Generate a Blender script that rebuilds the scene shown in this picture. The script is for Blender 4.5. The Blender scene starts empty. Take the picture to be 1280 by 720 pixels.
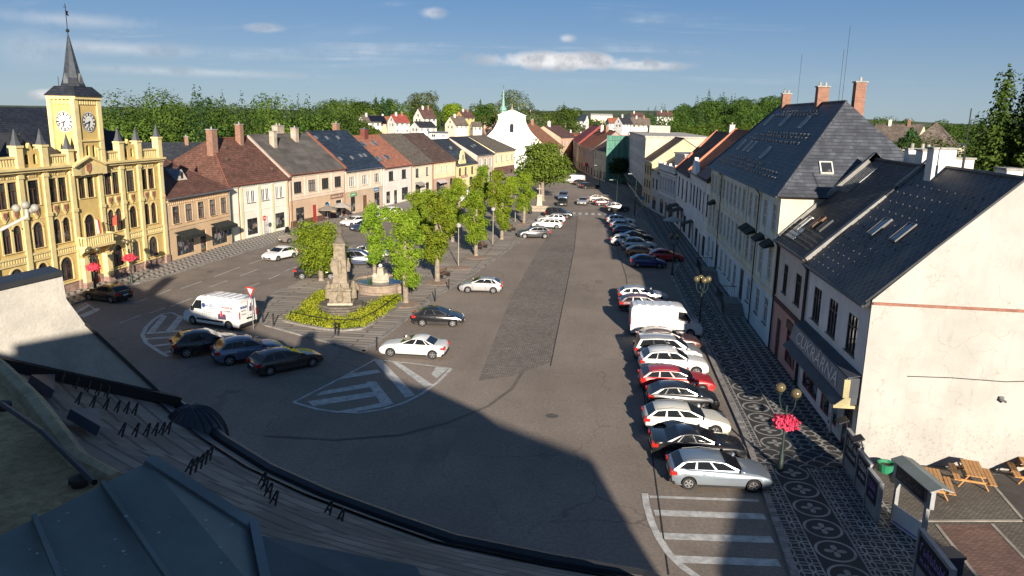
import bpy, math, random
import numpy as np
from mathutils import Vector, Matrix

# ------------------------------------------------------------------ camera, sky, sun, exposure
scene = bpy.context.scene
COL = scene.collection
rnd = random.Random(7)
R = math.radians
CAM_H = 16.5
CAM_F, CAM_P, CAM_Y, CAM_R = 960.0, 12.6, 5.85, 1.2        # focal (px at 1280), pitch, heading, roll
SUN_EL, SUN_AZ = R(17.0), R(-16.0)                          # light travels towards this heading (from +Y)

def camera_axes():
    P, Y, Q = R(CAM_P), R(CAM_Y), R(CAM_R)
    r = Vector((math.cos(Y), math.sin(Y), 0))
    f = Vector((-math.sin(Y) * math.cos(P), math.cos(Y) * math.cos(P), -math.sin(P)))
    u = Vector((-math.sin(Y) * math.sin(P), math.cos(Y) * math.sin(P), math.cos(P)))
    return math.cos(Q) * r + math.sin(Q) * u, -math.sin(Q) * r + math.cos(Q) * u, f
AX_R, AX_U, AX_F = camera_axes()
cam_data = bpy.data.cameras.new('camera')
cam_data.sensor_width = 36
cam_data.lens = 36 * CAM_F / 1280
cam_data.clip_start = 0.05
cam_data.clip_end = 20000
cam = bpy.data.objects.new('camera', cam_data)
m = Matrix.Identity(4)
for i, v in enumerate((AX_R, AX_U, -AX_F)):
    for k in range(3): m[k][i] = v[k]
m.translation = (0, 0, CAM_H)
cam.matrix_world = m
COL.objects.link(cam)
scene.camera = cam

def ray(px, py):
    return AX_R * ((px - 640) / CAM_F) + AX_U * ((360 - py) / CAM_F) + AX_F
def G(px, py, z=0.0):
    """survey: the point at height z seen at a pixel of the photograph"""
    d = ray(px, py); t = (z - CAM_H) / d.z
    return Vector((d.x * t, d.y * t, z))
def inY(px, py, y):
    d = ray(px, py); t = y / d.y
    return Vector((d.x * t, y, CAM_H + d.z * t))
def atD(px, py, dist):
    d = ray(px, py); t = dist / math.hypot(d.x, d.y)
    return Vector((d.x * t, d.y * t, CAM_H + d.z * t))

scene.render.engine = 'CYCLES'
scene.cycles.use_denoising = True
scene.cycles.max_bounces = 5
scene.cycles.diffuse_bounces = 4
scene.cycles.glossy_bounces = 2
scene.cycles.transmission_bounces = 2
scene.cycles.transparent_max_bounces = 4
scene.cycles.caustics_reflective = False
scene.cycles.caustics_refractive = False
scene.view_settings.view_transform = 'Standard'
scene.view_settings.look = 'None'
scene.view_settings.gamma = 1
scene.view_settings.use_curve_mapping = False
scene.view_settings.exposure = 0.92

# node maths with operators
class X:
    def __init__(s, nt, sock): s.nt, s.s = nt, sock
    def op(s, o, b=None, c=None):
        n = s.nt.nodes.new('ShaderNodeMath'); n.operation = o
        for i, v in enumerate((s, b, c)):
            if v is None: continue
            if isinstance(v, X): s.nt.links.new(v.s, n.inputs[i])
            else: n.inputs[i].default_value = v
        return X(s.nt, n.outputs[0])
    def __add__(s, b): return s.op('ADD', b)
    def __sub__(s, b): return s.op('SUBTRACT', b)
    def __mul__(s, b): return s.op('MULTIPLY', b)
    def __truediv__(s, b): return s.op('DIVIDE', b)
    def abs(s): return s.op('ABSOLUTE')
    def frac(s): return s.op('FRACT')
    def floor(s): return s.op('FLOOR')
    def lt(s, b): return s.op('LESS_THAN', b)
    def gt(s, b): return s.op('GREATER_THAN', b)
    def min(s, b): return s.op('MINIMUM', b)
    def max(s, b): return s.op('MAXIMUM', b)
    def sqrt(s): return s.op('SQRT')
    def sin(s): return s.op('SINE')
    def clamp(s):
        n = s.nt.nodes.new('ShaderNodeClamp'); s.nt.links.new(s.s, n.inputs[0]); return X(s.nt, n.outputs[0])
def hyp(a, b): return (a * a + b * b).sqrt()
def smooth(x, lo, hi):
    n = x.nt.nodes.new('ShaderNodeMapRange'); n.interpolation_type = 'SMOOTHSTEP'
    x.nt.links.new(x.s, n.inputs[0]); n.inputs[1].default_value = lo; n.inputs[2].default_value = hi
    return X(x.nt, n.outputs[0])
def noise_node(nt, vec, scale, detail=3, rough=.55, dist=0):
    n = nt.nodes.new('ShaderNodeTexNoise'); n.inputs['Scale'].default_value = scale
    n.inputs['Detail'].default_value = detail; n.inputs['Roughness'].default_value = rough
    n.inputs['Distortion'].default_value = dist
    nt.links.new(vec, n.inputs['Vector']); return X(nt, n.outputs[0])
def combine(nt, x, y, z):
    n = nt.nodes.new('ShaderNodeCombineXYZ')
    for i, v in enumerate((x, y, z)):
        if isinstance(v, X): nt.links.new(v.s, n.inputs[i])
        else: n.inputs[i].default_value = v
    return n.outputs[0]
def mixcol(nt, fac, a, b):
    n = nt.nodes.new('ShaderNodeMix'); n.data_type = 'RGBA'
    if isinstance(fac, X): nt.links.new(fac.s, n.inputs[0])
    else: n.inputs[0].default_value = fac
    for i, v in ((6, a), (7, b)):
        if isinstance(v, (tuple, list)): n.inputs[i].default_value = (*v[:3], 1)
        else: nt.links.new(v, n.inputs[i])
    return n.outputs[2]

world = bpy.data.worlds.new("World")
scene.world = world
world.use_nodes = True
def build_world():
    nt = world.node_tree; nt.nodes.clear()
    sky = nt.nodes.new('ShaderNodeTexSky'); sky.sky_type = 'NISHITA'; sky.sun_disc = False
    sky.sun_elevation = SUN_EL
    to_sun = (-math.sin(SUN_AZ), -math.cos(SUN_AZ))
    sky.sun_rotation = math.atan2(to_sun[0], to_sun[1])
    sky.altitude = 500; sky.air_density = .72; sky.dust_density = .15; sky.ozone_density = 4.5
    tc = nt.nodes.new('ShaderNodeTexCoord')
    sep = nt.nodes.new('ShaderNodeSeparateXYZ'); nt.links.new(tc.outputs['Generated'], sep.inputs[0])
    x, y, z = (X(nt, o) for o in sep.outputs)
    zz = z.max(0.0) + .10
    p = combine(nt, x / zz * .55, y / zz * 1.6, 0.0)
    n1 = noise_node(nt, p, 1.1, 7, .62, .6)
    n2 = noise_node(nt, combine(nt, x / zz * .25, y / zz * .3, 3.0), .9, 3)
    cirrus = smooth(n1 * .65 + n2 * .5, .58, .86) * smooth(z, .015, .12) * .6
    az = x.op('ARCTAN2', y); el = z.op('ARCSINE')
    d3 = tc.outputs['Generated']
    nz = noise_node(nt, d3, 34, 6, .6)
    def puff(px, py, wa, we, amt, sharp):
        d = ray(px, py).normalized(); a0 = math.atan2(d.x, d.y); e0 = math.asin(d.z)
        q = hyp((az - a0) / wa, (el - e0) / we) + (nz - .5) * 1.5
        return smooth(q * -1.0, -1.0, -1.0 + sharp) * amt
    c = puff(700, 76, .115, .014, .8, .6)
    c = c.max(puff(800, 82, .07, .008, .6, .7)).max(puff(140, 60, .16, .012, .35, 1.0)).max(puff(90, 25, .12, .012, .3, 1.0)).max(puff(240, 90, .2, .008, .3, 1.0))
    c = c.max(puff(60, 118, .022, .008, .65, .7)).max(puff(330, 35, .03, .007, .4, .8)).max(puff(541, 16, .02, .009, .45, .8))
    c = c.max(puff(708, 48, .016, .007, .45, .8)).max(puff(40, 60, .06, .03, .22, 1.0)).max(puff(470, 60, .12, .008, .2, 1.0))
    low = mixcol(nt, smooth(z, .0, .17), (3.2, 3.95, 4.6), (1.25, 2.6, 4.6))     # evening veil over the clear sky
    skyc = mixcol(nt, smooth(z * -1.0, -.6, -.15) * .5 + .25, sky.outputs[0], low)
    f = cirrus.max(c)
    lit = smooth(nz, .3, .7)
    ccol = mixcol(nt, lit, (4.6, 4.7, 5.1), (11.5, 10.9, 10.4))
    col = mixcol(nt, f, skyc, ccol)
    bg = nt.nodes.new('ShaderNodeBackground'); bg.inputs[1].default_value = .055
    nt.links.new(col, bg.inputs[0])
    out = nt.nodes.new('ShaderNodeOutputWorld'); nt.links.new(bg.outputs[0], out.inputs[0])
build_world()

sun_data = bpy.data.lights.new('sun', 'SUN'); sun_data.energy = 5.0; sun_data.angle = R(.55); sun_data.color = (1, .89, .745)
sun = bpy.data.objects.new('sun', sun_data); COL.objects.link(sun)
sun_dir = Vector((math.sin(SUN_AZ) * math.cos(SUN_EL), math.cos(SUN_AZ) * math.cos(SUN_EL), -math.sin(SUN_EL)))
sun.rotation_euler = sun_dir.to_track_quat('-Z', 'Y').to_euler()
# ------------------------------------------------------------------ materials
MATS = {}
KIDS = {}
def M(name, col, rough=.85, var=.15, scale=1.2, bump=0.0, pattern=None, pcol=None, psize=(.25, .33), spec=.3, metal=0.0,
      stain=0.0, coat=0.0, pbump=.4, fine=0.0, fsc=28):
    if name in MATS: return MATS[name]
    mt = bpy.data.materials.new(name); mt.use_nodes = True
    nt = mt.node_tree; b = nt.nodes['Principled BSDF']
    b.inputs['Roughness'].default_value = rough; b.inputs['Metallic'].default_value = metal
    b.inputs['Specular IOR Level'].default_value = spec
    if coat: b.inputs['Coat Weight'].default_value = coat; b.inputs['Coat Roughness'].default_value = .05
    tc = nt.nodes.new('ShaderNodeTexCoord')
    n = noise_node(nt, tc.outputs['Object'], scale, 5, .62)
    lo = tuple(max(0, c * (1 - var)) for c in col); hi = tuple(min(1, c * (1 + var)) for c in col)
    c = mixcol(nt, smooth(n, .3, .7), lo, hi)
    if fine:
        n3 = noise_node(nt, tc.outputs['Object'], fsc, 4, .75)
        c = mixcol(nt, smooth(n3, .3, .72) * fine, c, tuple(v * .45 for v in col))
    if stain:
        mp = nt.nodes.new('ShaderNodeMapping'); mp.inputs['Scale'].default_value = (1.3, 1.3, .16)
        nt.links.new(tc.outputs['Object'], mp.inputs[0])
        n2 = noise_node(nt, mp.outputs[0], 2.2, 6, .68)
        c = mixcol(nt, smooth(n2, .52, .8) * stain, c, tuple(v * .45 for v in col))
    height = None
    if pattern:
        mp = nt.nodes.new('ShaderNodeMapping'); nt.links.new(tc.outputs['UV'], mp.inputs[0])
        if pattern == 'diamond': mp.inputs['Rotation'].default_value = (0, 0, R(45))
        if pattern in ('brick', 'diamond'):
            br = nt.nodes.new('ShaderNodeTexBrick'); br.inputs['Scale'].default_value = 1
            br.inputs['Brick Width'].default_value = psize[0]; br.inputs['Row Height'].default_value = psize[1]
            br.inputs['Mortar Size'].default_value = psize[2] if len(psize) > 2 else .018
            br.inputs['Mortar Smooth'].default_value = .3
            if pattern == 'diamond': br.offset = 0
            br.inputs['Color1'].default_value = (.72, .72, .72, 1); br.inputs['Color2'].default_value = (1.12, 1.12, 1.12, 1)
            br.inputs['Mortar'].default_value = (0, 0, 0, 1)
            nt.links.new(mp.outputs[0], br.inputs[0])
            mul = nt.nodes.new('ShaderNodeMix'); mul.data_type = 'RGBA'; mul.blend_type = 'MULTIPLY'; mul.inputs[0].default_value = 1
            nt.links.new(c, mul.inputs[6]); nt.links.new(br.outputs[0], mul.inputs[7])
            c = mixcol(nt, X(nt, br.outputs['Fac']), mul.outputs[2], pcol or tuple(v * .4 for v in col))
            height = X(nt, br.outputs['Fac']) * -1.0
        elif pattern == 'rows':       # courses across the slope, light shadow line and profile along it
            sp = nt.nodes.new('ShaderNodeSeparateXYZ'); nt.links.new(mp.outputs[0], sp.inputs[0])
            u, v = X(nt, sp.outputs[0]), X(nt, sp.outputs[1])
            fv = (v / psize[1]).frac(); fu = (u / psize[0] + ((v / psize[1]).floor() * .5)).frac()
            height = (fu - .5).abs() * -1.2 + fv * -.9
            nn = noise_node(nt, combine(nt, (u / psize[0] + ((v / psize[1]).floor() * .5)).floor(), (v / psize[1]).floor(), 0.0), 7.3, 0)
            c = mixcol(nt, smooth(nn, .4, .6) * .6, c, tuple(x * .5 for x in col))
            c = mixcol(nt, fv.gt(.8) * .75, c, tuple(x * .3 for x in col))
        elif pattern == 'seam':
            sp = nt.nodes.new('ShaderNodeSeparateXYZ'); nt.links.new(mp.outputs[0], sp.inputs[0])
            fu = (X(nt, sp.outputs[0]) / psize[0]).frac()
            height = (fu - .5).abs().lt(.06)
            c = mixcol(nt, height * .35, c, pcol or tuple(min(1, v * 1.8) for v in col))
        elif pattern == 'plank':
            sp = nt.nodes.new('ShaderNodeSeparateXYZ'); nt.links.new(mp.outputs[0], sp.inputs[0])
            fv = (X(nt, sp.outputs[1]) / psize[1]).frac()
            height = fv.lt(.08) * -1.0
            c = mixcol(nt, fv.lt(.08), c, tuple(v * .3 for v in col))
    nt.links.new(c, b.inputs['Base Color'])
    if bump or height is not None:
        bp = nt.nodes.new('ShaderNodeBump'); bp.inputs['Strength'].default_value = max(bump, pbump if height is not None else 0)
        bp.inputs['Distance'].default_value = .04
        nb = noise_node(nt, tc.outputs['Object'], scale * 9, 4, .6)
        h = nb * (bump + .01) if height is None else (nb * (bump + .01) + height * .5)
        nt.links.new(h.s, bp.inputs['Height']); nt.links.new(bp.outputs[0], b.inputs['Normal'])
    MATS[name] = mt
    return mt
def paint(name, col, rough=.28, metal=.0):
    if name in MATS: return MATS[name]
    mt = bpy.data.materials.new(name); mt.use_nodes = True
    nt = mt.node_tree; b = nt.nodes['Principled BSDF']
    tc = nt.nodes.new('ShaderNodeTexCoord'); n = noise_node(nt, tc.outputs['Object'], 1.7, 4, .6)
    c = mixcol(nt, smooth(n, .3, .75), tuple(v * .88 for v in col), col)
    geo = nt.nodes.new('ShaderNodeSeparateXYZ'); nt.links.new(tc.outputs['Object'], geo.inputs[0])
    low = smooth(X(nt, geo.outputs[2]) * -1.0 + n * .2, -.42, -.1) * .45       # road dust along the sills
    c = mixcol(nt, low, c, (.16, .14, .12))
    nt.links.new(c, b.inputs['Base Color'])
    b.inputs['Roughness'].default_value = rough; b.inputs['Metallic'].default_value = metal
    b.inputs['Coat Weight'].default_value = .6; b.inputs['Coat Roughness'].default_value = .04
    MATS[name] = mt; return mt
def leafmat(name, a, b_, trans=.35, clump=.8, rpw=.5):
    if name in MATS: return MATS[name]
    mt = bpy.data.materials.new(name); mt.use_nodes = True
    nt = mt.node_tree; nt.nodes.clear()
    geo = nt.nodes.new('ShaderNodeNewGeometry')
    oi = nt.nodes.new('ShaderNodeObjectInfo')
    rp = X(nt, geo.outputs['Random Per Island'])
    tc = nt.nodes.new('ShaderNodeTexCoord')
    n = noise_node(nt, tc.outputs['Object'], clump, 2)
    c = mixcol(nt, (rp * rpw + smooth(n, .38, .62) * (1 - rpw)), a, b_)
    hs = nt.nodes.new('ShaderNodeHueSaturation'); nt.links.new(c, hs.inputs['Color'])
    v = X(nt, oi.outputs['Random']) * .35 + .85
    nt.links.new(v.s, hs.inputs['Value'])
    h = X(nt, oi.outputs['Random']) * .03 + .487
    nt.links.new(h.s, hs.inputs['Hue'])
    d = nt.nodes.new('ShaderNodeBsdfDiffuse'); t = nt.nodes.new('ShaderNodeBsdfTranslucent')
    nt.links.new(hs.outputs[0], d.inputs[0]); nt.links.new(hs.outputs[0], t.inputs[0])
    mx = nt.nodes.new('ShaderNodeMixShader'); mx.inputs[0].default_value = trans
    nt.links.new(d.outputs[0], mx.inputs[1]); nt.links.new(t.outputs[0], mx.inputs[2])
    o = nt.nodes.new('ShaderNodeOutputMaterial'); nt.links.new(mx.outputs[0], o.inputs[0])
    MATS[name] = mt; return mt
def glassmat(name, col=(.025, .03, .035), rough=.06, curtain=0.0, spec=.6):
    if name in MATS: return MATS[name]
    mt = bpy.data.materials.new(name); mt.use_nodes = True
    nt = mt.node_tree; b = nt.nodes['Principled BSDF']
    b.inputs['Roughness'].default_value = rough; b.inputs['Specular IOR Level'].default_value = spec
    oi = nt.nodes.new('ShaderNodeObjectInfo'); tc = nt.nodes.new('ShaderNodeTexCoord')
    ad = nt.nodes.new('ShaderNodeVectorMath'); ad.operation = 'ADD'
    nt.links.new(tc.outputs['Object'], ad.inputs[0]); nt.links.new(oi.outputs['Location'], ad.inputs[1])
    n = noise_node(nt, ad.outputs[0], 1.6, 2)
    r = X(nt, oi.outputs['Random'])
    f = smooth(n * .55 + r * .45, .45, .62) * curtain
    c = mixcol(nt, f, col, (.42, .40, .37))
    nt.links.new(c, b.inputs['Base Color'])
    MATS[name] = mt; return mt
GLASS = glassmat('window glass', (.03, .033, .038), .08, .55)
SHOPGLASS = glassmat('shop glass', (.025, .025, .03), .07, 0)
def shop_display():
    nt = SHOPGLASS.node_tree; b = nt.nodes['Principled BSDF']; src = b.inputs['Base Color'].links[0].from_socket; tc = nt.nodes.new('ShaderNodeTexCoord'); oi = nt.nodes.new('ShaderNodeObjectInfo')
    ad = nt.nodes.new('ShaderNodeVectorMath'); ad.operation = 'ADD'; nt.links.new(tc.outputs['Object'], ad.inputs[0]); nt.links.new(oi.outputs['Location'], ad.inputs[1])
    v = nt.nodes.new('ShaderNodeTexVoronoi'); v.inputs['Scale'].default_value = 2.6; nt.links.new(ad.outputs[0], v.inputs['Vector'])
    hs = nt.nodes.new('ShaderNodeHueSaturation'); hs.inputs['Saturation'].default_value = .55; hs.inputs['Value'].default_value = .45; nt.links.new(v.outputs['Color'], hs.inputs['Color'])
    n = noise_node(nt, ad.outputs[0], 1.1, 3); sp = nt.nodes.new('ShaderNodeSeparateXYZ'); nt.links.new(tc.outputs['Object'], sp.inputs[0])
    f = smooth(n, .5, .58) * smooth(X(nt, sp.outputs[2]) * -1.0, -1.7, -1.2) * .8; nt.links.new(mixcol(nt, f, src, hs.outputs[0]), b.inputs['Base Color'])
shop_display()
CARGLASS = glassmat('car glass', (.012, .014, .017), .05, 0, .3)
WHITE = M('white joinery', (.72, .70, .66), .55, .06)
BROWNW = M('dark brown joinery', (.085, .045, .035), .5, .1)
DARKW = M('dark grey joinery', (.05, .05, .055), .5, .1)
STONE = M('sandstone', (.34, .29, .22), .9, .25, 3, .3, stain=.5, fine=.4)
DARKMETAL = M('dark sheet metal', (.035, .037, .042), .45, .2, metal=.3)
GREYMETAL = M('grey sheet metal', (.22, .23, .24), .4, .15, metal=.5)
BLACK = M('black rubber', (.015, .015, .016), .8, .1)
IRON = M('black iron', (.02, .02, .022), .5, .1)

# ------------------------------------------------------------------ mesh building
class MB:
    def __init__(s): s.v, s.f, s.m = [], [], []
    def poly(s, pts, m=0):
        k = len(s.v); s.v.extend(tuple(p) for p in pts); s.f.append(tuple(range(k, k + len(pts)))); s.m.append(m)
    def box(s, x0, y0, z0, x1, y1, z1, m=0, skip=''):
        p = [(x0, y0, z0), (x1, y0, z0), (x1, y1, z0), (x0, y1, z0), (x0, y0, z1), (x1, y0, z1), (x1, y1, z1), (x0, y1, z1)]
        k = len(s.v); s.v.extend(p)
        for nm, q in (('b', (0, 3, 2, 1)), ('t', (4, 5, 6, 7)), ('f', (0, 1, 5, 4)), ('r', (1, 2, 6, 5)), ('k', (2, 3, 7, 6)), ('l', (3, 0, 4, 7))):
            if nm not in skip: s.f.append(tuple(k + i for i in q)); s.m.append(m)
    def obox(s, c, ax, ay, az, m=0):
        c, ax, ay, az = map(Vector, (c, ax, ay, az)); k = len(s.v)
        for sz in (-1, 1):
            for sx, sy in ((-1, -1), (1, -1), (1, 1), (-1, 1)): s.v.append(tuple(c + ax * sx + ay * sy + az * sz))
        for q in ((0, 3, 2, 1), (4, 5, 6, 7), (0, 1, 5, 4), (1, 2, 6, 5), (2, 3, 7, 6), (3, 0, 4, 7)):
            s.f.append(tuple(k + i for i in q)); s.m.append(m)
    def bar(s, p, q, w, h=None, m=0, up=(0, 0, 1)):
        p, q = Vector(p), Vector(q); d = q - p; h = h or w; u = Vector(up)
        if abs(d.normalized().dot(u)) > .98: u = Vector((1, 0, 0))
        x = d.cross(u).normalized(); y = x.cross(d).normalized()
        s.obox((p + q) / 2, d / 2, x * w / 2, y * h / 2, m)
    def tube(s, pts, rad, n=6, m=0, cap=True):
        pts = [Vector(p) for p in pts]; rads = rad if isinstance(rad, (list, tuple)) else [rad] * len(pts)
        k0 = len(s.v); prev = None
        for i, p in enumerate(pts):
            d = (pts[min(i + 1, len(pts) - 1)] - pts[max(i - 1, 0)]).normalized()
            if prev is None: a = d.cross(Vector((0, 0, 1)) if abs(d.z) < .9 else Vector((1, 0, 0))).normalized()
            else: a = (prev - d * prev.dot(d)).normalized()
            prev = a; b = d.cross(a)
            for j in range(n):
                t = 2 * math.pi * j / n; s.v.append(tuple(p + (a * math.cos(t) + b * math.sin(t)) * rads[i]))
        for i in range(len(pts) - 1):
            for j in range(n):
                a0 = k0 + i * n + j; a1 = k0 + i * n + (j + 1) % n
                s.f.append((a0, a1, a1 + n, a0 + n)); s.m.append(m)
        if cap:
            s.f.append(tuple(k0 + j for j in range(n - 1, -1, -1))); s.m.append(m)
            e = k0 + (len(pts) - 1) * n; s.f.append(tuple(e + j for j in range(n))); s.m.append(m)
    def lathe(s, c, prof, n=12, m=0, sq=None):
        """prof: (radius, z) from bottom to top round the vertical through c"""
        c = Vector(c); k0 = len(s.v)
        for r, z in prof:
            for j in range(n):
                t = 2 * math.pi * (j + .5) / n; s.v.append((c.x + r * math.cos(t), c.y + r * math.sin(t), c.z + z))
        for i in range(len(prof) - 1):
            for j in range(n):
                a0 = k0 + i * n + j; a1 = k0 + i * n + (j + 1) % n
                s.f.append((a0, a1, a1 + n, a0 + n)); s.m.append(m)
        s.f.append(tuple(k0 + j for j in range(n - 1, -1, -1))); s.m.append(m)
        e = k0 + (len(prof) - 1) * n; s.f.append(tuple(e + j for j in range(n))); s.m.append(m)
    def ball(s, c, r, n=10, m=0, sz=1.0):
        k = max(4, n // 2)
        s.lathe(c, [(max(1e-3, r * math.sin(math.pi * i / k)), -r * sz * math.cos(math.pi * i / k)) for i in range(k + 1)], n, m)
    def prism(s, pts, off, m=0, mside=None):
        """polygon pts extruded by the vector off"""
        pts = [Vector(p) for p in pts]; off = Vector(off); n = len(pts)
        s.poly([p + off for p in pts], m); s.poly(list(reversed(pts)), m)
        for i in range(n):
            a, b = pts[i], pts[(i + 1) % n]; s.poly([a, b, b + off, a + off], m if mside is None else mside)
    def slab(s, pts, t=.14, m=0, mside=1):
        """roof slope: polygon seen from above, counter-clockwise, t thick"""
        pts = [Vector(p) for p in pts]
        nrm = (pts[1] - pts[0]).cross(pts[-1] - pts[0]).normalized()
        s.poly(pts, m); lo = [p - nrm * t for p in pts]; s.poly(list(reversed(lo)), mside)
        for i in range(len(pts)):
            j = (i + 1) % len(pts); s.poly([lo[i], lo[j], pts[j], pts[i]], mside)
    def build(s, name, mats, parent=None, smooth=0, loc=None, rotz=None):
        me = bpy.data.meshes.new(name); me.from_pydata(s.v, [], s.f)
        if not isinstance(mats, (list, tuple)): mats = [mats]
        for mt in mats: me.materials.append(mt)
        k = len(mats)
        me.polygons.foreach_set('material_index', [min(i, k - 1) for i in s.m])
        auto_uv(me)
        if smooth:
            me.polygons.foreach_set('use_smooth', [True] * len(s.f))
            me.set_sharp_from_angle(angle=R(smooth))
        me.update()
        return place(name, me, parent, loc, rotz)
def auto_uv(me):
    """metres along the level direction and up the slope of every face"""
    nl = len(me.loops)
    if not nl: return
    uv = me.uv_layers.new(name='UVMap')
    vi = np.empty(nl, 'i'); me.loops.foreach_get('vertex_index', vi)
    co = np.empty(len(me.vertices) * 3, 'f'); me.vertices.foreach_get('co', co); co = co.reshape(-1, 3)
    nf = len(me.polygons); nr = np.empty(nf * 3, 'f'); me.polygons.foreach_get('normal', nr); nr = nr.reshape(-1, 3)
    tot = np.empty(nf, 'i'); me.polygons.foreach_get('loop_total', tot)
    flat = np.abs(nr[:, 2]) > .999
    t = np.stack([-nr[:, 1], nr[:, 0], np.zeros(nf)], 1); L = np.linalg.norm(t, axis=1); L[L == 0] = 1; t /= L[:, None]
    t[flat] = (1, 0, 0)
    b = np.cross(nr, t); b[flat] = (0, 1, 0)
    fi = np.repeat(np.arange(nf), tot); p = co[vi]
    out = np.stack([(p * t[fi]).sum(1), (p * b[fi]).sum(1)], 1).astype('f')
    uv.data.foreach_set('uv', out.ravel())
def place(name, me, parent=None, loc=None, rotz=None):
    o = bpy.data.objects.new(name, me); COL.objects.link(o)
    if parent is not None:
        o.parent = parent; KIDS.setdefault(parent.name, []).append(o)
    if loc is not None: o.location = loc
    if rotz is not None: o.rotation_euler = (0, 0, rotz)
    return o
def thing(name, label, cat, loc=(0, 0, 0), rotz=0.0, group=None):
    o = bpy.data.objects.new(name, None); COL.objects.link(o); o.empty_display_size = .5
    o.location = loc; o.rotation_euler = (0, 0, rotz)
    return tag(o, label, cat, group)
def tag(o, label=None, cat=None, group=None, kind=None):
    if label: o['label'] = label
    if cat: o['category'] = cat
    if group: o['group'] = group
    if kind: o['kind'] = kind
    return o
def copy_tree(o, parent=None):
    c = o.copy(); COL.objects.link(c)
    if parent is not None:
        c.parent = parent; KIDS.setdefault(parent.name, []).append(c)
    for ch in list(KIDS.get(o.name, ())): copy_tree(ch, c)
    return c
def struct(name, mb, mats, **k):
    return tag(mb.build(name, mats, **k), kind='structure')
def sheet(name, pts, z, mat, mb=None):
    b = MB(); b.poly([(p[0], p[1], z) for p in pts]); return struct(name, b, mat)
def text_mesh(txt, size, depth=.01, name='lettering'):
    cu = bpy.data.curves.new(name, 'FONT'); cu.body = txt; cu.size = size; cu.extrude = depth
    cu.align_x = 'CENTER'; cu.align_y = 'CENTER'; cu.resolution_u = 2
    o = bpy.data.objects.new(name, cu); COL.objects.link(o)
    me = bpy.data.meshes.new_from_object(o)
    bpy.data.objects.remove(o); bpy.data.curves.remove(cu)
    return me
# ------------------------------------------------------------------ ground
def hill(x, y):
    """height of the land: level town, gentle rise behind the left row, wooded hill to the right, far ridge"""
    def bump(cx, cy, rx, ry, h): return h * math.exp(-((x - cx) / rx) ** 2 - ((y - cy) / ry) ** 2)
    def ss(v, a, b):
        t = min(1, max(0, (v - a) / (b - a))); return t * t * (3 - 2 * t)
    h = bump(-150, 420, 150, 110, 9) + bump(170, 640, 200, 150, 20) + bump(-420, 520, 220, 180, 8) + bump(330, 420, 130, 110, 8)
    h *= ss(math.hypot(x + 15, y - 70), 150, 260) * ss(abs(x - (y - 165) * .05), 8, 60)
    h += ss(y, 1500, 5200) * 8 + bump(600, 5200, 1500, 1000, 62) + bump(-2600, 6000, 2200, 1400, 25)
    return h
def build_terrain():
    xs = [-9000, -6000, -4000, -2600, -1700, -1100, -800] + [-600 + 30 * i for i in range(41)] + [800, 1100, 1700, 2600, 4000, 6000, 9000]
    ys = [-3000, -1200, -500, -200] + [-60 + 30 * i for i in range(36)] + [1200, 1600, 2100, 2800, 3600, 4400, 5200, 6200, 7500, 9500]
    b = MB()
    b.v = [(x, y, hill(x, y) - .03) for y in ys for x in xs]
    n = len(xs)
    for j in range(len(ys) - 1):
        for i in range(n - 1):
            b.f.append((j * n + i, j * n + i + 1, (j + 1) * n + i + 1, (j + 1) * n + i)); b.m.append(0)
    mt = M('meadow and forest land', (.075, .095, .04), .95, .4, .01, 0)
    struct('terrain', b, mt, smooth=60)
build_terrain()

ASPH = M('asphalt', (.29, .238, .194), .93, .15, .12, .15, fine=.6, fsc=6)
def mottle(mt, amt=.55):
    nt = mt.node_tree; b = nt.nodes['Principled BSDF']; src = b.inputs['Base Color'].links[0].from_socket; tc = nt.nodes.new('ShaderNodeTexCoord')
    mp = nt.nodes.new('ShaderNodeMapping'); mp.inputs['Scale'].default_value = (1, .12, 1); mp.inputs['Rotation'].default_value = (0, 0, R(2)); nt.links.new(tc.outputs['Object'], mp.inputs[0])
    lane = smooth(noise_node(nt, mp.outputs[0], .55, 4, .6), .42, .75); spot = smooth(noise_node(nt, tc.outputs['Object'], .9, 7, .7), .56, .72); big = smooth(noise_node(nt, tc.outputs['Object'], .05, 3), .35, .65)
    v = nt.nodes.new('ShaderNodeTexVoronoi'); v.feature = 'DISTANCE_TO_EDGE'; v.inputs['Scale'].default_value = .16
    wv = nt.nodes.new('ShaderNodeTexNoise'); wv.inputs['Scale'].default_value = .8; wv.inputs['Detail'].default_value = 5; nt.links.new(tc.outputs['Object'], wv.inputs['Vector'])
    ad = nt.nodes.new('ShaderNodeVectorMath'); ad.operation = 'MULTIPLY_ADD'; ad.inputs[1].default_value = (2.2, 2.2, 0); nt.links.new(wv.outputs['Color'], ad.inputs[0]); nt.links.new(tc.outputs['Object'], ad.inputs[2]); nt.links.new(ad.outputs[0], v.inputs['Vector'])
    crack = X(nt, v.outputs['Distance']).lt(.007) * big * .6
    f = (lane * .3 + spot * .4 + big * .25) * amt
    c = mixcol(nt, f.max(crack), src, (.075, .065, .058)); nt.links.new(c, b.inputs['Base Color'])
mottle(ASPH)
SETT = M('sett paving', (.29, .243, .205), .93, .16, .2, .1, 'brick', (.1, .09, .08), (.3, .2, .03), fine=.55, fsc=5); mottle(SETT, .3)
PATCH = M('older asphalt', (.25, .207, .17), .93, .18, .3, .12, fine=.6, fsc=6)
MARK = M('worn road paint', (.50, .49, .46), .8, .28, 2.2, .05, fine=.35)
KERB = M('granite kerb', (.27, .25, .23), .9, .2, 2, .2, 'brick', (.1, .09, .085), (1.0, .4, .012))
PLAZA = M('stone slab paving', (.35, .30, .245), .92, .14, .25, .05, 'brick', (.13, .115, .10), (4.2, .62, .075), fine=.25)
TAR = M('tar joint', (.03, .028, .027), .9, .1)

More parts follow.
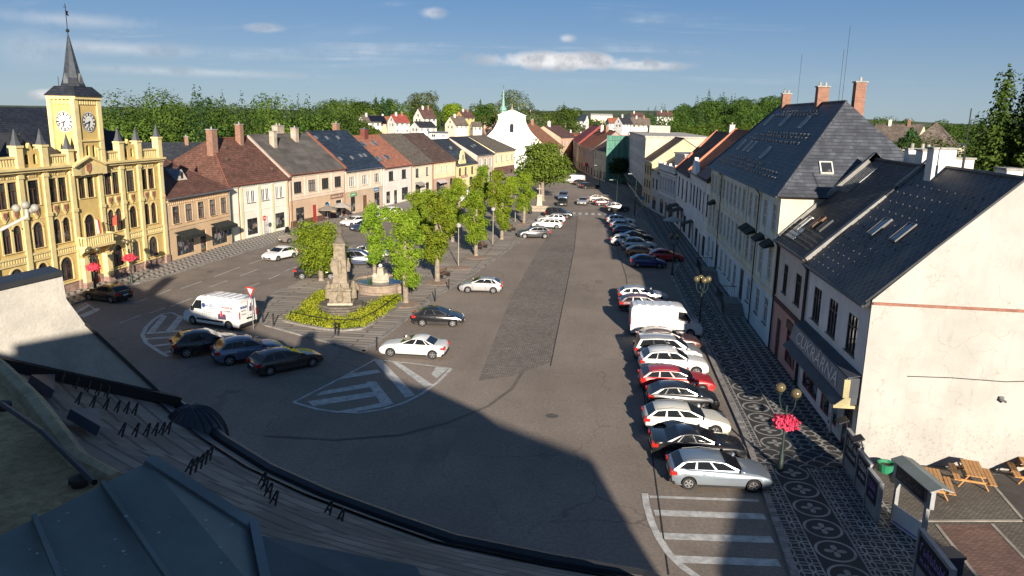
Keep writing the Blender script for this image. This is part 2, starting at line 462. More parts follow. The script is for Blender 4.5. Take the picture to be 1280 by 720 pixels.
# one asphalt sheet under the whole square and the street that leaves it
sheet('road', [(-58, -14), (13, -14), (13, 132), (9, 150), (8, 172), (3, 205), (-3, 235), (-10, 250), (-10, 320), (-22, 320), (-19, 240), (-12, 216),
               (-28, 186), (-34, 152), (-41.6, 122), (-46, 96), (-52, 90), (-52, 60)], 0.0, ASPH)
sheet('sett_strip', [tuple(G(*p)[:2]) for p in ((598, 476), (640, 470), (690, 452), (706, 370), (718, 310), (722, 270), (702, 270), (668, 320), (636, 378))], .004, SETT)
sheet('asphalt_patch', [(-43, 60), (-33, 62), (-28.2, 84), (-25, 120), (-36, 120), (-40, 95)], .004, PATCH)
sheet('asphalt_patch', [(3.4, 26), (8.0, 26), (8.4, 33), (8.5, 82), (6.6, 128), (2.6, 128), (3.9, 82), (3.7, 50)], .004, PATCH)
# pavement with a pale kerb: top at +0.12
def pavement(name, pts, mat, h=.12, kerb=.28, kedges=None):
    """pts counter-clockwise; kerb stones run along the edges listed"""
    b = MB(); b.poly([(p[0], p[1], h) for p in pts])
    n = len(pts)
    for i in range(n):
        a, c = pts[i], pts[(i + 1) % n]; b.poly([(a[0], a[1], -.02), (c[0], c[1], -.02), (c[0], c[1], h), (a[0], a[1], h)])
    o = struct(name, b, mat)
    if kedges:
        k = MB()
        for i in kedges:
            a, c = Vector((*pts[i], 0)), Vector((*pts[(i + 1) % n], 0)); d = (c - a).normalized(); nn = Vector((-d.y, d.x, 0))
            k.poly([a + Vector((0, 0, h + .004)), c + Vector((0, 0, h + .004)), c + nn * kerb + Vector((0, 0, h + .004)), a + nn * kerb + Vector((0, 0, h + .004))])
            k.poly([a - nn * .004 - Vector((0, 0, .02)), c - nn * .004 - Vector((0, 0, .02)), c - nn * .004 + Vector((0, 0, h + .004)), a - nn * .004 + Vector((0, 0, h + .004))])
        struct('kerb', k, KERB)
    return o
PLZ = [(-15.5, 50.4), (-14.0, 68), (-12.3, 78.4), (-6.5, 125.7), (-4.2, 131), (-5.5, 137), (-16, 140), (-21, 130), (-25.5, 104), (-28.2, 81.8), (-29.0, 66.5), (-27.9, 59.4), (-25.2, 55.9)]
pavement('square_paving', PLZ, PLAZA, .12, .3, range(len(PLZ)))

def sidewalk_mat():
    mt = bpy.data.materials.new('mosaic pavement'); mt.use_nodes = True; nt = mt.node_tree; b = nt.nodes['Principled BSDF']
    tc = nt.nodes.new('ShaderNodeTexCoord'); sp = nt.nodes.new('ShaderNodeSeparateXYZ'); nt.links.new(tc.outputs['Object'], sp.inputs[0])
    x, y = X(nt, sp.outputs[0]), X(nt, sp.outputs[1])
    n = noise_node(nt, tc.outputs['Object'], 9, 3)
    # big rings with a four-leaf flower in the middle strip
    P = 1.72; dy = ((y / P).frac() - .5) * P; dx = x - 10.06; r = hyp(dx, dy)
    ring = (r - .73).abs().lt(.055)
    cos2 = ((dx * dx - dy * dy) / (r * r + .0001)).abs()
    petal = (r - cos2 * .44).lt(0.0) * r.gt(.07)
    mid = ring.max(petal) * dx.abs().lt(.86)
    lines = (x - 9.2).abs().lt(.035).max((x - 10.93).abs().lt(.035))
    def lace(p, rad, w, ox):
        fx = ((x - ox) / p).frac() * p; fy = (y / p).frac() * p; best = None
        for cx in (0, p):
            for cy in (0, p):
                q = (hyp(fx - cx, fy - cy) - rad).abs().lt(w); best = q if best is None else best.max(q)
        return best
    side = lace(.52, .365, .033, 8.58) * dx.abs().gt(.87)
    near = lace(.52, .365, .033, 10.95) * dx.gt(.87)
    far = lace(.62, .31, .05, 10.95)
    sel = y.gt(38.2)
    # scallop band across the pavement where the two patterns meet
    sfy = (y / .55).floor(); sfx = ((x / 1.0) + sfy * .5).frac() - .5
    sc = (hyp(sfx, ((y / .55).frac()) * .55) - .47).abs().lt(.04)
    band = (y - 37.0).abs().lt(1.1)
    right = dx.gt(.87)
    f = mid.max(lines).max(side * (right * -1.0 + 1.0)).max(near * right * (sel * -1.0 + 1.0)).max(far * right * sel)
    f = f * (band * -1.0 + 1.0) + sc * band
    wear = smooth(noise_node(nt, tc.outputs['Object'], 1.1, 4), .25, .7) * .5 + .5
    c = mixcol(nt, f * wear, mixcol(nt, n, (.018, .018, .02), (.05, .048, .047)), mixcol(nt, n, (.27, .255, .235), (.42, .40, .36)))
    nt.links.new(c, b.inputs['Base Color']); b.inputs['Roughness'].default_value = .85
    bp = nt.nodes.new('ShaderNodeBump'); bp.inputs['Strength'].default_value = .3; bp.inputs['Distance'].default_value = .03
    v = nt.nodes.new('ShaderNodeTexVoronoi'); v.inputs['Scale'].default_value = 16; nt.links.new(tc.outputs['Object'], v.inputs['Vector'])
    nt.links.new(v.outputs['Distance'], bp.inputs['Height']); nt.links.new(bp.outputs[0], b.inputs['Normal'])
    return mt
def mosaic_mat():
    """pale pavement with dark zigzag waves of small setts"""
    mt = bpy.data.materials.new('zigzag mosaic pavement'); mt.use_nodes = True; nt = mt.node_tree; b = nt.nodes['Principled BSDF']
    tc = nt.nodes.new('ShaderNodeTexCoord'); sp = nt.nodes.new('ShaderNodeSeparateXYZ'); nt.links.new(tc.outputs['Object'], sp.inputs[0])
    x, y = X(nt, sp.outputs[0]), X(nt, sp.outputs[1]); n = noise_node(nt, tc.outputs['Object'], 8, 3)
    tri = ((x / 1.15).frac() - .5).abs() * 1.5
    f = ((y * .95 + tri) / .85).frac().lt(.42)
    c = mixcol(nt, f, mixcol(nt, n, (.30, .27, .235), (.44, .40, .35)), mixcol(nt, n, (.05, .045, .042), (.11, .10, .09)))
    nt.links.new(c, b.inputs['Base Color']); b.inputs['Roughness'].default_value = .9
    return mt
MOS, ZIG = sidewalk_mat(), mosaic_mat()
pavement('sidewalk', [(7.2, 14), (13.6, 14), (13.6, 150), (9.6, 150), (6.8, 133), (8.3, 128), (9.9, 96), (10.2, 90), (8.6, 82.5), (8.75, 60), (8.55, 40), (8.05, 29)], MOS, .12, .3, range(3, 12))
pavement('sidewalk', [(13.6, 150), (12, 172), (7, 205), (1, 235), (0, 235), (3.2, 205), (8, 172), (9.6, 150)], PLAZA, .12, .3, [4, 5, 6])
LP = [(-44.6, 48), (-43.8, 58.3), (-43.6, 65.9), (-42.6, 70.9), (-41.7, 77.4), (-40.8, 86.8), (-40.1, 93.6), (-38.6, 105.6), (-35.4, 123.1), (-32.2, 137), (-28.6, 150.6), (-24.5, 172), (-20.6, 192), (-17.6, 209)]
LW = [(-21.7, 211), (-25.4, 195), (-28.2, 184), (-30.8, 171), (-33.6, 159), (-35.6, 148), (-37.9, 136), (-40.3, 121), (-43.4, 106), (-45.6, 95), (-45.3, 93), (-46.3, 79), (-47.2, 64), (-48.3, 48)]
pavement('sidewalk', LP + LW, ZIG, .12, .28, [])
kb = MB()
for a, c in zip(LP[:-1], LP[1:]):
    a, c = Vector((*a, 0)), Vector((*c, 0)); d = (c - a).normalized(); nn = Vector((-d.y, d.x, 0)) * .25
    kb.poly([a + Vector((0, 0, .124)), c + Vector((0, 0, .124)), c + nn + Vector((0, 0, .124)), a + nn + Vector((0, 0, .124))])
    kb.poly([a - nn * .01 + Vector((0, 0, -.02)), c - nn * .01 + Vector((0, 0, -.02)), c - nn * .01 + Vector((0, 0, .124)), a - nn * .01 + Vector((0, 0, .124))])
struct('kerb', kb, KERB)
# yard beside the white gable: setts, a brick-red path, flat slabs
sheet('courtyard', [(13.6, 14), (34, 14), (34, 37.3), (13.6, 37.3)], .06, M('yard setts', (.17, .15, .125), .92, .2, .3, .15, 'brick', (.07, .06, .05), (.2, .12, .02), fine=.3))
sheet('courtyard_path', [(15.0, 31.2), (17.4, 31.6), (17.2, 18), (14.6, 18)], .068, M('red brick paving', (.20, .115, .09), .92, .2, .5, .15, 'brick', (.075, .06, .055), (.24, .12, .015)))
sheet('courtyard_path', [(19.4, 36.6), (22, 36.6), (20.5, 24), (18.6, 28)], .066, M('dark yard asphalt', (.07, .062, .058), .93, .2, .6, .1))
yb = MB()
for p, q in (((15.0, 31.2), (14.6, 18)), ((17.4, 31.6), (17.2, 18)), ((14.2, 31.4), (21, 32.4)), ((19.4, 36.6), (18.3, 26))):
    yb.bar((p[0], p[1], .07), (q[0], q[1], .07), .14, .03)
struct('kerb', yb, M('yard edging stone', (.3, .27, .23), .9, .2))

# ------------------------------------------------------------------ road paint
ZK = [0]
def lift():
    ZK[0] = (ZK[0] + 1) % 40; return ZK[0] * .00025
def paint_strip(b, p, q, w, z=.012):
    z += lift()
    p, q = Vector((p[0], p[1], 0)), Vector((q[0], q[1], 0)); d = (q - p).normalized(); nn = Vector((-d.y, d.x, 0)) * w / 2
    b.poly([p - nn + Vector((0, 0, z)), q - nn + Vector((0, 0, z)), q + nn + Vector((0, 0, z)), p + nn + Vector((0, 0, z))])
def pix_strip(b, p, q, w, z=.012): paint_strip(b, G(*p), G(*q), w, z)
def quads(b, lst, z=.013):
    for q in lst:
        zz = z + lift(); b.poly([(*G(*p)[:2], zz) for p in q])
b = MB()     # the chevron island in front of the square
quads(b, [[(489, 452), (497, 452), (541, 481), (531, 484)], [(467, 450), (477, 450), (519, 494), (507, 497)], [(458, 477), (470, 477), (492, 505), (479, 509)]])
quads(b, [[(432, 468), (472, 462), (476, 466), (426, 474)], [(404, 489), (466, 478), (470, 483), (394, 495)], [(384, 502), (466, 490), (474, 495), (392, 508)], [(420, 515), (476, 504), (483, 508), (440, 516)]])
quads(b, [[(545, 459), (560, 461), (546, 473), (539, 468)]])
edge = [(367, 503), (380, 507), (398, 512), (420, 515), (448, 516.5), (478, 512), (505, 504), (528, 492), (547, 478), (564, 461)]
for p, q in zip(edge[:-1], edge[1:]): pix_strip(b, p, q, .22, .016)
for p, q in (((367, 503), (430, 471)), ((430, 471), (470, 449)), ((470, 450), (520, 455)), ((520, 455), (564, 461))): pix_strip(b, p, q, .16, .017)
struct('road_marking', b, MARK)
b = MB()     # the half-moon by the van
quads(b, [[(184, 416), (203, 394), (209, 395), (193, 416)], [(207, 414), (224, 394), (231, 396), (217, 414)]])
for p, q in (((183, 417), (235, 413)), ((180, 424), (238, 420)), ((190, 433), (236, 427)), ((206, 441), (234, 436))): pix_strip(b, p, q, .42)
edge = [(215, 391), (203, 393), (192, 400), (183, 409), (178, 419), (183, 429), (196, 438), (210, 446)]
for p, q in zip(edge[:-1], edge[1:]): pix_strip(b, p, q, .3, .016)
pix_strip(b, (215, 391), (240, 404), .2, .017)
struct('road_marking', b, MARK)
b = MB()     # small hatched triangle by the town hall kerb
quads(b, [[(91, 390), (110, 380), (114, 382), (95, 393)], [(97, 395), (122, 385), (126, 387), (103, 397)]])
for p, q in (((88, 390), (107, 379)), ((107, 379), (122, 389)), ((122, 389), (104, 397))): pix_strip(b, p, q, .14, .016)
struct('road_marking', b, MARK)
b = MB()     # ladder crossing in the near corner
for py, xa, xb, w in ((621, 812, 948, .22), (641, 818, 956, .5), (670, 822, 966, .5), (699, 843, 974, .5)):
    p, q = G(xa, py), G(xb, py + 5); paint_strip(b, p, q, w)
edge = [(806, 617), (808, 632), (814, 652), (823, 672), (836, 692), (852, 708), (872, 722), (900, 738)]
for p, q in zip(edge[:-1], edge[1:]): pix_strip(b, p, q, .3, .016)
struct('road_marking', b, MARK)
b = MB()     # lane lines of the road past the town hall
for p, q in (((262, 359), (284, 351)), ((300, 345), (322, 337)), ((196, 369), (214, 362)), ((226, 361), (252, 352)), ((168, 379), (185, 373)), ((268, 346), (300, 334)), ((312, 330), (332, 323)),
             ((186, 392), (206, 385)), ((214, 383), (240, 373)), ((306, 361), (324, 354)), ((336, 349), (350, 343)), ((382, 305), (400, 299)), ((356, 339), (372, 333)),
             ((150, 404), (176, 394)), ((345, 315), (362, 309)), ((412, 292), (432, 286)), ((448, 281), (466, 276)), ((395, 325), (408, 320)), ((430, 312), (446, 306))):
    pix_strip(b, p, q, .13)
struct('road_marking', b, MARK)
b = MB()     # zebra crossing far up the square
for i in range(7):
    x0 = -4.6 + i * 1.12; b.poly([(x0, 134.0, .013), (x0 + .55, 134.0, .013), (x0 + .55, 137.0, .013), (x0, 137.0, .013)])
struct('road_marking', b, MARK)
b = MB()     # tar seams
for pts in ([tuple(G(*p)[:2]) for p in ((688, 458), (706, 370), (718, 310), (722, 270))], [(3.4, 26), (3.7, 50), (3.9, 82), (2.6, 128)]):
    for p, q in zip(pts[:-1], pts[1:]): paint_strip(b, p, q, .06, .009)
struct('road_seam', b, TAR)
b = MB()
ring = [(330, 545), (420, 550), (500, 544), (560, 528), (610, 508), (640, 486), (655, 462)]
for p, q in zip(ring[:-1], ring[1:]): pix_strip(b, p, q, .22, .01)
struct('tyre_mark', b, M('faint tyre mark', (.15, .13, .112), .93, .2, .5, 0, fine=.4))
for px, py in ((690, 520), (700, 340), (330, 470), (262, 340)):
    c = G(px, py); b = MB(); b.lathe((c.x, c.y, .002), [(.36, 0), (.36, .006), (.3, .0065)], 16); struct('manhole_cover', b, M('iron manhole', (.11, .095, .082), .7, .3, 6))
for x0, y0, x1, y1 in ((-2.5, 52, 1.2, 53.1), (-8, 34, -6.6, 38.5), (.5, 70, 1.5, 79), (-20, 44, -16.5, 45.4), (-36, 70, -33.5, 74), (-1, 96, 1.4, 97)):
    sheet('asphalt_patch', [(x0, y0), (x1, y0 + .1), (x1 - .1, y1), (x0 + .1, y1 - .1)], .005, PATCH)
# ------------------------------------------------------------------ houses: x along the front, y into the house, z up
def arc(w, z1, n=8):
    r = w / 2; return [(r * math.cos(math.pi * i / n), z1 - r + r * math.sin(math.pi * i / n)) for i in range(n + 1)]
def wall_grid(b, u0, u1, z0, z1, ops, m=0, depth=.2, y=0.0, mrev=None):
    """a front wall with real openings: ops are (xc, w, z0, z1, arched)"""
    mrev = m if mrev is None else mrev
    ops = [o for o in ops if o[2] < z1 - .01 and o[3] > z0 + .01]
    xs = sorted({round(v, 3) for v in [u0, u1] + [e for o in ops for e in (o[0] - o[1] / 2, o[0] + o[1] / 2)] if u0 - .001 <= v <= u1 + .001})
    zs = sorted({round(v, 3) for v in [z0, z1] + [e for o in ops for e in (o[2], o[3])] if z0 - .001 <= v <= z1 + .001})
    for i in range(len(xs) - 1):
        for j in range(len(zs) - 1):
            xc, zc = (xs[i] + xs[i + 1]) / 2, (zs[j] + zs[j + 1]) / 2
            if any(abs(xc - o[0]) < o[1] / 2 and o[2] < zc < o[3] for o in ops): continue
            b.poly([(xs[i], y, zs[j]), (xs[i + 1], y, zs[j]), (xs[i + 1], y, zs[j + 1]), (xs[i], y, zs[j + 1])], m)
    for xc, w, a, c, ar in ops:
        a, c = max(a, z0), min(c, z1); h = w / 2; x0, x1 = xc - h, xc + h; Y = y + depth
        top = c - h if ar else c
        b.poly([(x0, y, a), (x0, Y, a), (x0, Y, top), (x0, y, top)], mrev); b.poly([(x1, Y, a), (x1, y, a), (x1, y, top), (x1, Y, top)], mrev)
        b.poly([(x0, Y, a), (x0, y, a), (x1, y, a), (x1, Y, a)], mrev)
        if not ar: b.poly([(x0, y, c), (x0, Y, c), (x1, Y, c), (x1, y, c)], mrev)
        else:
            pts = [(xc + px, pz) for px, pz in arc(w, c)]
            for k in range(len(pts) - 1):
                p, q = pts[k], pts[k + 1]; b.poly([(p[0], y, p[1]), (p[0], Y, p[1]), (q[0], Y, q[1]), (q[0], y, q[1])], mrev)
            hn = len(pts) // 2
            for k in range(hn): b.poly([(x1, y, c), (pts[k + 1][0], y, pts[k + 1][1]), (pts[k][0], y, pts[k][1])], m)
            for k in range(hn, len(pts) - 1): b.poly([(x0, y, c), (pts[k + 1][0], y, pts[k + 1][1]), (pts[k][0], y, pts[k][1])], m)
WIN = {}
def window(parent, xc, z0, w, h, arched=False, style='cross', fm=None, glass=None, sill=True, y=.05, surround=None, name='window', yd=0):
    """glass, with its frame, sill and moulded surround as sub-parts"""
    fm = fm or WHITE; glass = glass or GLASS
    key = (round(w, 2), round(h, 2), arched, style, fm.name, glass.name, sill, surround.name if surround else None)
    if key not in WIN:
        def outline(s=0.0):
            if not arched: return [(-w / 2 + s, s), (w / 2 - s, s), (w / 2 - s, h - s), (-w / 2 + s, h - s)]
            return [(-w / 2 + s, s), (w / 2 - s, s)] + [(px * (1 - 2 * s / w), h - w / 2 + (pz - h + w / 2) * (1 - 2 * s / w)) for px, pz in arc(w, h)]
        g = MB(); g.poly([(px, .035, pz) for px, pz in outline()])
        f = MB(); o, i = outline(), outline(.065 if w < 3 else .09)
        for k in range(len(o)):
            a, c, d, e = o[k], o[(k + 1) % len(o)], i[(k + 1) % len(o)], i[k]
            f.poly([(a[0], -.02, a[1]), (c[0], -.02, c[1]), (d[0], -.02, d[1]), (e[0], -.02, e[1])])
            f.poly([(e[0], -.02, e[1]), (d[0], -.02, d[1]), (d[0], .034, d[1]), (e[0], .034, e[1])])
        def bar(x0, z0, x1, z1): f.box(x0, -.015, z0, x1, .03, z1)
        if style in ('cross', 'T', 'two', 'six'):
            bar(-.035, .06, .035, h - (.06 if style != 'T' else h * .34))
        if style in ('cross', 'T'): bar(-w / 2 + .06, h * .66 - .03, w / 2 - .06, h * .66 + .03)
        if style == 'six':
            for t in (.36, .68): bar(-w / 2 + .06, h * t - .025, w / 2 - .06, h * t + .025)
        if style == 'three':
            for t in (-w / 6, w / 6): bar(t - .03, .06, t + .03, h - .06)
            bar(-w / 2 + .06, h * .7 - .03, w / 2 - .06, h * .7 + .03)
        if style == 'shop':
            k = max(1, round(w / 1.3))
            for t in range(1, k): bar(-w / 2 + w * t / k - .03, .06, -w / 2 + w * t / k + .03, h - .06)
            bar(-w / 2 + .06, h * .78 - .03, w / 2 - .06, h * .78 + .03)
        sm = MB(); sm.box(-w / 2 - .08, -.16, -.06, w / 2 + .08, .02, 0)
        su = MB()
        if surround:
            t = .16
            for x0, z0_, x1, z1_ in ((-w / 2 - t, -.02, -w / 2, h + t), (w / 2, -.02, w / 2 + t, h + t), (-w / 2, h, w / 2, h + t)):
                if arched and z1_ > h + .01 and x0 == -w / 2: continue
                su.box(x0, -y - .03, z0_, x1, -y + .02, z1_ - (w / 2 if arched else 0))
            if arched:
                pi, po = arc(w, h, 10), [(px * (1 + 2 * t / w), h - w / 2 + (pz - h + w / 2) * (1 + 2 * t / w)) for px, pz in arc(w, h, 10)]
                for k in range(10):
                    su.poly([(pi[k][0], -y - .03, pi[k][1]), (po[k][0], -y - .03, po[k][1]), (po[k + 1][0], -y - .03, po[k + 1][1]), (pi[k + 1][0], -y - .03, pi[k + 1][1])][::-1])
                    su.poly([(po[k][0], -y - .03, po[k][1]), (po[k][0], -y, po[k][1]), (po[k + 1][0], -y, po[k + 1][1]), (po[k + 1][0], -y - .03, po[k + 1][1])])
        res = []
        for nm, mb_, mt in (('glass', g, glass), ('frame', f, fm), ('sill', sm if sill else None, surround or GREYMETAL), ('surround', su if surround else None, surround)):
            if mb_ is None: continue
            o_ = mb_.build(nm, mt); me = o_.data; bpy.data.objects.remove(o_); res.append((nm, me))
        WIN[key] = res
    res = WIN[key]
    o = place(name, res[0][1], parent, (xc, y + yd, z0))
    for nm, me in res[1:]: place(nm, me, o)
    return o
def door(parent, xc, z0, w, h, mat, y=.05, glazed=False):
    d = MB(); d.box(-w / 2, 0, 0, w / 2, .06, h)
    for s in (-1, 1):
        for a, c in ((.12, .44), (.5, .9)):
            d.box(s * w / 4 - w * .17, -.025, h * a, s * w / 4 + w * .17, 0.001, h * c, 1)
    o = d.build('door', [mat, SHOPGLASS if glazed else mat], parent, loc=(xc, y, z0))
    k = MB(); k.box(-.04 + .05, -.07, h * .45, .04 + .05, -.0, h * .5); k.build('handle', GREYMETAL, o)
    return o
def chimney(roof, x, y, z0, z1, w=.7, d=.9, mat=None, pots=1, cap=None):
    b = MB(); b.box(x - w / 2, y - d / 2, z0, x + w / 2, y + d / 2, z1)
    o = b.build('chimney', mat or M('brick chimney', (.30, .14, .09), .9, .2, 2, .2, 'brick', (.3, .25, .2), (.26, .085, .01)), roof)
    c = MB(); c.box(x - w / 2 - .08, y - d / 2 - .08, z1, x + w / 2 + .08, y + d / 2 + .08, z1 + .1)
    for i in range(pots): c.lathe((x, y - d / 4 + d / 2 * i / max(1, pots - 1) if pots > 1 else y, z1 + .1), [(.11, 0), (.1, .3)], 8)
    c.build('cap', cap or M('concrete cap', (.3, .29, .27), .9, .2, 2), o)
    return o
def skylight(roof, p, u, v, w=.78, h=1.15, light=False, fm=None):
    """p centre on the slope, u level direction, v up-slope direction"""
    p, u, v = Vector(p), Vector(u).normalized(), Vector(v).normalized(); n = u.cross(v)
    b = MB(); t = .08
    for a, c in ((-w / 2, -w / 2 + t), (w / 2 - t, w / 2)): b.obox(p + u * (a + c) / 2 + n * .06, u * t / 2, v * h / 2, n * .07)
    for a in (-h / 2 + t / 2, h / 2 - t / 2): b.obox(p + v * a + n * .06, u * (w / 2 - t), v * t / 2, n * .068)
    o = b.build('skylight', fm or GREYMETAL, roof)
    g = MB(); c = p + n * .075
    g.poly([c - u * (w / 2 - t) - v * (h / 2 - t), c + u * (w / 2 - t) - v * (h / 2 - t), c + u * (w / 2 - t) + v * (h / 2 - t), c - u * (w / 2 - t) + v * (h / 2 - t)])
    g.build('pane', glassmat('skylight glass', (.10, .16, .2), .05) if light else GLASS, o)
    return o
def gutter(parent, x0, x1, y, z, mat=None, down=(), zb=0.1, ydown=-.12):
    b = MB(); b.tube([(x0, y, z), (x1, y, z)], .085, 6); b.build('gutter', mat or GREYMETAL, parent)
    for xd in down:
        d = MB(); d.tube([(xd, y, z), (xd, y * .4, z - .35), (xd, ydown, z - .6), (xd, ydown, zb)], .055, 6); d.build('downpipe', mat or GREYMETAL, parent)
def house(name, label, A, B, depth, eave, rd, rz, wallm, roofm, floors=(), bands=None, ov=.35, verge=.08, hip=(0, 0), group=None, cat='house',
          trim=None, basem=None, gm=None, down=(), cornice=True, ridgecap=None, back=True, mans=None):
    """A, B: front corners left and right as seen from the street; rd, rz: depth and height of the ridge; hip: hip length left, right"""
    A, B = Vector((A[0], A[1], 0)), Vector((B[0], B[1], 0)); L = (B - A).length
    t = thing(name, label, cat, A, math.atan2(B.y - A.y, B.x - A.x), group)
    ops = [o for fl in floors for o in fl]
    b = MB(); bands = bands or [(0, eave, 0)]
    for z0, z1, mi in bands: wall_grid(b, 0, L, z0, z1, [o[:5] for o in ops], mi, .12)
    b.poly([(0, depth, 0), (0, 0, 0), (0, 0, eave), (0, depth, eave)], 0); b.poly([(L, 0, 0), (L, depth, 0), (L, depth, eave), (L, 0, eave)], 0)
    b.poly([(L, depth, 0), (0, depth, 0), (0, depth, eave), (L, depth, eave)], 0)
    b.poly([(0, .13, 0), (L, .13, 0), (L, .13, eave), (0, .13, eave)], len(wallm) if isinstance(wallm, (list, tuple)) else 1)
    if not hip[0]: b.poly([(0, depth, eave), (0, 0, eave), (0, rd, rz - .1)], 0)
    if not hip[1]: b.poly([(L, 0, eave), (L, depth, eave), (L, rd, rz - .1)], 0)
    b.build('wall', (list(wallm) if isinstance(wallm, (list, tuple)) else [wallm]) + [DARKW], t)
    k = (rz - eave) / rd; ye, ze = -ov, eave - ov * k * .55
    xl, xr = (-verge, L + verge) if not (hip[0] or hip[1]) else (-verge if not hip[0] else -ov, L + verge if not hip[1] else L + ov)
    rl, rr = xl if not hip[0] else hip[0], xr if not hip[1] else L - hip[1]
    yb, zb = depth + ov, eave - ov * (rz - eave) / max(.1, depth - rd) * .55
    r = MB()
    r.slab([(xl, ye, ze), (xr, ye, ze), (rr, rd, rz), (rl, rd, rz)]); r.slab([(xr, yb, zb), (xl, yb, zb), (rl, rd, rz - .003), (rr, rd, rz - .003)])
    if hip[0]: r.slab([(xl, yb, zb), (xl, ye, ze), (rl, rd, rz)])
    if hip[1]: r.slab([(xr, ye, ze), (xr, yb, zb), (rr, rd, rz)])
    roof = r.build('roof', [roofm, trim or DARKMETAL], t)
    rc = MB(); rc.tube([(rl, rd, rz + .02), (rr, rd, rz + .02)], .11, 6)
    if hip[0]: rc.tube([(xl, ye, ze + .02), (rl, rd, rz + .02)], .09, 5)
    if hip[1]: rc.tube([(xr, ye, ze + .02), (rr, rd, rz + .02)], .09, 5)
    rc.build('ridge', ridgecap or roofm, roof)
    gutter(t, xl, xr, ye - .06, ze - .05, gm, down)
    if cornice:
        c = MB(); c.box(0, -.18, eave - .42, L, -.002, eave - .16); c.box(0, -.10, eave - .6, L, -.002, eave - .42); c.build('cornice', cornice if cornice is not True else (wallm[0] if isinstance(wallm, (list, tuple)) else wallm), t)
    for fl in floors:
        for o in fl:
            xc, w, z0, z1, ar = o[:5]; kind = o[5] if len(o) > 5 else {}
            if kind.get('door'): door(t, xc, z0 + .01, w - .02, z1 - z0 - .02, kind['door'], glazed=kind.get('glazed', False))
            else: window(t, xc, z0, w, z1 - z0, ar, kind.get('style', 'cross'), kind.get('fm'), kind.get('glass'), kind.get('sill', True), surround=kind.get('sur'), name=kind.get('name', 'window'))
    t['len'] = L
    def onroof(x, f, side=0):
        """point of the front slope at x, f = 0 eave .. 1 ridge"""
        return Vector((x, ye + (rd - ye) * f, ze + (rz - ze) * f))
    return t, roof, onroof, Vector((0, rd - ye, rz - ze)).normalized()
def awning(t, x0, x1, z, out, mat, drop=.35):
    b = MB(); b.prism([(x0, -.02, z), (x0, -out, z - .45), (x0, -out, z - .45 - drop), (x0, -out + .05, z - .45 - drop), (x0, -out + .05, z - .5), (x0, -.02, z - .08)], (x1 - x0, 0, 0))
    return b.build('awning', mat, t)
def glyph_strip(b, x0, x1, z0, z1, n, put, seed=1):
    """a line of small worn letters too far off to read: strokes of uneven shape"""
    q = random.Random(seed); w = (x1 - x0) / n
    for k in range(n):
        a = x0 + k * w; c = a + w * .72; h = z1 - z0; t = w * .17
        put(b, a, z0, a + t, z0 + h * q.choice((1, 1, .72)))
        if q.random() < .7: put(b, c - t, z0, c, z0 + h * q.choice((1, .72, .5)))
        zz = z0 + h * q.choice((0, .42, .42, .82)); put(b, a + t, zz, c - t, zz + h * .18)
def board(t, x0, x1, z0, z1, mat, txt=None, tcol=None, y=-.08, size=None, name='sign_board'):
    b = MB(); b.box(x0, y, z0, x1, -.003, z1); o = b.build(name, mat, t)
    if txt:
        me = text_mesh(txt, size or (z1 - z0) * .8); me.materials.append(tcol or WHITE)
        q = place('lettering', me, o, ((x0 + x1) / 2, y - .012, (z0 + z1) / 2)); q.rotation_euler = (R(90), 0, 0)
    elif tcol:
        q = MB(); h = z1 - z0; glyph_strip(q, x0 + h * .4, x1 - h * .4, z0 + h * .28, z1 - h * .24, max(3, int((x1 - x0) / h * 1.5)), lambda bb, a, c, e, g_: bb.box(a, y - .012, c, e, y - .001, g_), int(x1 * 10)); q.build('lettering', tcol, o)
    return o
def row_ops(n, L, w, z0, z1, m0=None, m1=None, **k):
    m0 = m0 if m0 is not None else L / n / 2; m1 = m1 if m1 is not None else m0
    return [(m0 + (L - m0 - m1) * i / max(1, n - 1), w, z0, z1, k.pop('ar', False) if False else k.get('ar', False), k) for i in range(n)]
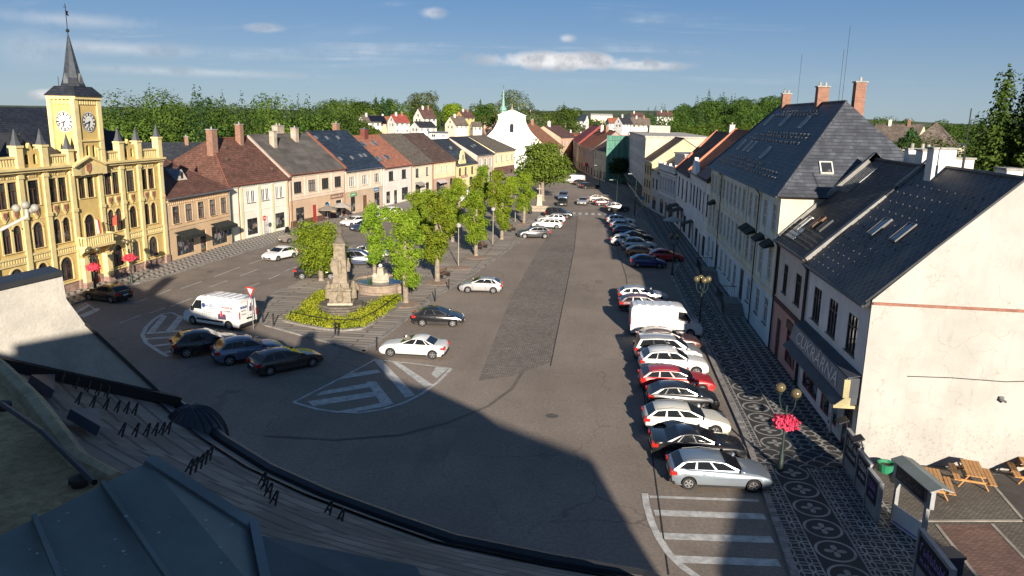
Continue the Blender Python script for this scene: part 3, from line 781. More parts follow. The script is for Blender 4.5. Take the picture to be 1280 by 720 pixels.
# ------------------------------------------------------------------ the town hall
YEL = M('ochre yellow plaster', (.66, .475, .175), .9, .1, .8, .08, stain=.28, fine=.12)
YELP = M('pale yellow mouldings', (.74, .59, .28), .85, .1, 1.2, .05, stain=.15)
PINKST = M('rose sandstone plinth', (.36, .24, .19), .9, .2, 1.5, .15, 'brick', (.2, .13, .1), (.8, .4, .012), stain=.3)
SLATE = M('dark blue slate', (.032, .036, .048), .55, .25, .8, .05, 'rows', psize=(.35, .28), pbump=.3)
RUST = M('painted ornament', (.34, .15, .09), .85, .3, 5)
DG = glassmat('dark window glass', (.018, .02, .024), .07, .12)
def town_hall():
    ux, uy = .0575, .9983
    A = Vector((-46.95 - 8.7 * ux, 63.9 - 8.7 * uy, 0)); Bq = Vector((-46.05, 78.75, 0))
    L = (Bq - A).length; C = L / 2
    t = thing('town_hall', 'yellow town hall with clock tower, slate spire and pinnacled parapet', 'town hall', A, math.atan2(Bq.y - A.y, Bq.x - A.x))
    D, EV, PAR = 15.0, 11.55, 12.45
    g, md, tp = [], [], []
    for s in (-1, 1):
        for xo, w in ((9.2, 1.45), (6.3, 1.1), (3.5, 1.45)): g.append((C + s * xo, w, 1.2, 3.3, True))
        for xo in (9.75, 8.6, 4.15, 3.0): md.append((C + s * xo, .88, 4.65, 6.85, True)); tp.append((C + s * xo, .95, 8.3, 10.4, False))
        md.append((C + s * 6.35, 1.1, 4.65, 6.85, True)); tp.append((C + s * 6.35, 1.2, 8.3, 10.4, False))
        tp.append((C + s * .58, .86, 8.3, 10.2, False))
    dr = (C, 1.7, .15, 3.1, True); bw = (C, 1.35, 4.3, 6.75, True)
    ops = g + md + tp + [dr, bw]
    b = MB()
    wall_grid(b, 0, L, 0, .95, ops, 1, .13); wall_grid(b, 0, L, .95, EV, ops, 0, .13)
    b.poly([(0, .14, 0), (L, .14, 0), (L, .14, EV), (0, .14, EV)], 2)
    b.poly([(0, D, 0), (0, 0, 0), (0, 0, EV), (0, D, EV)]); b.poly([(L, 0, 0), (L, D, 0), (L, D, EV), (L, 0, EV)]); b.poly([(L, D, 0), (0, D, 0), (0, D, EV), (L, D, EV)])
    b.build('wall', [YEL, PINKST, DARKW], t)
    for o in g: window(t, o[0], o[2], o[1], o[3] - o[2], True, 'T', BROWNW, DG, y=.07, surround=YELP)
    for o in md: window(t, o[0], o[2], o[1], o[3] - o[2], True, 'T', BROWNW, DG, y=.07, surround=YELP)
    for o in tp: window(t, o[0], o[2], o[1], o[3] - o[2], False, 'T', BROWNW, DG, y=.07, surround=YELP)
    window(t, C, 4.3, 1.35, 2.45, True, 'T', BROWNW, DG, y=.07, surround=YELP, sill=False)
    door(t, C, .15, 1.68, 2.2, M('maroon door', (.13, .045, .04), .5, .15, 2), .05)
    window(t, C, 2.35, 1.3, .62, True, 'two', BROWNW, DG, y=.08, sill=False, name='fanlight')
    # string courses, pilasters, cornice
    c = MB()
    for z0, z1, p in ((3.55, 3.72, .1), (4.12, 4.3, .12), (7.1, 7.16, .03)):
        c.box(0, -p, z0, C - 2.02, -.003, z1); c.box(C + 2.02, -p, z0, L, -.003, z1)
    c.box(-.02, -.12, .9, C - 1.0, -.003, 1.0); c.box(C + 1.0, -.12, .9, L + .02, -.003, 1.0)
    c.box(-.1, -.5, 11.3, C - 1.95, -.003, 11.5); c.box(C + 1.95, -.5, 11.3, L + .1, -.003, 11.5)
    c.box(-.05, -.33, 11.08, C - 1.95, -.003, 11.3); c.box(C + 1.95, -.33, 11.08, L + .05, -.003, 11.3)
    c.build('cornice', YELP, t)
    for s in (-1, 1):
        for xo in (11.35, 7.75, 5.0, 1.85):
            p = MB(); x = C + s * xo; p.box(x - .26, -.16, 1.0, x + .26, -.003, 11.08); p.box(x - .33, -.22, 7.2, x + .33, -.004, 7.5); p.box(x - .33, -.22, 10.6, x + .33, -.004, 10.9); p.box(x - .36, -.24, .02, x + .36, -.004, .95, 1)
            p.build('pilaster', [YELP, PINKST], t)
    # blind balustrade between the storeys, carved shields, frieze
    p = MB()
    for i in range(int(L / .28)):
        x = .15 + i * .28
        if abs(x - C) > 2.1: p.box(x, -.06, 3.74, x + .14, -.003, 4.1)
    p.build('balustrade_relief', YELP, t)
    for s in (-1, 1):
        for xo in (9.75, 8.6, 6.35, 4.15, 3.0):
            q = MB(); x = C + s * xo
            q.prism([(x - .34, -.003, 8.1), (x - .34, -.003, 7.55), (x, -.003, 7.12), (x + .34, -.003, 7.55), (x + .34, -.003, 8.1)], (0, -.07, 0), 0)
            q.prism([(x - .2, -.074, 8.0), (x - .2, -.074, 7.7), (x, -.074, 7.4), (x + .2, -.074, 7.7), (x + .2, -.074, 8.0)], (0, -.05, 0), 1)
            q.build('carved_shield', [YELP, RUST], t)
            q = MB(); q.box(x - .5, -.04, 10.62, x + .5, -.003, 10.98)
            for k in range(4): q.box(x - .42 + k * .24, -.07, 10.68, x - .3 + k * .24, -.041, 10.92, 1)
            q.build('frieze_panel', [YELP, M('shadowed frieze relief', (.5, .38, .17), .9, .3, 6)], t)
    # parapet with pinnacles and small gables
    for x0, x1 in ((0, C - 7.75), (C - 5.0, C - 1.95), (C + 1.95, C + 5.0), (C + 7.75, L)):
        pr = MB()
        pr.box(x0, -.2, 11.5, x1, .15, 11.68); pr.box(x0, -.2, 12.28, x1, .15, 12.45)
        n = int((x1 - x0) / .3)
        for k in range(n): pr.box(x0 + k * .3 + .07, -.12, 11.68, x0 + k * .3 + .23, .07, 12.28)
        pr.build('parapet', YELP, t)
    for s in (-1, 1):
        for xo, hh in ((11.2, 14.0), (7.75, 13.7), (5.0, 13.7), (1.95, 13.2)):
            q = MB(); x = C + s * xo
            q.box(x - .34, -.34, 11.5, x + .34, .34, hh - .55); q.box(x - .42, -.42, hh - .55, x + .42, .42, hh - .38)
            q.lathe((x, 0, hh - .38), [(.42, 0), (.26, .4), (.02, 1.35)], 4, 1)
            q.build('pinnacle', [YELP, M('lead grey tip', (.09, .095, .105), .5, .2)], t)
        x = C + s * 6.375
        q = MB()
        wall_grid(q, x - 1.05, x + 1.05, 11.5, 12.75, [(x - .45, .42, 11.75, 12.6, True), (x + .45, .42, 11.75, 12.6, True)], 0, .18, -.1)
        q.poly([(x - 1.05, .09, 11.5), (x + 1.05, .09, 11.5), (x + 1.05, .09, 12.75), (x - 1.05, .09, 12.75)], 1)
        for xx, zz, ww in ((x - .62, 13.1, .36), (x, 13.5, .4), (x + .62, 13.1, .36)):
            q.prism([(xx - ww, -.1, 12.75), (xx + ww, -.1, 12.75), (xx, -.1, zz)], (0, .28, 0))
        q.build('attic_gable', [YEL, DARKW], t)
    # main roof
    r = MB(); rd, rz, e = 7.2, 16.4, 11.6
    r.slab([(.5, .4, e), (L - .5, .4, e), (L - 4.2, rd, rz), (4.2, rd, rz)]); r.slab([(L - .5, D, e), (.5, D, e), (4.2, rd, rz - .003), (L - 4.2, rd, rz - .003)])
    r.slab([(.5, D, e), (.5, .4, e), (4.2, rd, rz)]); r.slab([(L - .5, .4, e), (L - .5, D, e), (L - 4.2, rd, rz)])
    for s in (-1, 1):       # hipped cross roofs behind the attic gables
        x = C + s * 6.375
        r.slab([(x - 1.9, .5, 11.9), (x, .8, 14.2), (x, 4.4, 14.2), (x - 1.9, 2.6, 11.9)][::-1]); r.slab([(x + 1.9, .5, 11.9), (x + 1.9, 2.6, 11.9), (x, 4.4, 14.2), (x, .8, 14.2)]); r.poly([(x - 1.9, .5, 11.9), (x + 1.9, .5, 11.9), (x, .8, 14.2)])
    roof = r.build('roof', [SLATE, DARKMETAL], t)
    sg = MB()
    for row in (.25, .5, .75):
        for k in range(30):
            x = 2 + k * (L - 4) / 29
            if abs(x - C) > 2.6 and 4.2 * row + .5 < x < L - 4.2 * row - .5: sg.box(x - .12, .4 + (rd - .4) * row - .03, e + (rz - e) * row + .01, x + .12, .4 + (rd - .4) * row + .03, e + (rz - e) * row + .1)
    sg.build('snow_guard', GREYMETAL, roof)
    # gable at the foot of the tower front
    q = MB(); q.prism([(C - 2.0, -.3, 10.45), (C - 2.0, -.3, 11.3), (C, -.3, 12.0), (C + 2.0, -.3, 11.3), (C + 2.0, -.3, 10.45)], (0, -.1, 0))
    for s in (-1, 1): q.bar((C + s * 2.1, -.45, 11.3), (C, -.45, 12.1), .5, .16, 0)
    q.prism([(C - .3, -.41, 11.5), (C - .3, -.41, 10.9), (C, -.41, 10.55), (C + .3, -.41, 10.9), (C + .3, -.41, 11.5)], (0, -.06, 0), 1)
    q.build('tower_gable', [YELP, RUST], t)
    # tower
    Ct = C + .75
    w, T = 1.5, 17.5
    tw = MB(); y0, y1 = -.28, 2.1
    louv = [(Ct - .42, .42, 11.9 + .1, 13.1, True), (Ct + .42, .42, 12.0, 13.1, True)]
    wall_grid(tw, Ct - w, Ct + w, 10.4, T, louv, 0, .2, y0)
    tw.poly([(Ct - w, y0 + .21, 10.4), (Ct + w, y0 + .21, 10.4), (Ct + w, y0 + .21, T), (Ct - w, y0 + .21, T)], 2)
    tw.poly([(Ct - w, y1, 10.4), (Ct - w, y0, 10.4), (Ct - w, y0, T), (Ct - w, y1, T)]); tw.poly([(Ct + w, y0, 10.4), (Ct + w, y1, 10.4), (Ct + w, y1, T), (Ct + w, y0, T)]); tw.poly([(Ct + w, y1, 10.4), (Ct - w, y1, 10.4), (Ct - w, y1, T), (Ct + w, y1, T)])
    for x in (Ct - w, Ct + w):
        for y in (y0, y1): tw.box(x - .27, y - .12, 10.4, x + .27, y + .27, T - .3, 1)
    tw.box(Ct - w - .1, y0 - .14, 13.45, Ct + w + .1, y0 - .003, 13.58, 1)
    tw.box(Ct - w - .28, y0 - .26, T - .3, Ct + w + .28, y1 + .26, T, 1)
    for k in range(9): tw.box(Ct - w + .2 + k * .31, y0 - .1, T - .75, Ct - w + .36 + k * .31, y0 - .003, T - .32, 1)
    for k in range(5): tw.box(Ct - w - .1, y0 + .3 + k * .4, T - .75, Ct - w - .003, y0 + .5 + k * .4, T - .32, 1)
    tow = tw.build('tower', [YEL, YELP, DARKW], t)
    face = M('clock face', (.75, .74, .70), .6, .04)
    for n_, (cx, cy, ax) in enumerate(((Ct, y0 - .02, 'x'), (Ct - w - .02, (y0 + y1) / 2, 'y'))):
        o = bpy.data.objects.new('clock', None)
        cl = MB(); n = 28
        pts = [(.84 * math.cos(2 * math.pi * k / n), 0, .92 * math.sin(2 * math.pi * k / n)) for k in range(n)]
        cl.prism(pts, (0, -.05, 0), 0, 1)
        ck = cl.build('clock', [face, IRON], tow, loc=(cx, cy, 15.2)); ck.rotation_euler = (0, 0, 0 if ax == 'x' else R(-90))
        h = MB()
        for k in range(12):
            a = 2 * math.pi * k / 12; d = Vector((math.sin(a), 0, math.cos(a))); sd = Vector((d.z, 0, -d.x))
            h.obox(d * .66 + Vector((0, -.062, 0)), d * .1, sd * (.045 if k % 3 else .07), Vector((0, .006, 0)))
        for k in range(n):
            a, c_ = 2 * math.pi * k / n, 2 * math.pi * (k + 1) / n
            for r0, r1 in ((.78, .84), (.54, .565)): h.poly([(r0 * math.cos(a), -.0555, r0 * math.sin(a)), (r1 * math.cos(a), -.0555, r1 * math.sin(a)), (r1 * math.cos(c_), -.0555, r1 * math.sin(c_)), (r0 * math.cos(c_), -.0555, r0 * math.sin(c_))])
        h.build('dial_marks', IRON, ck)
        h = MB()
        for a, ln, wd in ((R(200), .5, .05), (R(252), .76, .035)):
            d = Vector((math.sin(a), 0, math.cos(a))); sd = Vector((d.z, 0, -d.x)); h.obox(d * ln * .42 + Vector((0, -.085, 0)), d * ln * .58, sd * wd, Vector((0, .008, 0)))
        h.build('clock_hands', IRON, ck)
    # spire: flared skirt, then an octagonal needle, ball, vane
    sp = MB(); yc = (y0 + y1) / 2
    def ringp(rx, z, n=8, rot=.5): return [(Ct + rx * math.cos(2 * math.pi * (k + rot) / n), yc + rx * math.sin(2 * math.pi * (k + rot) / n), z) for k in range(n)]
    sq = [(Ct - w - .4, y0 - .4), (Ct + w + .4, y0 - .4), (Ct + w + .4, y1 + .4), (Ct - w - .4, y1 + .4)]
    s1 = [(Ct + (x - Ct) * .62, yc + (y - yc) * .62, 18.35) for x, y in sq]
    for k in range(4):
        a, c_ = sq[k], sq[(k + 1) % 4]; sp.poly([(*a, T), (*c_, T), s1[(k + 1) % 4], s1[k]])
    sp.poly([(*q_, T) for q_ in sq][::-1])
    o8 = ringp(1.02, 19.0)
    for k in range(4):
        a, c_ = s1[k], s1[(k + 1) % 4]
        i0 = {0: 5, 1: 7, 2: 1, 3: 3}[k]; p, q_ = o8[i0 % 8], o8[(i0 - 1) % 8]
        sp.poly([a, c_, o8[(i0) % 8], o8[(i0 - 1) % 8]]) if False else None
    for k in range(8):
        a, c_ = o8[k], o8[(k + 1) % 8]
    base8 = ringp(1.12, 18.2); top8 = ringp(.05, 22.9)
    mid8 = ringp(.78, 19.1)
    for lo, hi in ((base8, mid8), (mid8, top8)):
        for k in range(8): sp.poly([lo[k], lo[(k + 1) % 8], hi[(k + 1) % 8], hi[k]], 1 if lo is mid8 else 0)
    spo = sp.build('spire', [SLATE, M('spire sheet metal', (.085, .095, .105), .38, .25, 2, .03, metal=.55)], tow)
    for s, ax in ((-1, 0), (1, 0), (0, -1), (0, 1)):
        d = MB(); c0 = Vector((Ct + s * .9, yc + ax * .9, 18.35)); n_ = Vector((s, ax, 0)); sd = Vector((-ax, s, 0))
        d.prism([c0 + sd * .24, c0 - sd * .24, c0 - sd * .24 + Vector((0, 0, .55)), c0 + Vector((0, 0, 1.15)), c0 + sd * .24 + Vector((0, 0, .55))], -n_ * .9)
        d.build('spire_dormer', GREYMETAL, spo)
    v = MB(); v.tube([(Ct, yc, 22.8), (Ct, yc, 25.5)], .035, 6); v.ball((Ct, yc, 23.2), .17, 8)
    v.prism([(Ct, yc - .015, 24.95), (Ct + .32, yc - .015, 24.87), (Ct + .22, yc - .015, 24.67), (Ct + .38, yc - .015, 24.47), (Ct, yc - .015, 24.55)], (0, .03, 0)); v.bar((Ct - .25, yc, 25.2), (Ct + .08, yc, 25.2), .04)
    v.build('weather_vane', IRON, spo)
    a = MB(); a.tube([(Ct + 2.6, 4.5, 15.3), (Ct + 2.6, 4.5, 19.3)], .03, 5); a.tube([(Ct + 2.95, 4.8, 15.3), (Ct + 2.95, 4.8, 18.6)], .025, 5); a.build('aerial', IRON, roof)
    # balcony over the entrance, lamps, flag
    q = MB(); q.box(C - 2.0, -1.0, 3.75, C + 2.0, -.003, 4.0); q.box(C - 2.0, -1.0, 4.75, C + 2.0, -.86, 4.87); q.box(C - 2.0, -.86, 4.75, C - 1.86, -.003, 4.87); q.box(C + 1.86, -.86, 4.75, C + 2.0, -.003, 4.87)
    for k in range(13): q.box(C - 1.95 + k * .3, -.97, 4.0, C - 1.8 + k * .3, -.88, 4.75)
    for s in (-1, 1):
        for k in range(3): q.box(C + s * 1.93 - .06, -.8 + k * .28, 4.0, C + s * 1.93 + .06, -.7 + k * .28, 4.75)
        q.prism([(C + s * 1.7 - .15, -.003, 3.0), (C + s * 1.7 - .15, -.9, 3.75), (C + s * 1.7 - .15, -.003, 3.75)], (.3, 0, 0))
        q.box(C + s * 1.55 - .35, -.55, 0, C + s * 1.55 + .35, -.004, 2.9); q.box(C + s * 1.55 - .42, -.62, 0, C + s * 1.55 + .42, -.006, .6, 1)
    q.build('balcony', [YELP, PINKST], t)
    for k, (px_, col) in enumerate(((-.1, (.75, .73, .7)), (.12, (.55, .04, .04)))):
        f = MB(); x = C + .25 + px_
        f.poly([(x - .1, -.55, 6.3), (x + .12, -.6, 6.2), (x + .2, -.66, 4.95), (x - .05, -.6, 4.9)]); f.poly([(x - .05, -.59, 4.9), (x + .2, -.65, 4.95), (x + .12, -.59, 6.2), (x - .1, -.54, 6.3)])
        f.build('flag', M('flag cloth %d' % k, col, .8, .1), t)
    f = MB(); f.tube([(C + 1.9, -.2, 5.6), (C + 2.6, -1.0, 6.6)], .03, 5); f.build('flag_pole', IRON, t)
    f = MB(); f.poly([(C + 2.3, -.66, 6.2), (C + 2.55, -.95, 6.5), (C + 2.5, -.95, 5.5), (C + 2.2, -.7, 5.4)]); f.build('flag', M('red flag cloth', (.5, .07, .04), .8, .1), t)
    gutter(t, .1, .12, -.45, 11.2, None, (L - .1,))
    return t
town_hall()
# ------------------------------------------------------------------ the left row
def plaster(n, c, **k): return M(n, c, .9, .1, .5, .06, stain=k.pop('stain', .25), fine=.1, **k)
TILE_BR = M('brown red roof tiles', (.155, .075, .055), .85, .28, .7, .1, 'rows', psize=(.24, .34), stain=.25)
TILE_RED = M('orange red roof tiles', (.33, .115, .06), .85, .22, .7, .1, 'rows', psize=(.24, .34), stain=.25)
TILE_GR = M('lichen grey roof tiles', (.17, .145, .115), .9, .35, 1.6, .15, 'rows', psize=(.24, .34), fine=.4)
TILE_DB = M('dark brown roof tiles', (.115, .075, .06), .85, .28, .8, .1, 'rows', psize=(.24, .34))
FELT = M('grey felt roof', (.115, .105, .095), .92, .22, .4, .1, 'brick', (.08, .075, .07), (4, .9, .02))
NAVY = M('navy sheet roof', (.035, .05, .072), .5, .2, .5, .03, 'rows', psize=(.9, .34), pbump=.2)
ANTH = M('anthracite roof', (.042, .047, .056), .6, .2, .6, .05, 'rows', psize=(.4, .3), pbump=.25)
VERGE_P = M('pale verge', (.42, .34, .29), .85, .15); VERGE_R = M('red brown sheet metal', (.22, .085, .055), .55, .2)
BRICKC = M('brick chimney', (.30, .14, .09), .9, .2, 2, .2, 'brick', (.3, .25, .2), (.26, .085, .01))
RENDC = M('rendered chimney', (.40, .33, .26), .9, .2, 1.5, .1, stain=.4)
WHC = M('white chimney', (.66, .63, .58), .9, .12, 1.5, .1, stain=.3)
SIGNW = M('white sign panel', (.7, .69, .66), .6, .08); SIGNB = M('blue sign panel', (.06, .2, .36), .5, .1); SIGNG = M('green sign panel', (.05, .28, .12), .5, .1)
RED = M('red painted wood', (.36, .045, .04), .5, .15)
WOOD = M('brown wood', (.16, .085, .045), .7, .25, 3)
AWD = M('black awning cloth', (.025, .03, .027), .85, .2)
P_PEACH = plaster('peach plaster', (.66, .47, .285)); P_CREAM = plaster('cream white plaster', (.82, .78, .67)); P_CRY = plaster('pale yellow pilasters', (.70, .65, .42))
P_TAN = plaster('beige plaster', (.70, .575, .45)); P_TAN2 = plaster('tan plaster', (.58, .42, .285)); P_BEI = plaster('light beige plaster', (.74, .635, .51)); P_BEI2 = plaster('warm tan plaster', (.56, .42, .30))
P_PINKW = plaster('pinkish white plaster', (.79, .72, .66)); P_IVORY = plaster('ivory plaster', (.78, .72, .55)); P_YEL2 = plaster('pale yellow plaster', (.78, .69, .44))
P_LEM = plaster('lemon plaster', (.78, .70, .36)); P_ROSE = plaster('rose beige plaster', (.53, .43, .37)); P_SAL = plaster('salmon tan plaster', (.50, .355, .26))
P_WHITE = plaster('white plaster', (.80, .78, .74)); P_GREY = plaster('light grey plaster', (.56, .55, .52)); P_BROWN = M('brown stone cladding', (.19, .10, .075), .85, .3, 1.2, .2, 'brick', (.1, .06, .05), (.6, .25, .02))
SH = dict(style='shop', fm=DARKW, glass=SHOPGLASS, name='shop_window', sill=False)
ROWG = 'houses along the left side of the square'
def shop(xc, w, z1=2.7, z0=.45, **k): return (xc, w, z0, z1, False, {**SH, **k})
def dr(xc, w=1.1, h=2.5, mat=None, **k): return (xc, w, .12, h, False, dict(door=mat or WOOD, **k))
def upper(n, L, w, z0, z1, m0, m1=None, **k): return row_ops(n, L, min(w * 1.2, L / n - .5), z0, z1, m0, m1, **k)

# peach shop house next to the town hall
L = 12.9
t, rf, at, up = house('shop_house', 'low peach shop house with hipped roof and five brown windows beside the town hall', (-46.0, 78.95), (-45.15, 91.85), 11, 7.1, 5.2, 10.6, [P_PEACH], TILE_BR,
    [upper(5, L, 1.05, 4.1, 6.0, 1.6, 1.4, style='T', fm=BROWNW, sur=P_PEACH), [shop(3.0, 3.3, 2.75), shop(10.2, 3.4, 2.75), dr(6.6, 1.2, 2.7, glazed=True)]], hip=(4.6, 4.6), group=ROWG, down=(L - .2,), gm=GREYMETAL)
awning(t, 1.0, 5.0, 3.15, 1.3, AWD); awning(t, 8.3, 12.3, 3.15, 1.3, AWD)
b = MB()
for k in range(34): b.box(.3 + k * .365, -.07, 6.25, .48 + k * .365, -.003, 6.5)
b.box(0, -.06, 3.6, L, -.003, 3.75); b.build('frieze', P_PEACH, t)
b = MB(); p = at(6.1, .42); b.prism([p + Vector((-1.1, -.1, 0)), p + Vector((1.1, -.1, 0)), p + Vector((0, -.1, 1.25))], (0, 2.1, 0), 0, 1); o = b.build('dormer', [P_BEI, GREYMETAL], rf)
b = MB(); b.box(5.9, p.y - .13, p.z + .2, 6.3, p.y - .105, p.z + .75); b.build('dormer_window', GLASS, o)
board(t, 12.15, 12.75, 1.3, 2.5, SIGNB)
# cream white house with the big brown-red roof
L = 13.6
t, rf, at, up = house('shop_house', 'cream white house with tall brown red roof and paired windows', (-45.6, 92.5), (-43.2, 106.0), 13, 7.45, 6.2, 12.8, [P_CREAM], TILE_BR,
    [[(x, .8, 4.7, 6.25, False, dict(style='two', fm=WHITE)) for x in (4.2, 5.2, 7.5, 8.5, 10.9, 11.9)], [shop(4.8, 2.3, 2.6), shop(11.3, 2.3, 2.6), dr(8.0, 1.2, 2.5, M('pale door', (.55, .52, .5), .6))]], hip=(5.2, 0), group=ROWG, down=(1.9, 13.4), gm=VERGE_R, ridgecap=VERGE_R)
for x in (.35, 2.6, 6.45, 9.6, 13.1):
    b = MB(); b.box(x - .3, -.09, .1, x + .3, -.003, 6.9); b.build('pilaster', P_CRY, t)
b = MB(); b.box(0, -.05, 3.55, L, -.002, 3.66); b.build('string_course', P_CREAM, t)
for x, f in ((4.4, .5), (8.1, .34), (11.6, .2), (6.5, .75)):
    p = at(x, f); b = MB(); b.prism([p + Vector((-.35, -.05, .02)), p + Vector((.35, -.05, .02)), p + Vector((0, -.05, .45))], (0, .8, 0)); b.build('roof_vent', TILE_DB, rf)
chimney(rf, 3.6, 4.6, 10.2, 14.0, 1.1, .9, BRICKC); chimney(rf, 10.6, 5.4, 11.5, 14.6, .8, .8, BRICKC)
b = MB(); b.slab([(L - .1, -.4, 7.5), (L + .3, -.4, 7.5), (L + .3, 6.2, 13.1), (L - .1, 6.2, 13.1)], .45); b.build('verge_wall', VERGE_P, rf)
# tan and beige house, grey felt roof
L = 15.9
t, rf, at, up = house('shop_house', 'two storey tan house with plain grey felt roof and two chimneys', (-43.15, 106.15), (-40.1, 121.8), 13, 7.9, 6.5, 13.1, [P_TAN, P_TAN2, M('dark plinth', (.13, .07, .06), .8, .2)], FELT,
    [upper(4, L, 1.75, 4.9, 6.6, 2.2, style='three', fm=DARKW, sur=P_TAN), [shop(2.6, 2.2, 2.8), (6.6, 1.1, .12, 2.8, False, dict(door=RED)), shop(10.3, 1.3, 2.9, fm=WHITE), (13.9, 1.9, .15, 2.9, False, dict(style='shop', fm=WHITE, glass=SHOPGLASS, sill=False))]],
    bands=[(0, 1.0, 2), (1.0, 4.0, 1), (4.0, 7.9, 0)], group=ROWG, down=(.3, L - .3), gm=VERGE_R, trim=VERGE_R, ridgecap=FELT)
b = MB()
for x in (4.15, 8.0, 11.8): b.box(x - .2, -.06, 4.3, x + .2, -.003, 7.2)
b.box(0, -.09, 3.95, L, -.003, 4.2); b.box(.8, -.07, 4.35, L - .8, -.003, 4.5); b.build('moulding', P_TAN, t)
board(t, 11.2, 15.2, 3.2, 3.85, M('brown sign panel', (.22, .12, .08), .7, .15), None, M('faded sign lettering', (.6, .5, .42), .7, .1)); board(t, 9.8, 10.8, 1.9, 2.6, SIGNB, y=-.05)
chimney(rf, 3.3, 4.5, 10.7, 13.6, .8, .8, RENDC); chimney(rf, 10.4, 5.4, 11.4, 14.0, .9, .9, RENDC); chimney(rf, 9.3, 7.6, 12, 14.3, 1.8, 1.0, RENDC, 2)
b = MB(); b.slab([(L - .2, -.45, 7.9), (L + .2, -.45, 7.9), (L + .2, 6.5, 13.4), (L - .2, 6.5, 13.4)], .3); b.build('verge_wall', VERGE_R, rf)
# light beige house, navy roof
L = 13.85
t, rf, at, up = house('shop_house', 'beige house with navy blue metal roof and small skylights', (-40.1, 121.85), (-37.6, 135.5), 14, 7.4, 6.9, 13.4, [P_BEI, P_BEI2], NAVY,
    [upper(3, L, 1.6, 4.6, 6.2, 2.3, style='three', fm=WHITE, sur=P_BEI), [shop(2.6, 1.6, 2.9, fm=DARKW), dr(6.9, 1.5, 2.8, WOOD), shop(11.5, 2.1, 2.9)]], bands=[(0, 3.9, 1), (3.9, 7.4, 0)], group=ROWG, down=(L - .3,))
b = MB(); b.box(0, -.07, 3.8, L, -.003, 4.0)
for x in (.3, 4.6, 9.2, 13.5): b.box(x - .22, -.05, 4.1, x + .22, -.003, 6.9)
b.build('moulding', P_BEI, t)
board(t, 1.6, 3.8, 3.0, 3.55, SIGNG, None, WHITE); board(t, 10.2, 12.2, 3.1, 3.7, SIGNB, None, WHITE)
for x, f in ((2.0, .3), (6.0, .3), (9.6, .33), (11.2, .33), (4.5, .82), (8.2, .82), (1.2, .84)): skylight(rf, at(x, f), (1, 0, 0), up, .55, .8, True)
chimney(rf, 11.3, 7.6, 12.6, 14.6, 1.2, .8, BRICKC)
# pinkish white house, salmon roof
L = 12.5
t, rf, at, up = house('shop_house', 'pinkish white house with salmon red roof and four roof windows', (-37.65, 136.0), (-35.4, 148.3), 13, 7.1, 6.8, 12.4, [P_PINKW], M('salmon roof tiles', (.40, .17, .11), .85, .15, .8, .1, 'rows', psize=(.24, .34)),
    [[(x, 2.0, 4.5, 6.2, False, dict(style='three', fm=DARKW)) for x in (3.3, 9.0)], [shop(2.0, 1.6, 2.6), dr(5.2, 1.4, 2.6, DARKW, glazed=True), shop(9.4, 2.9, 2.8)]], group=ROWG, down=(L - .2,), gm=VERGE_R, trim=VERGE_R)
for x, f in ((1.4, .27), (5.3, .3), (1.9, .74), (6.6, .74)): skylight(rf, at(x, f), (1, 0, 0), up, 1.7, 1.2)
chimney(rf, 5.5, 6.4, 11.8, 13.6, 1.5, .9, M('maroon chimney', (.16, .05, .04), .8, .2), cap=GREYMETAL)
# ivory house, lichen grey roof
L = 10.85
t, rf, at, up = house('shop_house', 'ivory house with weathered grey tiled roof', (-35.4, 148.35), (-33.5, 159.0), 13, 6.95, 7.0, 12.5, [P_IVORY], TILE_GR,
    [[(2.8, 1.5, 4.3, 6.0, False, dict(style='three', fm=DARKW)), (7.9, 1.1, 4.3, 6.0, False, dict(style='two', fm=DARKW))], [shop(3.2, 2.6, 2.8), dr(8.2, 1.8, 2.9, M('maroon door', (.13, .045, .04), .5, .15, 2), glazed=True)]], group=ROWG, down=(L - .2,), gm=VERGE_R)
awning(t, 1.6, 4.9, 3.3, 1.0, M('grey awning cloth', (.3, .28, .26), .9, .1), .2)
for x, f in ((5.6, .3), (8.6, .34)): p = at(x, f); b = MB(); b.prism([p + Vector((-.35, -.05, .02)), p + Vector((.35, -.05, .02)), p + Vector((0, -.05, .45))], (0, .8, 0)); b.build('roof_vent', TILE_DB, rf)
# pale yellow house, brown roof
L = 12.2
t, rf, at, up = house('shop_house', 'pale yellow house with broad dark brown roof and rose ground floor', (-33.5, 159.05), (-30.75, 170.9), 15, 6.9, 7.8, 12.4, [P_YEL2, P_SAL], TILE_DB,
    [upper(4, L, .85, 4.2, 5.7, 1.6, style='two', fm=WHITE, sur=P_YEL2), [shop(4.0, 3.9, 2.5), dr(9.9, 1.6, 2.9, DARKW, glazed=True)]], bands=[(0, 3.3, 1), (3.3, 6.9, 0)], group=ROWG, down=(.2, L - .2), gm=VERGE_R)
awning(t, 2.0, 6.0, 2.95, .9, M('pale awning cloth', (.5, .44, .44), .9, .1), .2)
for x, f in ((3.4, .42), (8.5, .4), (10.2, .3)): p = at(x, f); b = MB(); b.prism([p + Vector((-.35, -.05, .02)), p + Vector((.35, -.05, .02)), p + Vector((0, -.05, .45))], (0, .8, 0)); b.build('roof_vent', TILE_DB, rf)
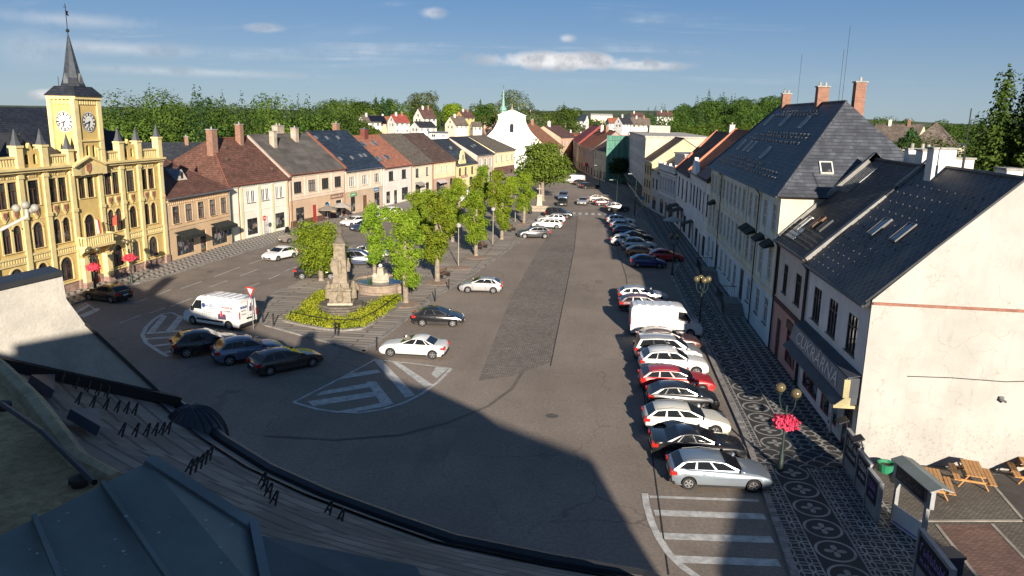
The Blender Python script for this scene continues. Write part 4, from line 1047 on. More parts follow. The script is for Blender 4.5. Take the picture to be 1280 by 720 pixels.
# lemon house with a curved gable
L = 13.5
t, rf, at, up = house('shop_house', 'small lemon yellow house with curved baroque gable', (-30.7, 171.0), (-28.05, 184.3), 13, 5.7, 7.2, 10.9, [P_LEM], ANTH,
    [[(x, 1.25, 3.1, 4.8, False, dict(style='cross', fm=BROWNW)) for x in (2.6, 6.3, 10.6)], [shop(3.2, 1.8, 2.3), shop(9.8, 2.0, 2.4)]], group=ROWG, cornice=False)
b = MB(); gp = [(2.0, 5.6), (2.2, 6.4), (2.8, 6.9), (2.95, 7.9), (3.5, 8.6), (4.1, 8.8), (4.7, 8.6), (5.25, 7.9), (5.4, 6.9), (6.0, 6.4), (6.2, 5.6)]
b.prism([(x, -.12, z) for x, z in gp], (0, .35, 0)); o = b.build('gable', P_LEM, t)
b = MB(); b.box(3.75, -.15, 6.6, 4.45, -.13, 7.7); b.build('gable_window', GLASS, o)
b = MB(); b.slab([(2.4, .1, 6.2), (4.1, .1, 8.4), (4.1, 4, 8.4), (2.4, 2.2, 6.2)][::-1]); b.slab([(5.8, .1, 6.2), (5.8, 2.2, 6.2), (4.1, 4, 8.4), (4.1, .1, 8.4)]); b.slab([(8.4, -.3, 5.7), (13.4, -.3, 5.7), (13.4, 1.6, 6.9), (8.4, 1.6, 6.9)], .1); b.build('dormer_roof', NAVY, rf)
board(t, 3.2, 7.4, 2.55, 3.0, M('crimson sign panel', (.3, .05, .05), .6, .1), None, WHITE)
for x, f in ((2.0, .55), (7.6, .62), (8.6, .66)): skylight(rf, at(x, f), (1, 0, 0), up, .6, .8, True)
# rose beige house, dark hipped roof
L = 11.0
t, rf, at, up = house('shop_house', 'rose beige house under a dark slate roof, third from the church', (-28.0, 184.4), (-25.3, 195.05), 14, 7.35, 7.2, 11.25, [P_ROSE], ANTH,
    [upper(3, L, 1.3, 4.2, 6.2, 2.4, style='cross', fm=WHITE, sur=P_IVORY), [shop(3.0, 2.6, 2.6), dr(8.9, 1.3, 2.8, DARKW, glazed=True)]], group=ROWG)
for x, f in ((4.2, .45), (6.6, .5)): skylight(rf, at(x, f), (1, 0, 0), up, .6, .8, True)
# corner house
L = 15.2
t, rf, at, up = house('shop_house', 'pale yellow corner house with brown stone ground floor beside the church', (-25.25, 195.1), (-21.5, 209.8), 14, 7.8, 7.0, 11.4, [P_YEL2, P_BROWN], TILE_GR,
    [upper(4, L, 1.0, 5.1, 6.7, 1.8, 2.0, style='cross', fm=WHITE), [shop(3, 1.4, 2.6, 1.0), shop(6.2, 1.4, 2.6, 1.0), shop(9.4, 1.4, 2.6, 1.0), dr(12.8, 1.4, 2.7, DARKW, glazed=True)]], bands=[(0, 3.7, 1), (3.7, 7.8, 0)], hip=(0, 4.5), group=ROWG)
awning(t, 1.5, 14.5, 1.6, 1.8, M('taupe parasol cloth', (.22, .19, .16), .9, .1), .1)

# ------------------------------------------------------------------ the church
CHW = M('white lime plaster', (.80, .80, .79), .9, .04, .5, .03, fine=.05)
def church():
    c = G(638.5, 213.5); ang = R(10)          # front turned a little
    t = thing('church', 'white baroque church with curved gable and green ridge turret', 'church', c, ang)
    pr = [(-8.0, 0), (8.0, 0), (8.0, 10.0), (7.0, 10.9), (5.8, 12.2), (4.8, 13.8), (4.2, 15.3), (4.1, 16.9), (0, 18.6), (-4.1, 16.9), (-4.2, 15.3), (-4.8, 13.8), (-5.8, 12.2), (-7.0, 10.9), (-8.0, 10.0)]
    b = MB(); b.prism([(x, 0, z) for x, z in pr][::1], (0, .8, 0)); b.build('front_wall', CHW, t)
    b = MB(); b.box(-8.3, -.3, 9.6, 8.3, -.003, 9.85); b.box(-4.4, -.25, 16.7, 4.4, -.003, 16.9)
    b.box(-7.9, -.15, 0, -7.0, -.003, 9.6); b.box(7.0, -.15, 0, 7.9, -.003, 9.6); b.build('cornice', CHW, t)
    w = MB(); w.prism([(px, -.06, 11.7 + pz) for px, pz in [(-.6, 0), (.6, 0)] + arc(1.2, 2.6)], (0, .03, 0)); w.build('window', GLASS, t)
    b = MB()
    for x0, x1, z0, z1 in ((-.85, -.6, 11.7, 13.7), (.6, .85, 11.7, 13.7), (-.85, .85, 11.45, 11.7)): b.box(x0, -.14, z0, x1, -.003, z1)
    b.box(-.5, -.2, 14.9, .5, -.003, 15.05); b.build('surround', CHW, t)
    d = MB(); d.prism([(px, -.08, pz) for px, pz in [(-1.0, 0), (1.0, 0)] + arc(2.0, 3.6)], (0, .05, 0)); d.build('door', WOOD, t)
    b = MB(); b.box(-7.3, .8, 0, 7.3, 26, 9.5); b.build('nave_wall', CHW, t)
    r = MB(); r.slab([(-8.0, 26, 9.3), (-8.0, .8, 9.3), (0, .8, 16.6), (0, 26, 16.6)]); r.slab([(8.0, .8, 9.3), (8.0, 26, 9.3), (0, 26, 16.6), (0, .8, 16.6)]); rf = r.build('roof', [TILE_DB, DARKMETAL], t)
    b = MB(); b.lathe((0, 0, 18.5), [(.4, 0), (.35, .5), (.15, .8), (.1, 1.5), (.02, 1.6)], 8); b.build('finial', STONE, t)
    COP = M('green copper', (.20, .36, .30), .6, .2)
    b = MB(); b.lathe((-2.0, 12, 15.0), [(.95, 0), (.95, 3.2), (1.25, 3.3), (1.1, 3.8), (.5, 4.8), (.12, 9.3), (.03, 9.8)], 8); o = b.build('turret', [COP], t)
    b = MB(); b.tube([(-2.0, 12, 24.6), (-2.0, 12, 26.2)], .05, 5); b.bar((-2.4, 12, 25.6), (-1.6, 12, 25.6), .08); b.build('cross', IRON, o)
    return t
church()
# ------------------------------------------------------------------ the right row (its fronts lie in shade)
RG = 'houses along the right side of the square'
X0 = 13.5
P_BLUE = plaster('pale blue plaster', (.60, .71, .74)); P_BLCR = plaster('cream bays', (.72, .65, .47)); P_PINK = plaster('dusty pink plaster', (.52, .31, .265)); P_GREYP = plaster('warm grey plaster', (.56, .51, .46)); P_CUK = plaster('cold white plaster', (.68, .68, .67))
MAROON = M('maroon tiles', (.09, .04, .035), .8, .2)
BLUSLATE = M('blue black slate roof', (.075, .082, .098), .55, .35, .9, .06, 'rows', psize=(.42, .32), pbump=.4)
DIAM = M('diamond slate roof', (.06, .061, .066), .55, .35, 1.2, .06, 'diamond', (.13, .13, .135), (.42, .42, .03), pbump=.6)
def blue_house():
    A, Bq = (13.5, 90.8), (13.42, 56.4)
    L = 34.4; EV = 11.7
    ops_t, ops_m, ops_g = [], [], []
    xs = [1.4, 3.6, 6.6, 9.2, 11.4, 13.6, 15.8, 18.0, 20.2, 23.4, 25.6, 29.2, 32.4]
    for x in xs:
        ops_t.append((x, 1.15, 8.6, 10.6, False, dict(style='six', fm=WHITE, sur=P_BLCR))); ops_m.append((x, 1.15, 4.9, 7.2, False, dict(style='six', fm=WHITE, sur=P_BLCR)))
    for x in (1.6, 4.6, 10.6, 13.4, 16.0, 18.6, 25.4, 29.2, 32.4): ops_g.append((x, 1.25, 1.5, 3.5, False, dict(style='cross', fm=WHITE)))
    ops_g.append((7.6, 1.5, .9, 3.6, False, dict(door=DARKW))); ops_g.append((22.2, 1.6, .9, 3.7, False, dict(door=DARKW)))
    t, rf, at, up = house('town_house', 'large pale blue three storey house with cream bays, steps and hipped slate roof', A, Bq, 11.2, EV, 5.3, 18.1, [P_BLUE, P_BLCR], BLUSLATE, [ops_t, ops_m, ops_g], hip=(7, 5.6), ov=.5, down=(7.9, 27.2), gm=DARKMETAL, group=RG, cornice=P_BLCR)
    # wide flat-topped hip: second slope carries the ridge back
    b = MB()
    for x0, x1 in ((5.4, 10.4), (22.2, 27.0)): b.box(x0, -.06, 4.4, x1, -.003, 4.75)
    b.box(0, -.12, 4.0, L, -.003, 4.25); b.box(0, -.08, 7.75, L, -.003, 7.95)
    for x in (.25, 5.2, 7.95, 21.8, 27.3, L - .25): b.box(x - .25, -.09, 4.25, x + .25, -.003, 11.2)
    b.build('moulding', P_BLCR, t)
    for x in xs:
        b = MB(); b.box(x - .65, -.07, 7.5, x + .65, -.003, 7.72); b.box(x - .55, -.05, 4.35, x + .55, -.003, 4.8); b.box(x - .5, -.05, 8.0, x + .5, -.003, 8.5); b.build('panel', P_BLCR, t)
    for x in (3.6, 23.4, 25.6, 29.2, 32.4):
        b = MB(); b.prism([(x - .9, -.02, 7.95), (x - .9, -.75, 7.5), (x - .9, -.75, 7.35), (x - .9, -.02, 7.55)], (1.8, 0, 0)); b.build('window_canopy', AWD, t)
    for x, n in ((7.6, 5), (22.2, 5)):
        b = MB()
        b.box(x - 1.3, -1.9, 0, x + 1.5, -.004, .88)
        for k in range(n): b.box(x + 1.5 + k * .32, -1.9, 0, x + 1.82 + k * .32, -.004, .88 - (k + 1) * .15)
        o = b.build('entrance_steps', M('grey stone steps', (.24, .22, .20), .9, .2, 2, .15), t)
        r = MB(); r.tube([(x - 1.3, -1.85, 1.85), (x + 1.5, -1.85, 1.85), (x + 3.2, -1.85, 1.0)], .03, 5); r.tube([(x - 1.25, -.1, 1.85), (x - 1.25, -1.85, 1.85)], .03, 5)
        for k in range(22):
            xx = x - 1.25 + k * .2; zt = 1.85 if xx < x + 1.5 else 1.85 - (xx - x - 1.5) * .5; zb = .88 if xx < x + 1.5 else max(0, .75 - (xx - x - 1.5) * .47)
            if xx < x + 3.2: r.box(xx - .012, -1.86, zb, xx + .012, -1.84, zt)
        for k in range(8): r.box(x - 1.26, -.3 - k * .2, .88, x - 1.24, -.28 - k * .2, 1.85)
        r.build('railing', IRON, o)
    for x, f in ((8.6, .78), (15.5, .78), (23.0, .76), (7.0, .40), (10.4, .40), (12.6, .40), (20.0, .36)): skylight(rf, at(x, f), (1, 0, 0), up, .8, 1.3, True, fm=M('pale flashing', (.62, .60, .55), .5, .1))
    # roof window in the hip that faces the viewer
    e = Vector((L + .5, 0, EV)); n_u = Vector((0, 1, 0)); v = (Vector((L - 5.6, 5.3, 18.1)) - Vector((L + .5, 5.3, EV - .3))).normalized()
    skylight(rf, Vector((L + .5, 3.1, EV - .3)) + v * 2.6, Vector((0, 1, 0)), v, .9, 1.1, fm=M('pale flashing', (.62, .60, .55), .5, .1))
    hk = MB()
    rr = random.Random(3)
    for row, x0, x1 in ((.12, 3, 31), (.17, 4, 30), (.22, 6, 24), (.5, 8, 29), (.56, 9, 28.5), (.6, 14, 28), (.84, 10, 25), (.88, 12, 24)):
        hk = MB(); x = x0
        while x < x1:
            p = at(x, row); hk.bar(p + Vector((-.2, 0, .05)), p + Vector((.2, .0, .22)), .05); hk.bar(p + Vector((.2, 0, .05)), p + Vector((-.2, .0, .22)), .05); x += rr.uniform(.7, 1.5)
        hk.build('snow_guard', GREYMETAL, rf)
    b = MB(); b.poly([(L + .006, 0, 4), (L + .006, 11.2, 4), (L + .006, 11.2, EV - .45), (L + .006, 0, EV - .45)]); b.build('side_render', M('cream end wall', (.50, .46, .37), .9, .1, .6, .1, stain=.2), t)
    b = MB(); b.box(L - .02, -.18, EV - .45, L + .25, 11.2, EV - .1); b.build('side_cornice', M('yellow cornice', (.6, .46, .2), .85, .1), t)
    OB = M('red brick chimney', (.27, .105, .065), .9, .2, 2, .2, 'brick', (.3, .25, .2), (.26, .085, .012))
    chimney(rf, 9.3, 5.3, 17.4, 19.2, .7, .8, OB, 2); chimney(rf, 22.0, 5.3, 17.4, 19.4, .8, .9, OB, 2); chimney(rf, 28.6, 6.2, 15.2, 19.5, .75, .75, OB, 1)
    a = MB()
    for x, z in ((13.5, 23.2), (26.4, 22.6), (27.3, 24.2)): a.tube([(x, 5.4, 17.5), (x, 5.4, z - .5)], .014, 5)
    a.build('aerial', IRON, rf)
    return t
blue_house()
# dusty pink house, steep dark roof with pale fire walls
L = 8.0
t, rf, at, up = house('town_house', 'narrow dusty pink house with dark slate roof beside the blue house', (13.5, 56.3), (13.5, 48.35), 14, 8.45, 5.8, 14.1, [P_GREYP, P_PINK], M('patterned slate roof', (.07, .067, .064), .6, .4, 1.5, .08, 'rows', (.1, .1, .1), (.3, .26), pbump=.5),
    [[(2.5, 1.1, 4.9, 6.9, False, dict(style='three', fm=DARKW)), (5.9, 1.35, 4.9, 6.9, False, dict(style='three', fm=DARKW))], [(2.0, 1.1, .12, 2.9, False, dict(door=MAROON)), shop(5.6, 2.6, 2.9, .6, fm=RED)]], bands=[(0, 4.1, 1), (4.1, 8.45, 0)], group=RG, down=(.1, L - .1), gm=DARKMETAL, cornice=P_PINK)
b = MB(); b.box(0, -.1, 3.85, L, -.003, 4.15); b.box(0, -.05, 4.3, .35, -.003, 8.0); b.box(L - .35, -.05, 4.3, L, -.003, 8.0); b.box(4.4, -.14, 3.0, 6.9, -.003, 3.5, 1); b.build('moulding', [MAROON, BROWNW], t)
b = MB(); b.slab([(-.25, -.2, 8.6), (.25, -.2, 8.6), (.25, 5.8, 14.6), (-.25, 5.8, 14.6)], .7); b.slab([(-.25, 5.8, 14.6), (.25, 5.8, 14.6), (.25, 8.5, 12.1), (-.25, 8.5, 12.1)], .7); b.build('fire_wall', M('pale cement', (.24, .235, .22), .9, .2, 1.2, .1, stain=.3), rf)
for k in range(6):
    p, q_ = at(.5 + k * .36, .62), at(.5 + k * .36, .98); b = MB(); b.bar(p + Vector((0, 0, .04)), q_ + Vector((0, 0, .04)), .08, .06); b.build('metal_rib', GREYMETAL, rf)
b = MB(); b.slab([(.9, .1, 8.75), (3.0, .1, 8.75), (3.0, .9, 9.5), (.9, .9, 9.5)], .08); b.build('flashing', M('pale flashing', (.62, .60, .55), .5, .1), rf)
skylight(rf, at(1.7, .24), (1, 0, 0), up, .8, 1.3, True, fm=M('pale flashing', (.62, .60, .55), .5, .1)); skylight(rf, at(3.6, .30), (1, 0, 0), up, .75, 1.1, True, fm=WOOD); skylight(rf, at(5.2, .3), (1, 0, 0), up, .7, 1.1, fm=DARKW)
hk = MB()
for row in (.06, .1, .14, .19):
    for k in range(14): p = at(.6 + k * .5, row); hk.bar(p + Vector((-.18, 0, .04)), p + Vector((.18, 0, .2)), .022); hk.bar(p + Vector((.18, 0, .04)), p + Vector((-.18, 0, .2)), .022)
hk.build('snow_guard', M('dull zinc', (.07, .07, .075), .6, .2), rf)
chimney(rf, 4.6, 7.4, 12.6, 14.9, 1.1, 1.0, WHC); chimney(rf, 2.4, 7.6, 12.4, 14.9, .7, 1.3, WHC, 2)
# the pastry shop house with the big white gable wall
L = 10.95
t, rf, at, up = house('shop_house', 'white pastry shop house with black diamond slate roof and sunlit cracked gable wall', (13.5, 48.3), (13.5, 37.35), 17, 8.2, 6.0, 14.2, [P_CUK], DIAM,
    [[(x, 1.5, 4.95, 6.95, False, dict(style='three', fm=DARKW)) for x in (2.3, 5.4, 8.7)], [shop(2.6, 3.2, 2.75, .5, fm=RED), shop(6.5, 3.0, 2.75, .5, fm=RED), (9.6, 1.4, .12, 2.75, False, dict(door=MAROON, glazed=True))]], group=RG, down=(.15,), gm=DARKMETAL, verge=.02, cornice=False)
GABLE = M('cracked white gable plaster', (.385, .376, .35), .92, .12, .35, .35, stain=.25, fine=.14)
def gable_cracks():
    nt = GABLE.node_tree; b = nt.nodes['Principled BSDF']; src = b.inputs['Base Color'].links[0].from_socket
    tc = nt.nodes.new('ShaderNodeTexCoord')
    wv = nt.nodes.new('ShaderNodeTexNoise'); wv.inputs['Scale'].default_value = 1.3; wv.inputs['Detail'].default_value = 6; nt.links.new(tc.outputs['Object'], wv.inputs['Vector'])
    ad = nt.nodes.new('ShaderNodeVectorMath'); ad.operation = 'MULTIPLY_ADD'; ad.inputs[1].default_value = (1.2, 1.2, 1.2)
    nt.links.new(wv.outputs['Color'], ad.inputs[0]); nt.links.new(tc.outputs['Object'], ad.inputs[2])
    v = nt.nodes.new('ShaderNodeTexVoronoi'); v.feature = 'DISTANCE_TO_EDGE'; v.inputs['Scale'].default_value = .6; nt.links.new(ad.outputs[0], v.inputs['Vector'])
    n = noise_node(nt, tc.outputs['Object'], .5, 3)
    crack = X(nt, v.outputs['Distance']).lt(.006) * smooth(n, .42, .55) * .6
    n2 = noise_node(nt, tc.outputs['Object'], 7, 5, .7); sp = nt.nodes.new('ShaderNodeSeparateXYZ'); nt.links.new(tc.outputs['Object'], sp.inputs[0])
    z = X(nt, sp.outputs[2])
    flake = smooth(n2, .55, .62) * ((smooth(z * -1.0, -3.0, -1.4)).max(smooth((z - 8.0).abs() * -1.0, -.35, -.02) * .8)) * .55
    c = mixcol(nt, crack.max(flake).max(smooth(noise_node(nt, tc.outputs['Object'], 3.5, 6, .75), .56, .75) * .3), src, (.24, .20, .15)); nt.links.new(c, b.inputs['Base Color'])
gable_cracks()
g = MB(); xg = L + .012
g.prism([(L + .003, -.05, -.02), (L + .003, 17, -.02), (L + .003, 17, 8.25), (L + .003, 6.0, 14.35), (L + .003, -.05, 8.3)], (.14, 0, 0))
gw = g.build('gable_wall', [GABLE], t)
q = MB(); q.bar((L + .145, -.02, 8.16), (L + .145, 17, 8.02), .16, .12); q.build('ledge', M('rusty ledge', (.26, .12, .085), .8, .25, 3), gw)
q = MB(); pts = [(L + .16, 2.0, 4.62), (L + .16, 4.0, 4.66), (L + .16, 6.5, 4.60), (L + .16, 9.0, 4.82), (L + .16, 12, 4.9)]; q.tube(pts, .022, 5); q.build('cable', IRON, gw)
for y in (6.4, 10.9):
    q = MB(); q.box(L + .14, y - .1, 3.72, L + .3, y + .1, 3.86); q.bar((L + .3, y - .08, 3.76), (L + .42, y + .16, 3.66), .1); q.build('wall_lamp', GREYMETAL, gw)
b = MB(); b.slab([(-.3, -.35, 8.35), (.12, -.35, 8.35), (.12, 3.9, 12.35), (-.3, 3.9, 12.35)], .5); b.slab([(-.3, 4.5, 12.95), (.12, 4.5, 12.95), (.12, 6.1, 14.5), (-.3, 6.1, 14.5)], .5); b.slab([(-.3, 6.1, 14.5), (.12, 6.1, 14.5), (.12, 7.4, 13.4), (-.3, 7.4, 13.4)], .5); b.build('fire_wall', M('pale cement', (.24, .235, .22), .9, .2, 1.2, .1, stain=.3), rf)
b = MB(); b.slab([(L - .02, -.4, 8.25), (L + .2, -.4, 8.25), (L + .2, 6.05, 14.42), (L - .02, 6.05, 14.42)], .1); b.build('verge', DARKMETAL, rf)
FR = M('roof window frame', (.13, .13, .13), .5, .1)
skylight(rf, at(3.6, .46), (1, 0, 0), up, .95, 1.35, True, fm=FR); skylight(rf, at(6.6, .48), (1, 0, 0), up, .95, 1.35, True, fm=FR)
chimney(rf, 2.4, 5.8, 12.9, 15.2, .9, 1.2, WHC, 0); chimney(rf, .2, 7.6, 12.2, 14.6, .9, 1.6, WHC, 0); chimney(rf, 5.0, 8.2, 11.8, 14.3, 1.2, .8, WHC, 0)
a = MB(); a.tube([(4.7, 6.0, 13.8), (4.7, 6.0, 17.4)], .03, 5); a.tube([(4.7, 6.0, 14.0), (4.7, 6.0, 14.9)], .07, 5); a.build('aerial', IRON, rf)
hk = MB()
for i, row in enumerate([.06, .12, .18, .24, .30, .36, .42, .5, .58, .66, .74, .82]):
    for k in range(11):
        x = .7 + k * .95 + (i % 2) * .45
        if x < 6.5 + i * .3 or row > .6: p = at(min(x, L - .3), row); hk.box(p.x - .025, p.y - .025, p.z, p.x + .025, p.y + .025, p.z + .07)
hk.build('snow_guard', M('dull zinc', (.07, .07, .075), .6, .2), rf)
# shopfront canopy with the lettering
CAN = M('dark blue grey canopy', (.055, .062, .075), .6, .15); BRASS = M('weathered gilt edge', (.36, .31, .17), .6, .2)
b = MB(); b.box(.3, -.62, 3.3, L - .03, -.003, 4.3); b.prism([(.3, -.66, 4.3), (L - .02, -.66, 4.3), (L - .02, -.003, 4.42), (.3, -.003, 4.42)], (0, 0, .04)); cn = b.build('canopy', CAN, t)
b = MB(); b.prism([(.4, -.625, 4.26), (.4, -.80, 3.3), (.4, -.86, 3.3), (.4, -.68, 4.26)], (L - .5, 0, 0)); sb = b.build('sign_board', M('slate blue sign board', (.16, .19, .22), .6, .12), cn)
me = text_mesh('CUKRÁRNA', .98, .012); me.materials.append(M('silver grey lettering', (.55, .55, .52), .5, .05)); o = place('lettering', me, sb, (L / 2 + .25, -.79, 3.76))
o.rotation_euler = (R(90) - math.atan2(.18, .96), 0, 0); o.scale = (1.55, 1, 1)
b = MB(); b.prism([(.3, -.003, 3.28), (.3, -.7, 3.28), (.3, -1.2, 2.86), (.3, -1.2, 2.78), (.3, -.003, 2.95)], (L - .36, 0, 0)); b.build('ledge_roof', CAN, cn)
b = MB(); b.box(L - .06, -1.24, 2.76, L + .06, -.2, 2.9); b.prism([(L - .055, -.45, 3.3), (L - .055, -.72, 3.3), (L - .055, -1.22, 2.86), (L - .055, -.45, 2.86)], (.1, 0, 0)); b.box(L - .025, -.84, 3.3, L + .05, -.55, 4.24); b.build('canopy_end', [BRASS], cn)
b = MB(); b.box(8.1, -.5, .5, 8.6, -.4, 2.75); vs = b.build('sign_board', M('pale vertical sign', (.46, .48, .50), .6, .1), t)
for k, ch in enumerate('AD CNA'):
    if ch == ' ': continue
    me = text_mesh(ch, .33, .006); me.materials.append(DARKW); o = place('lettering', me, vs, (8.35, -.51, 2.5 - k * .38)); o.rotation_euler = (R(90), 0, 0)
# houses further up the right side
L = 19.2
t, rf, at, up = house('town_house', 'white house with ornate gable and orange tiled roof, dark mansard at one end', (13.5, 110.2), (13.5, 91.0), 14, 9.7, 5.6, 15.3, [P_WHITE], TILE_RED,
    [upper(6, L, 1.1, 5.3, 8.0, 1.6, style='T', fm=BROWNW, sur=P_WHITE), [shop(2.6, 2.2, 2.9), dr(6.2), shop(9.6, 2.4, 2.9), dr(13, 1.3, 2.7), shop(16.6, 2.2, 2.9)]], group=RG, gm=DARKMETAL)
b = MB(); b.slab([(11.5, -.6, 9.8), (L + .35, -.6, 9.8), (L - 1.4, 3.6, 14.0), (13.6, 3.6, 14.0)], .2); b.slab([(L + .35, -.6, 9.8), (L + .35, 6, 9.8), (L - 1.4, 3.8, 14.0), (L - 1.4, 3.6, 14.0)], .2); b.slab([(11.5, 3, 9.8), (11.5, -.6, 9.8), (13.6, 3.6, 14.0), (13.6, 4.0, 14.0)], .2); b.build('mansard', [M('maroon sheet roof', (.10, .045, .04), .6, .25, 1), DARKMETAL], rf)
b = MB(); b.prism([(2.2, -.3, 9.2), (8.2, -.3, 9.2), (7.2, -.3, 10.4), (5.2, -.3, 11.7), (3.2, -.3, 10.4)], (0, .5, 0)); b.box(0, -.12, 4.1, L, -.003, 4.4); b.box(0, -.08, 8.4, L, -.003, 8.6)
for x in (.3, 4.0, 9.6, 15.2, 18.9): b.box(x - .25, -.08, 4.4, x + .25, -.003, 9.2)
b.build('gable', P_WHITE, t)
b = MB(); b.slab([(-.3, -.5, 9.8), (.35, -.5, 9.8), (.35, 5.6, 15.6), (-.3, 5.6, 15.6)], .3); b.build('verge', M('terracotta verge', (.45, .17, .10), .8, .15), rf)
awning(t, 3.9, 6.2, 3.3, 1.3, AWD, .5)
L = 16.0
t, rf, at, up = house('town_house', 'white house with tall dark windows and brown roof edged in red', (13.3, 126.2), (13.5, 110.25), 13, 8.9, 5.6, 14.8, [P_WHITE], TILE_DB,
    [[(x, 1.5, 4.9, 7.9, False, dict(style='T', fm=BROWNW)) for x in (3.2, 7.8, 12.6)], [shop(4, 3, 2.9), dr(8.6, 1.4, 2.8), shop(12.5, 2.8, 2.9)]], group=RG, gm=DARKMETAL)
b = MB(); b.slab([(-.25, -.5, 9.0), (.35, -.5, 9.0), (.35, 5.6, 15.1), (-.25, 5.6, 15.1)], .3); b.build('verge', M('terracotta verge', (.45, .17, .10), .8, .15), rf)
for x in (1.6, 7.0): awning(t, x, x + 3.6, 3.6, 1.6, AWD, .7)
chimney(rf, 12, 5.8, 14.0, 15.9, .7, .7, WHC)
L = 13.1
t, rf, at, up = house('town_house', 'ornate grey white house with balustrade along its eaves', (11.6, 139.2), (13.25, 126.25), 13, 8.0, 6, 11.0, [P_GREY], ANTH,
    [upper(6, L, .9, 4.5, 6.9, 1.4, style='T', fm=WHITE, sur=P_WHITE), [shop(3, 2.6, 2.9), dr(6.5, 1.3, 2.8), shop(10, 2.6, 2.9)]], group=RG, cornice=P_WHITE)
b = MB(); b.box(0, -.3, 8.0, L, 0, 8.15); b.box(0, -.3, 8.9, L, 0, 9.05)
for k in range(26): b.box(.15 + k * .5, -.22, 8.15, .4 + k * .5, -.08, 8.9)
for k in range(4): b.box(.0 + k * 4.2, -.35, 8.0, .5 + k * 4.2, .05, 9.4)
b.box(0, -.1, 3.8, L, -.003, 4.1); b.build('balustrade', P_WHITE, t)
b = MB(); b.box(5.5, 1.2, 8.6, L - .4, 9, 11.0); o = b.build('dormer', [M('white dormer render', (.66, .62, .55), .9, .1)], rf)
b = MB(); b.box(5.4, 1.0, 11.0, L - .2, 9.2, 11.2); b.build('dormer_roof', GREYMETAL, o)
L = 5.9
t, rf, at, up = house('town_house', 'narrow grey house between the balustraded house and the yellow one', (10.7, 145.1), (11.55, 139.25), 12, 7.3, 5, 10.6, [P_GREY], NAVY, [upper(2, L, 1.0, 4.2, 6.0, 1.5, fm=BROWNW), [shop(3, 3, 2.8)]], group=RG)
L = 8.2
t, rf, at, up = house('town_house', 'narrow yellow ochre house with brown roof', (9.75, 153.3), (10.65, 145.15), 12, 9.0, 5.5, 13.2, [plaster('ochre house plaster', (.54, .45, .27))], TILE_DB, [upper(3, L, 1.0, 6.3, 8.0, 1.5, fm=BROWNW), upper(3, L, 1.0, 3.8, 5.3, 1.5, fm=BROWNW), upper(3, L, 1.0, 1.0, 2.6, 1.5, fm=BROWNW)], group=RG)
# flat-roofed four storey block
L = 50.8
ops = []
for f in range(3): ops.append([(2.6 + i * 5.0, 1.7, 4.2 + f * 3.0, 6.0 + f * 3.0, False, dict(style='two', fm=WHITE)) for i in range(10)])
t = thing('apartment_block', 'grey flat roofed four storey block with a sunlit sandy end wall', 'building', (8.75, 204.1, 0), math.atan2(-50.7, 1.0), RG)
b = MB(); wall_grid(b, 0, L, 0, 13.0, [o[:5] for fl in ops for o in fl] + [(25.4, 46, .6, 2.9, False)], 0, .2); b.poly([(0, .21, 0), (L, .21, 0), (L, .21, 13), (0, .21, 13)], 2)
b.poly([(L, 0, 0), (L, 13, 0), (L, 13, 13), (L, 0, 13)], 1); b.poly([(0, 13, 0), (0, 0, 0), (0, 0, 13), (0, 13, 13)]); b.poly([(L, 13, 0), (0, 13, 0), (0, 13, 13), (L, 13, 13)])
b.build('wall', [P_GREY, plaster('sandy end wall', (.62, .52, .36)), DARKW], t)
b = MB(); b.box(-.2, -.2, 13.0, L + .2, 13.2, 13.35); b.box(6, 4, 13.35, 11, 9, 15); b.build('roof', M('pale flat roof', (.40, .37, .33), .9, .15), t)
for fl in ops:
    for o in fl: window(t, o[0], o[2], o[1], o[3] - o[2], fm=WHITE, style='two')
awning(t, 1, 49, 3.5, 1.4, M('dark green awning cloth', (.03, .06, .045), .85, .2), .3)
b = MB(); b.box(2.4, -.01, .6, 48.4, .18, 2.9); b.build('shop_window', SHOPGLASS, t)
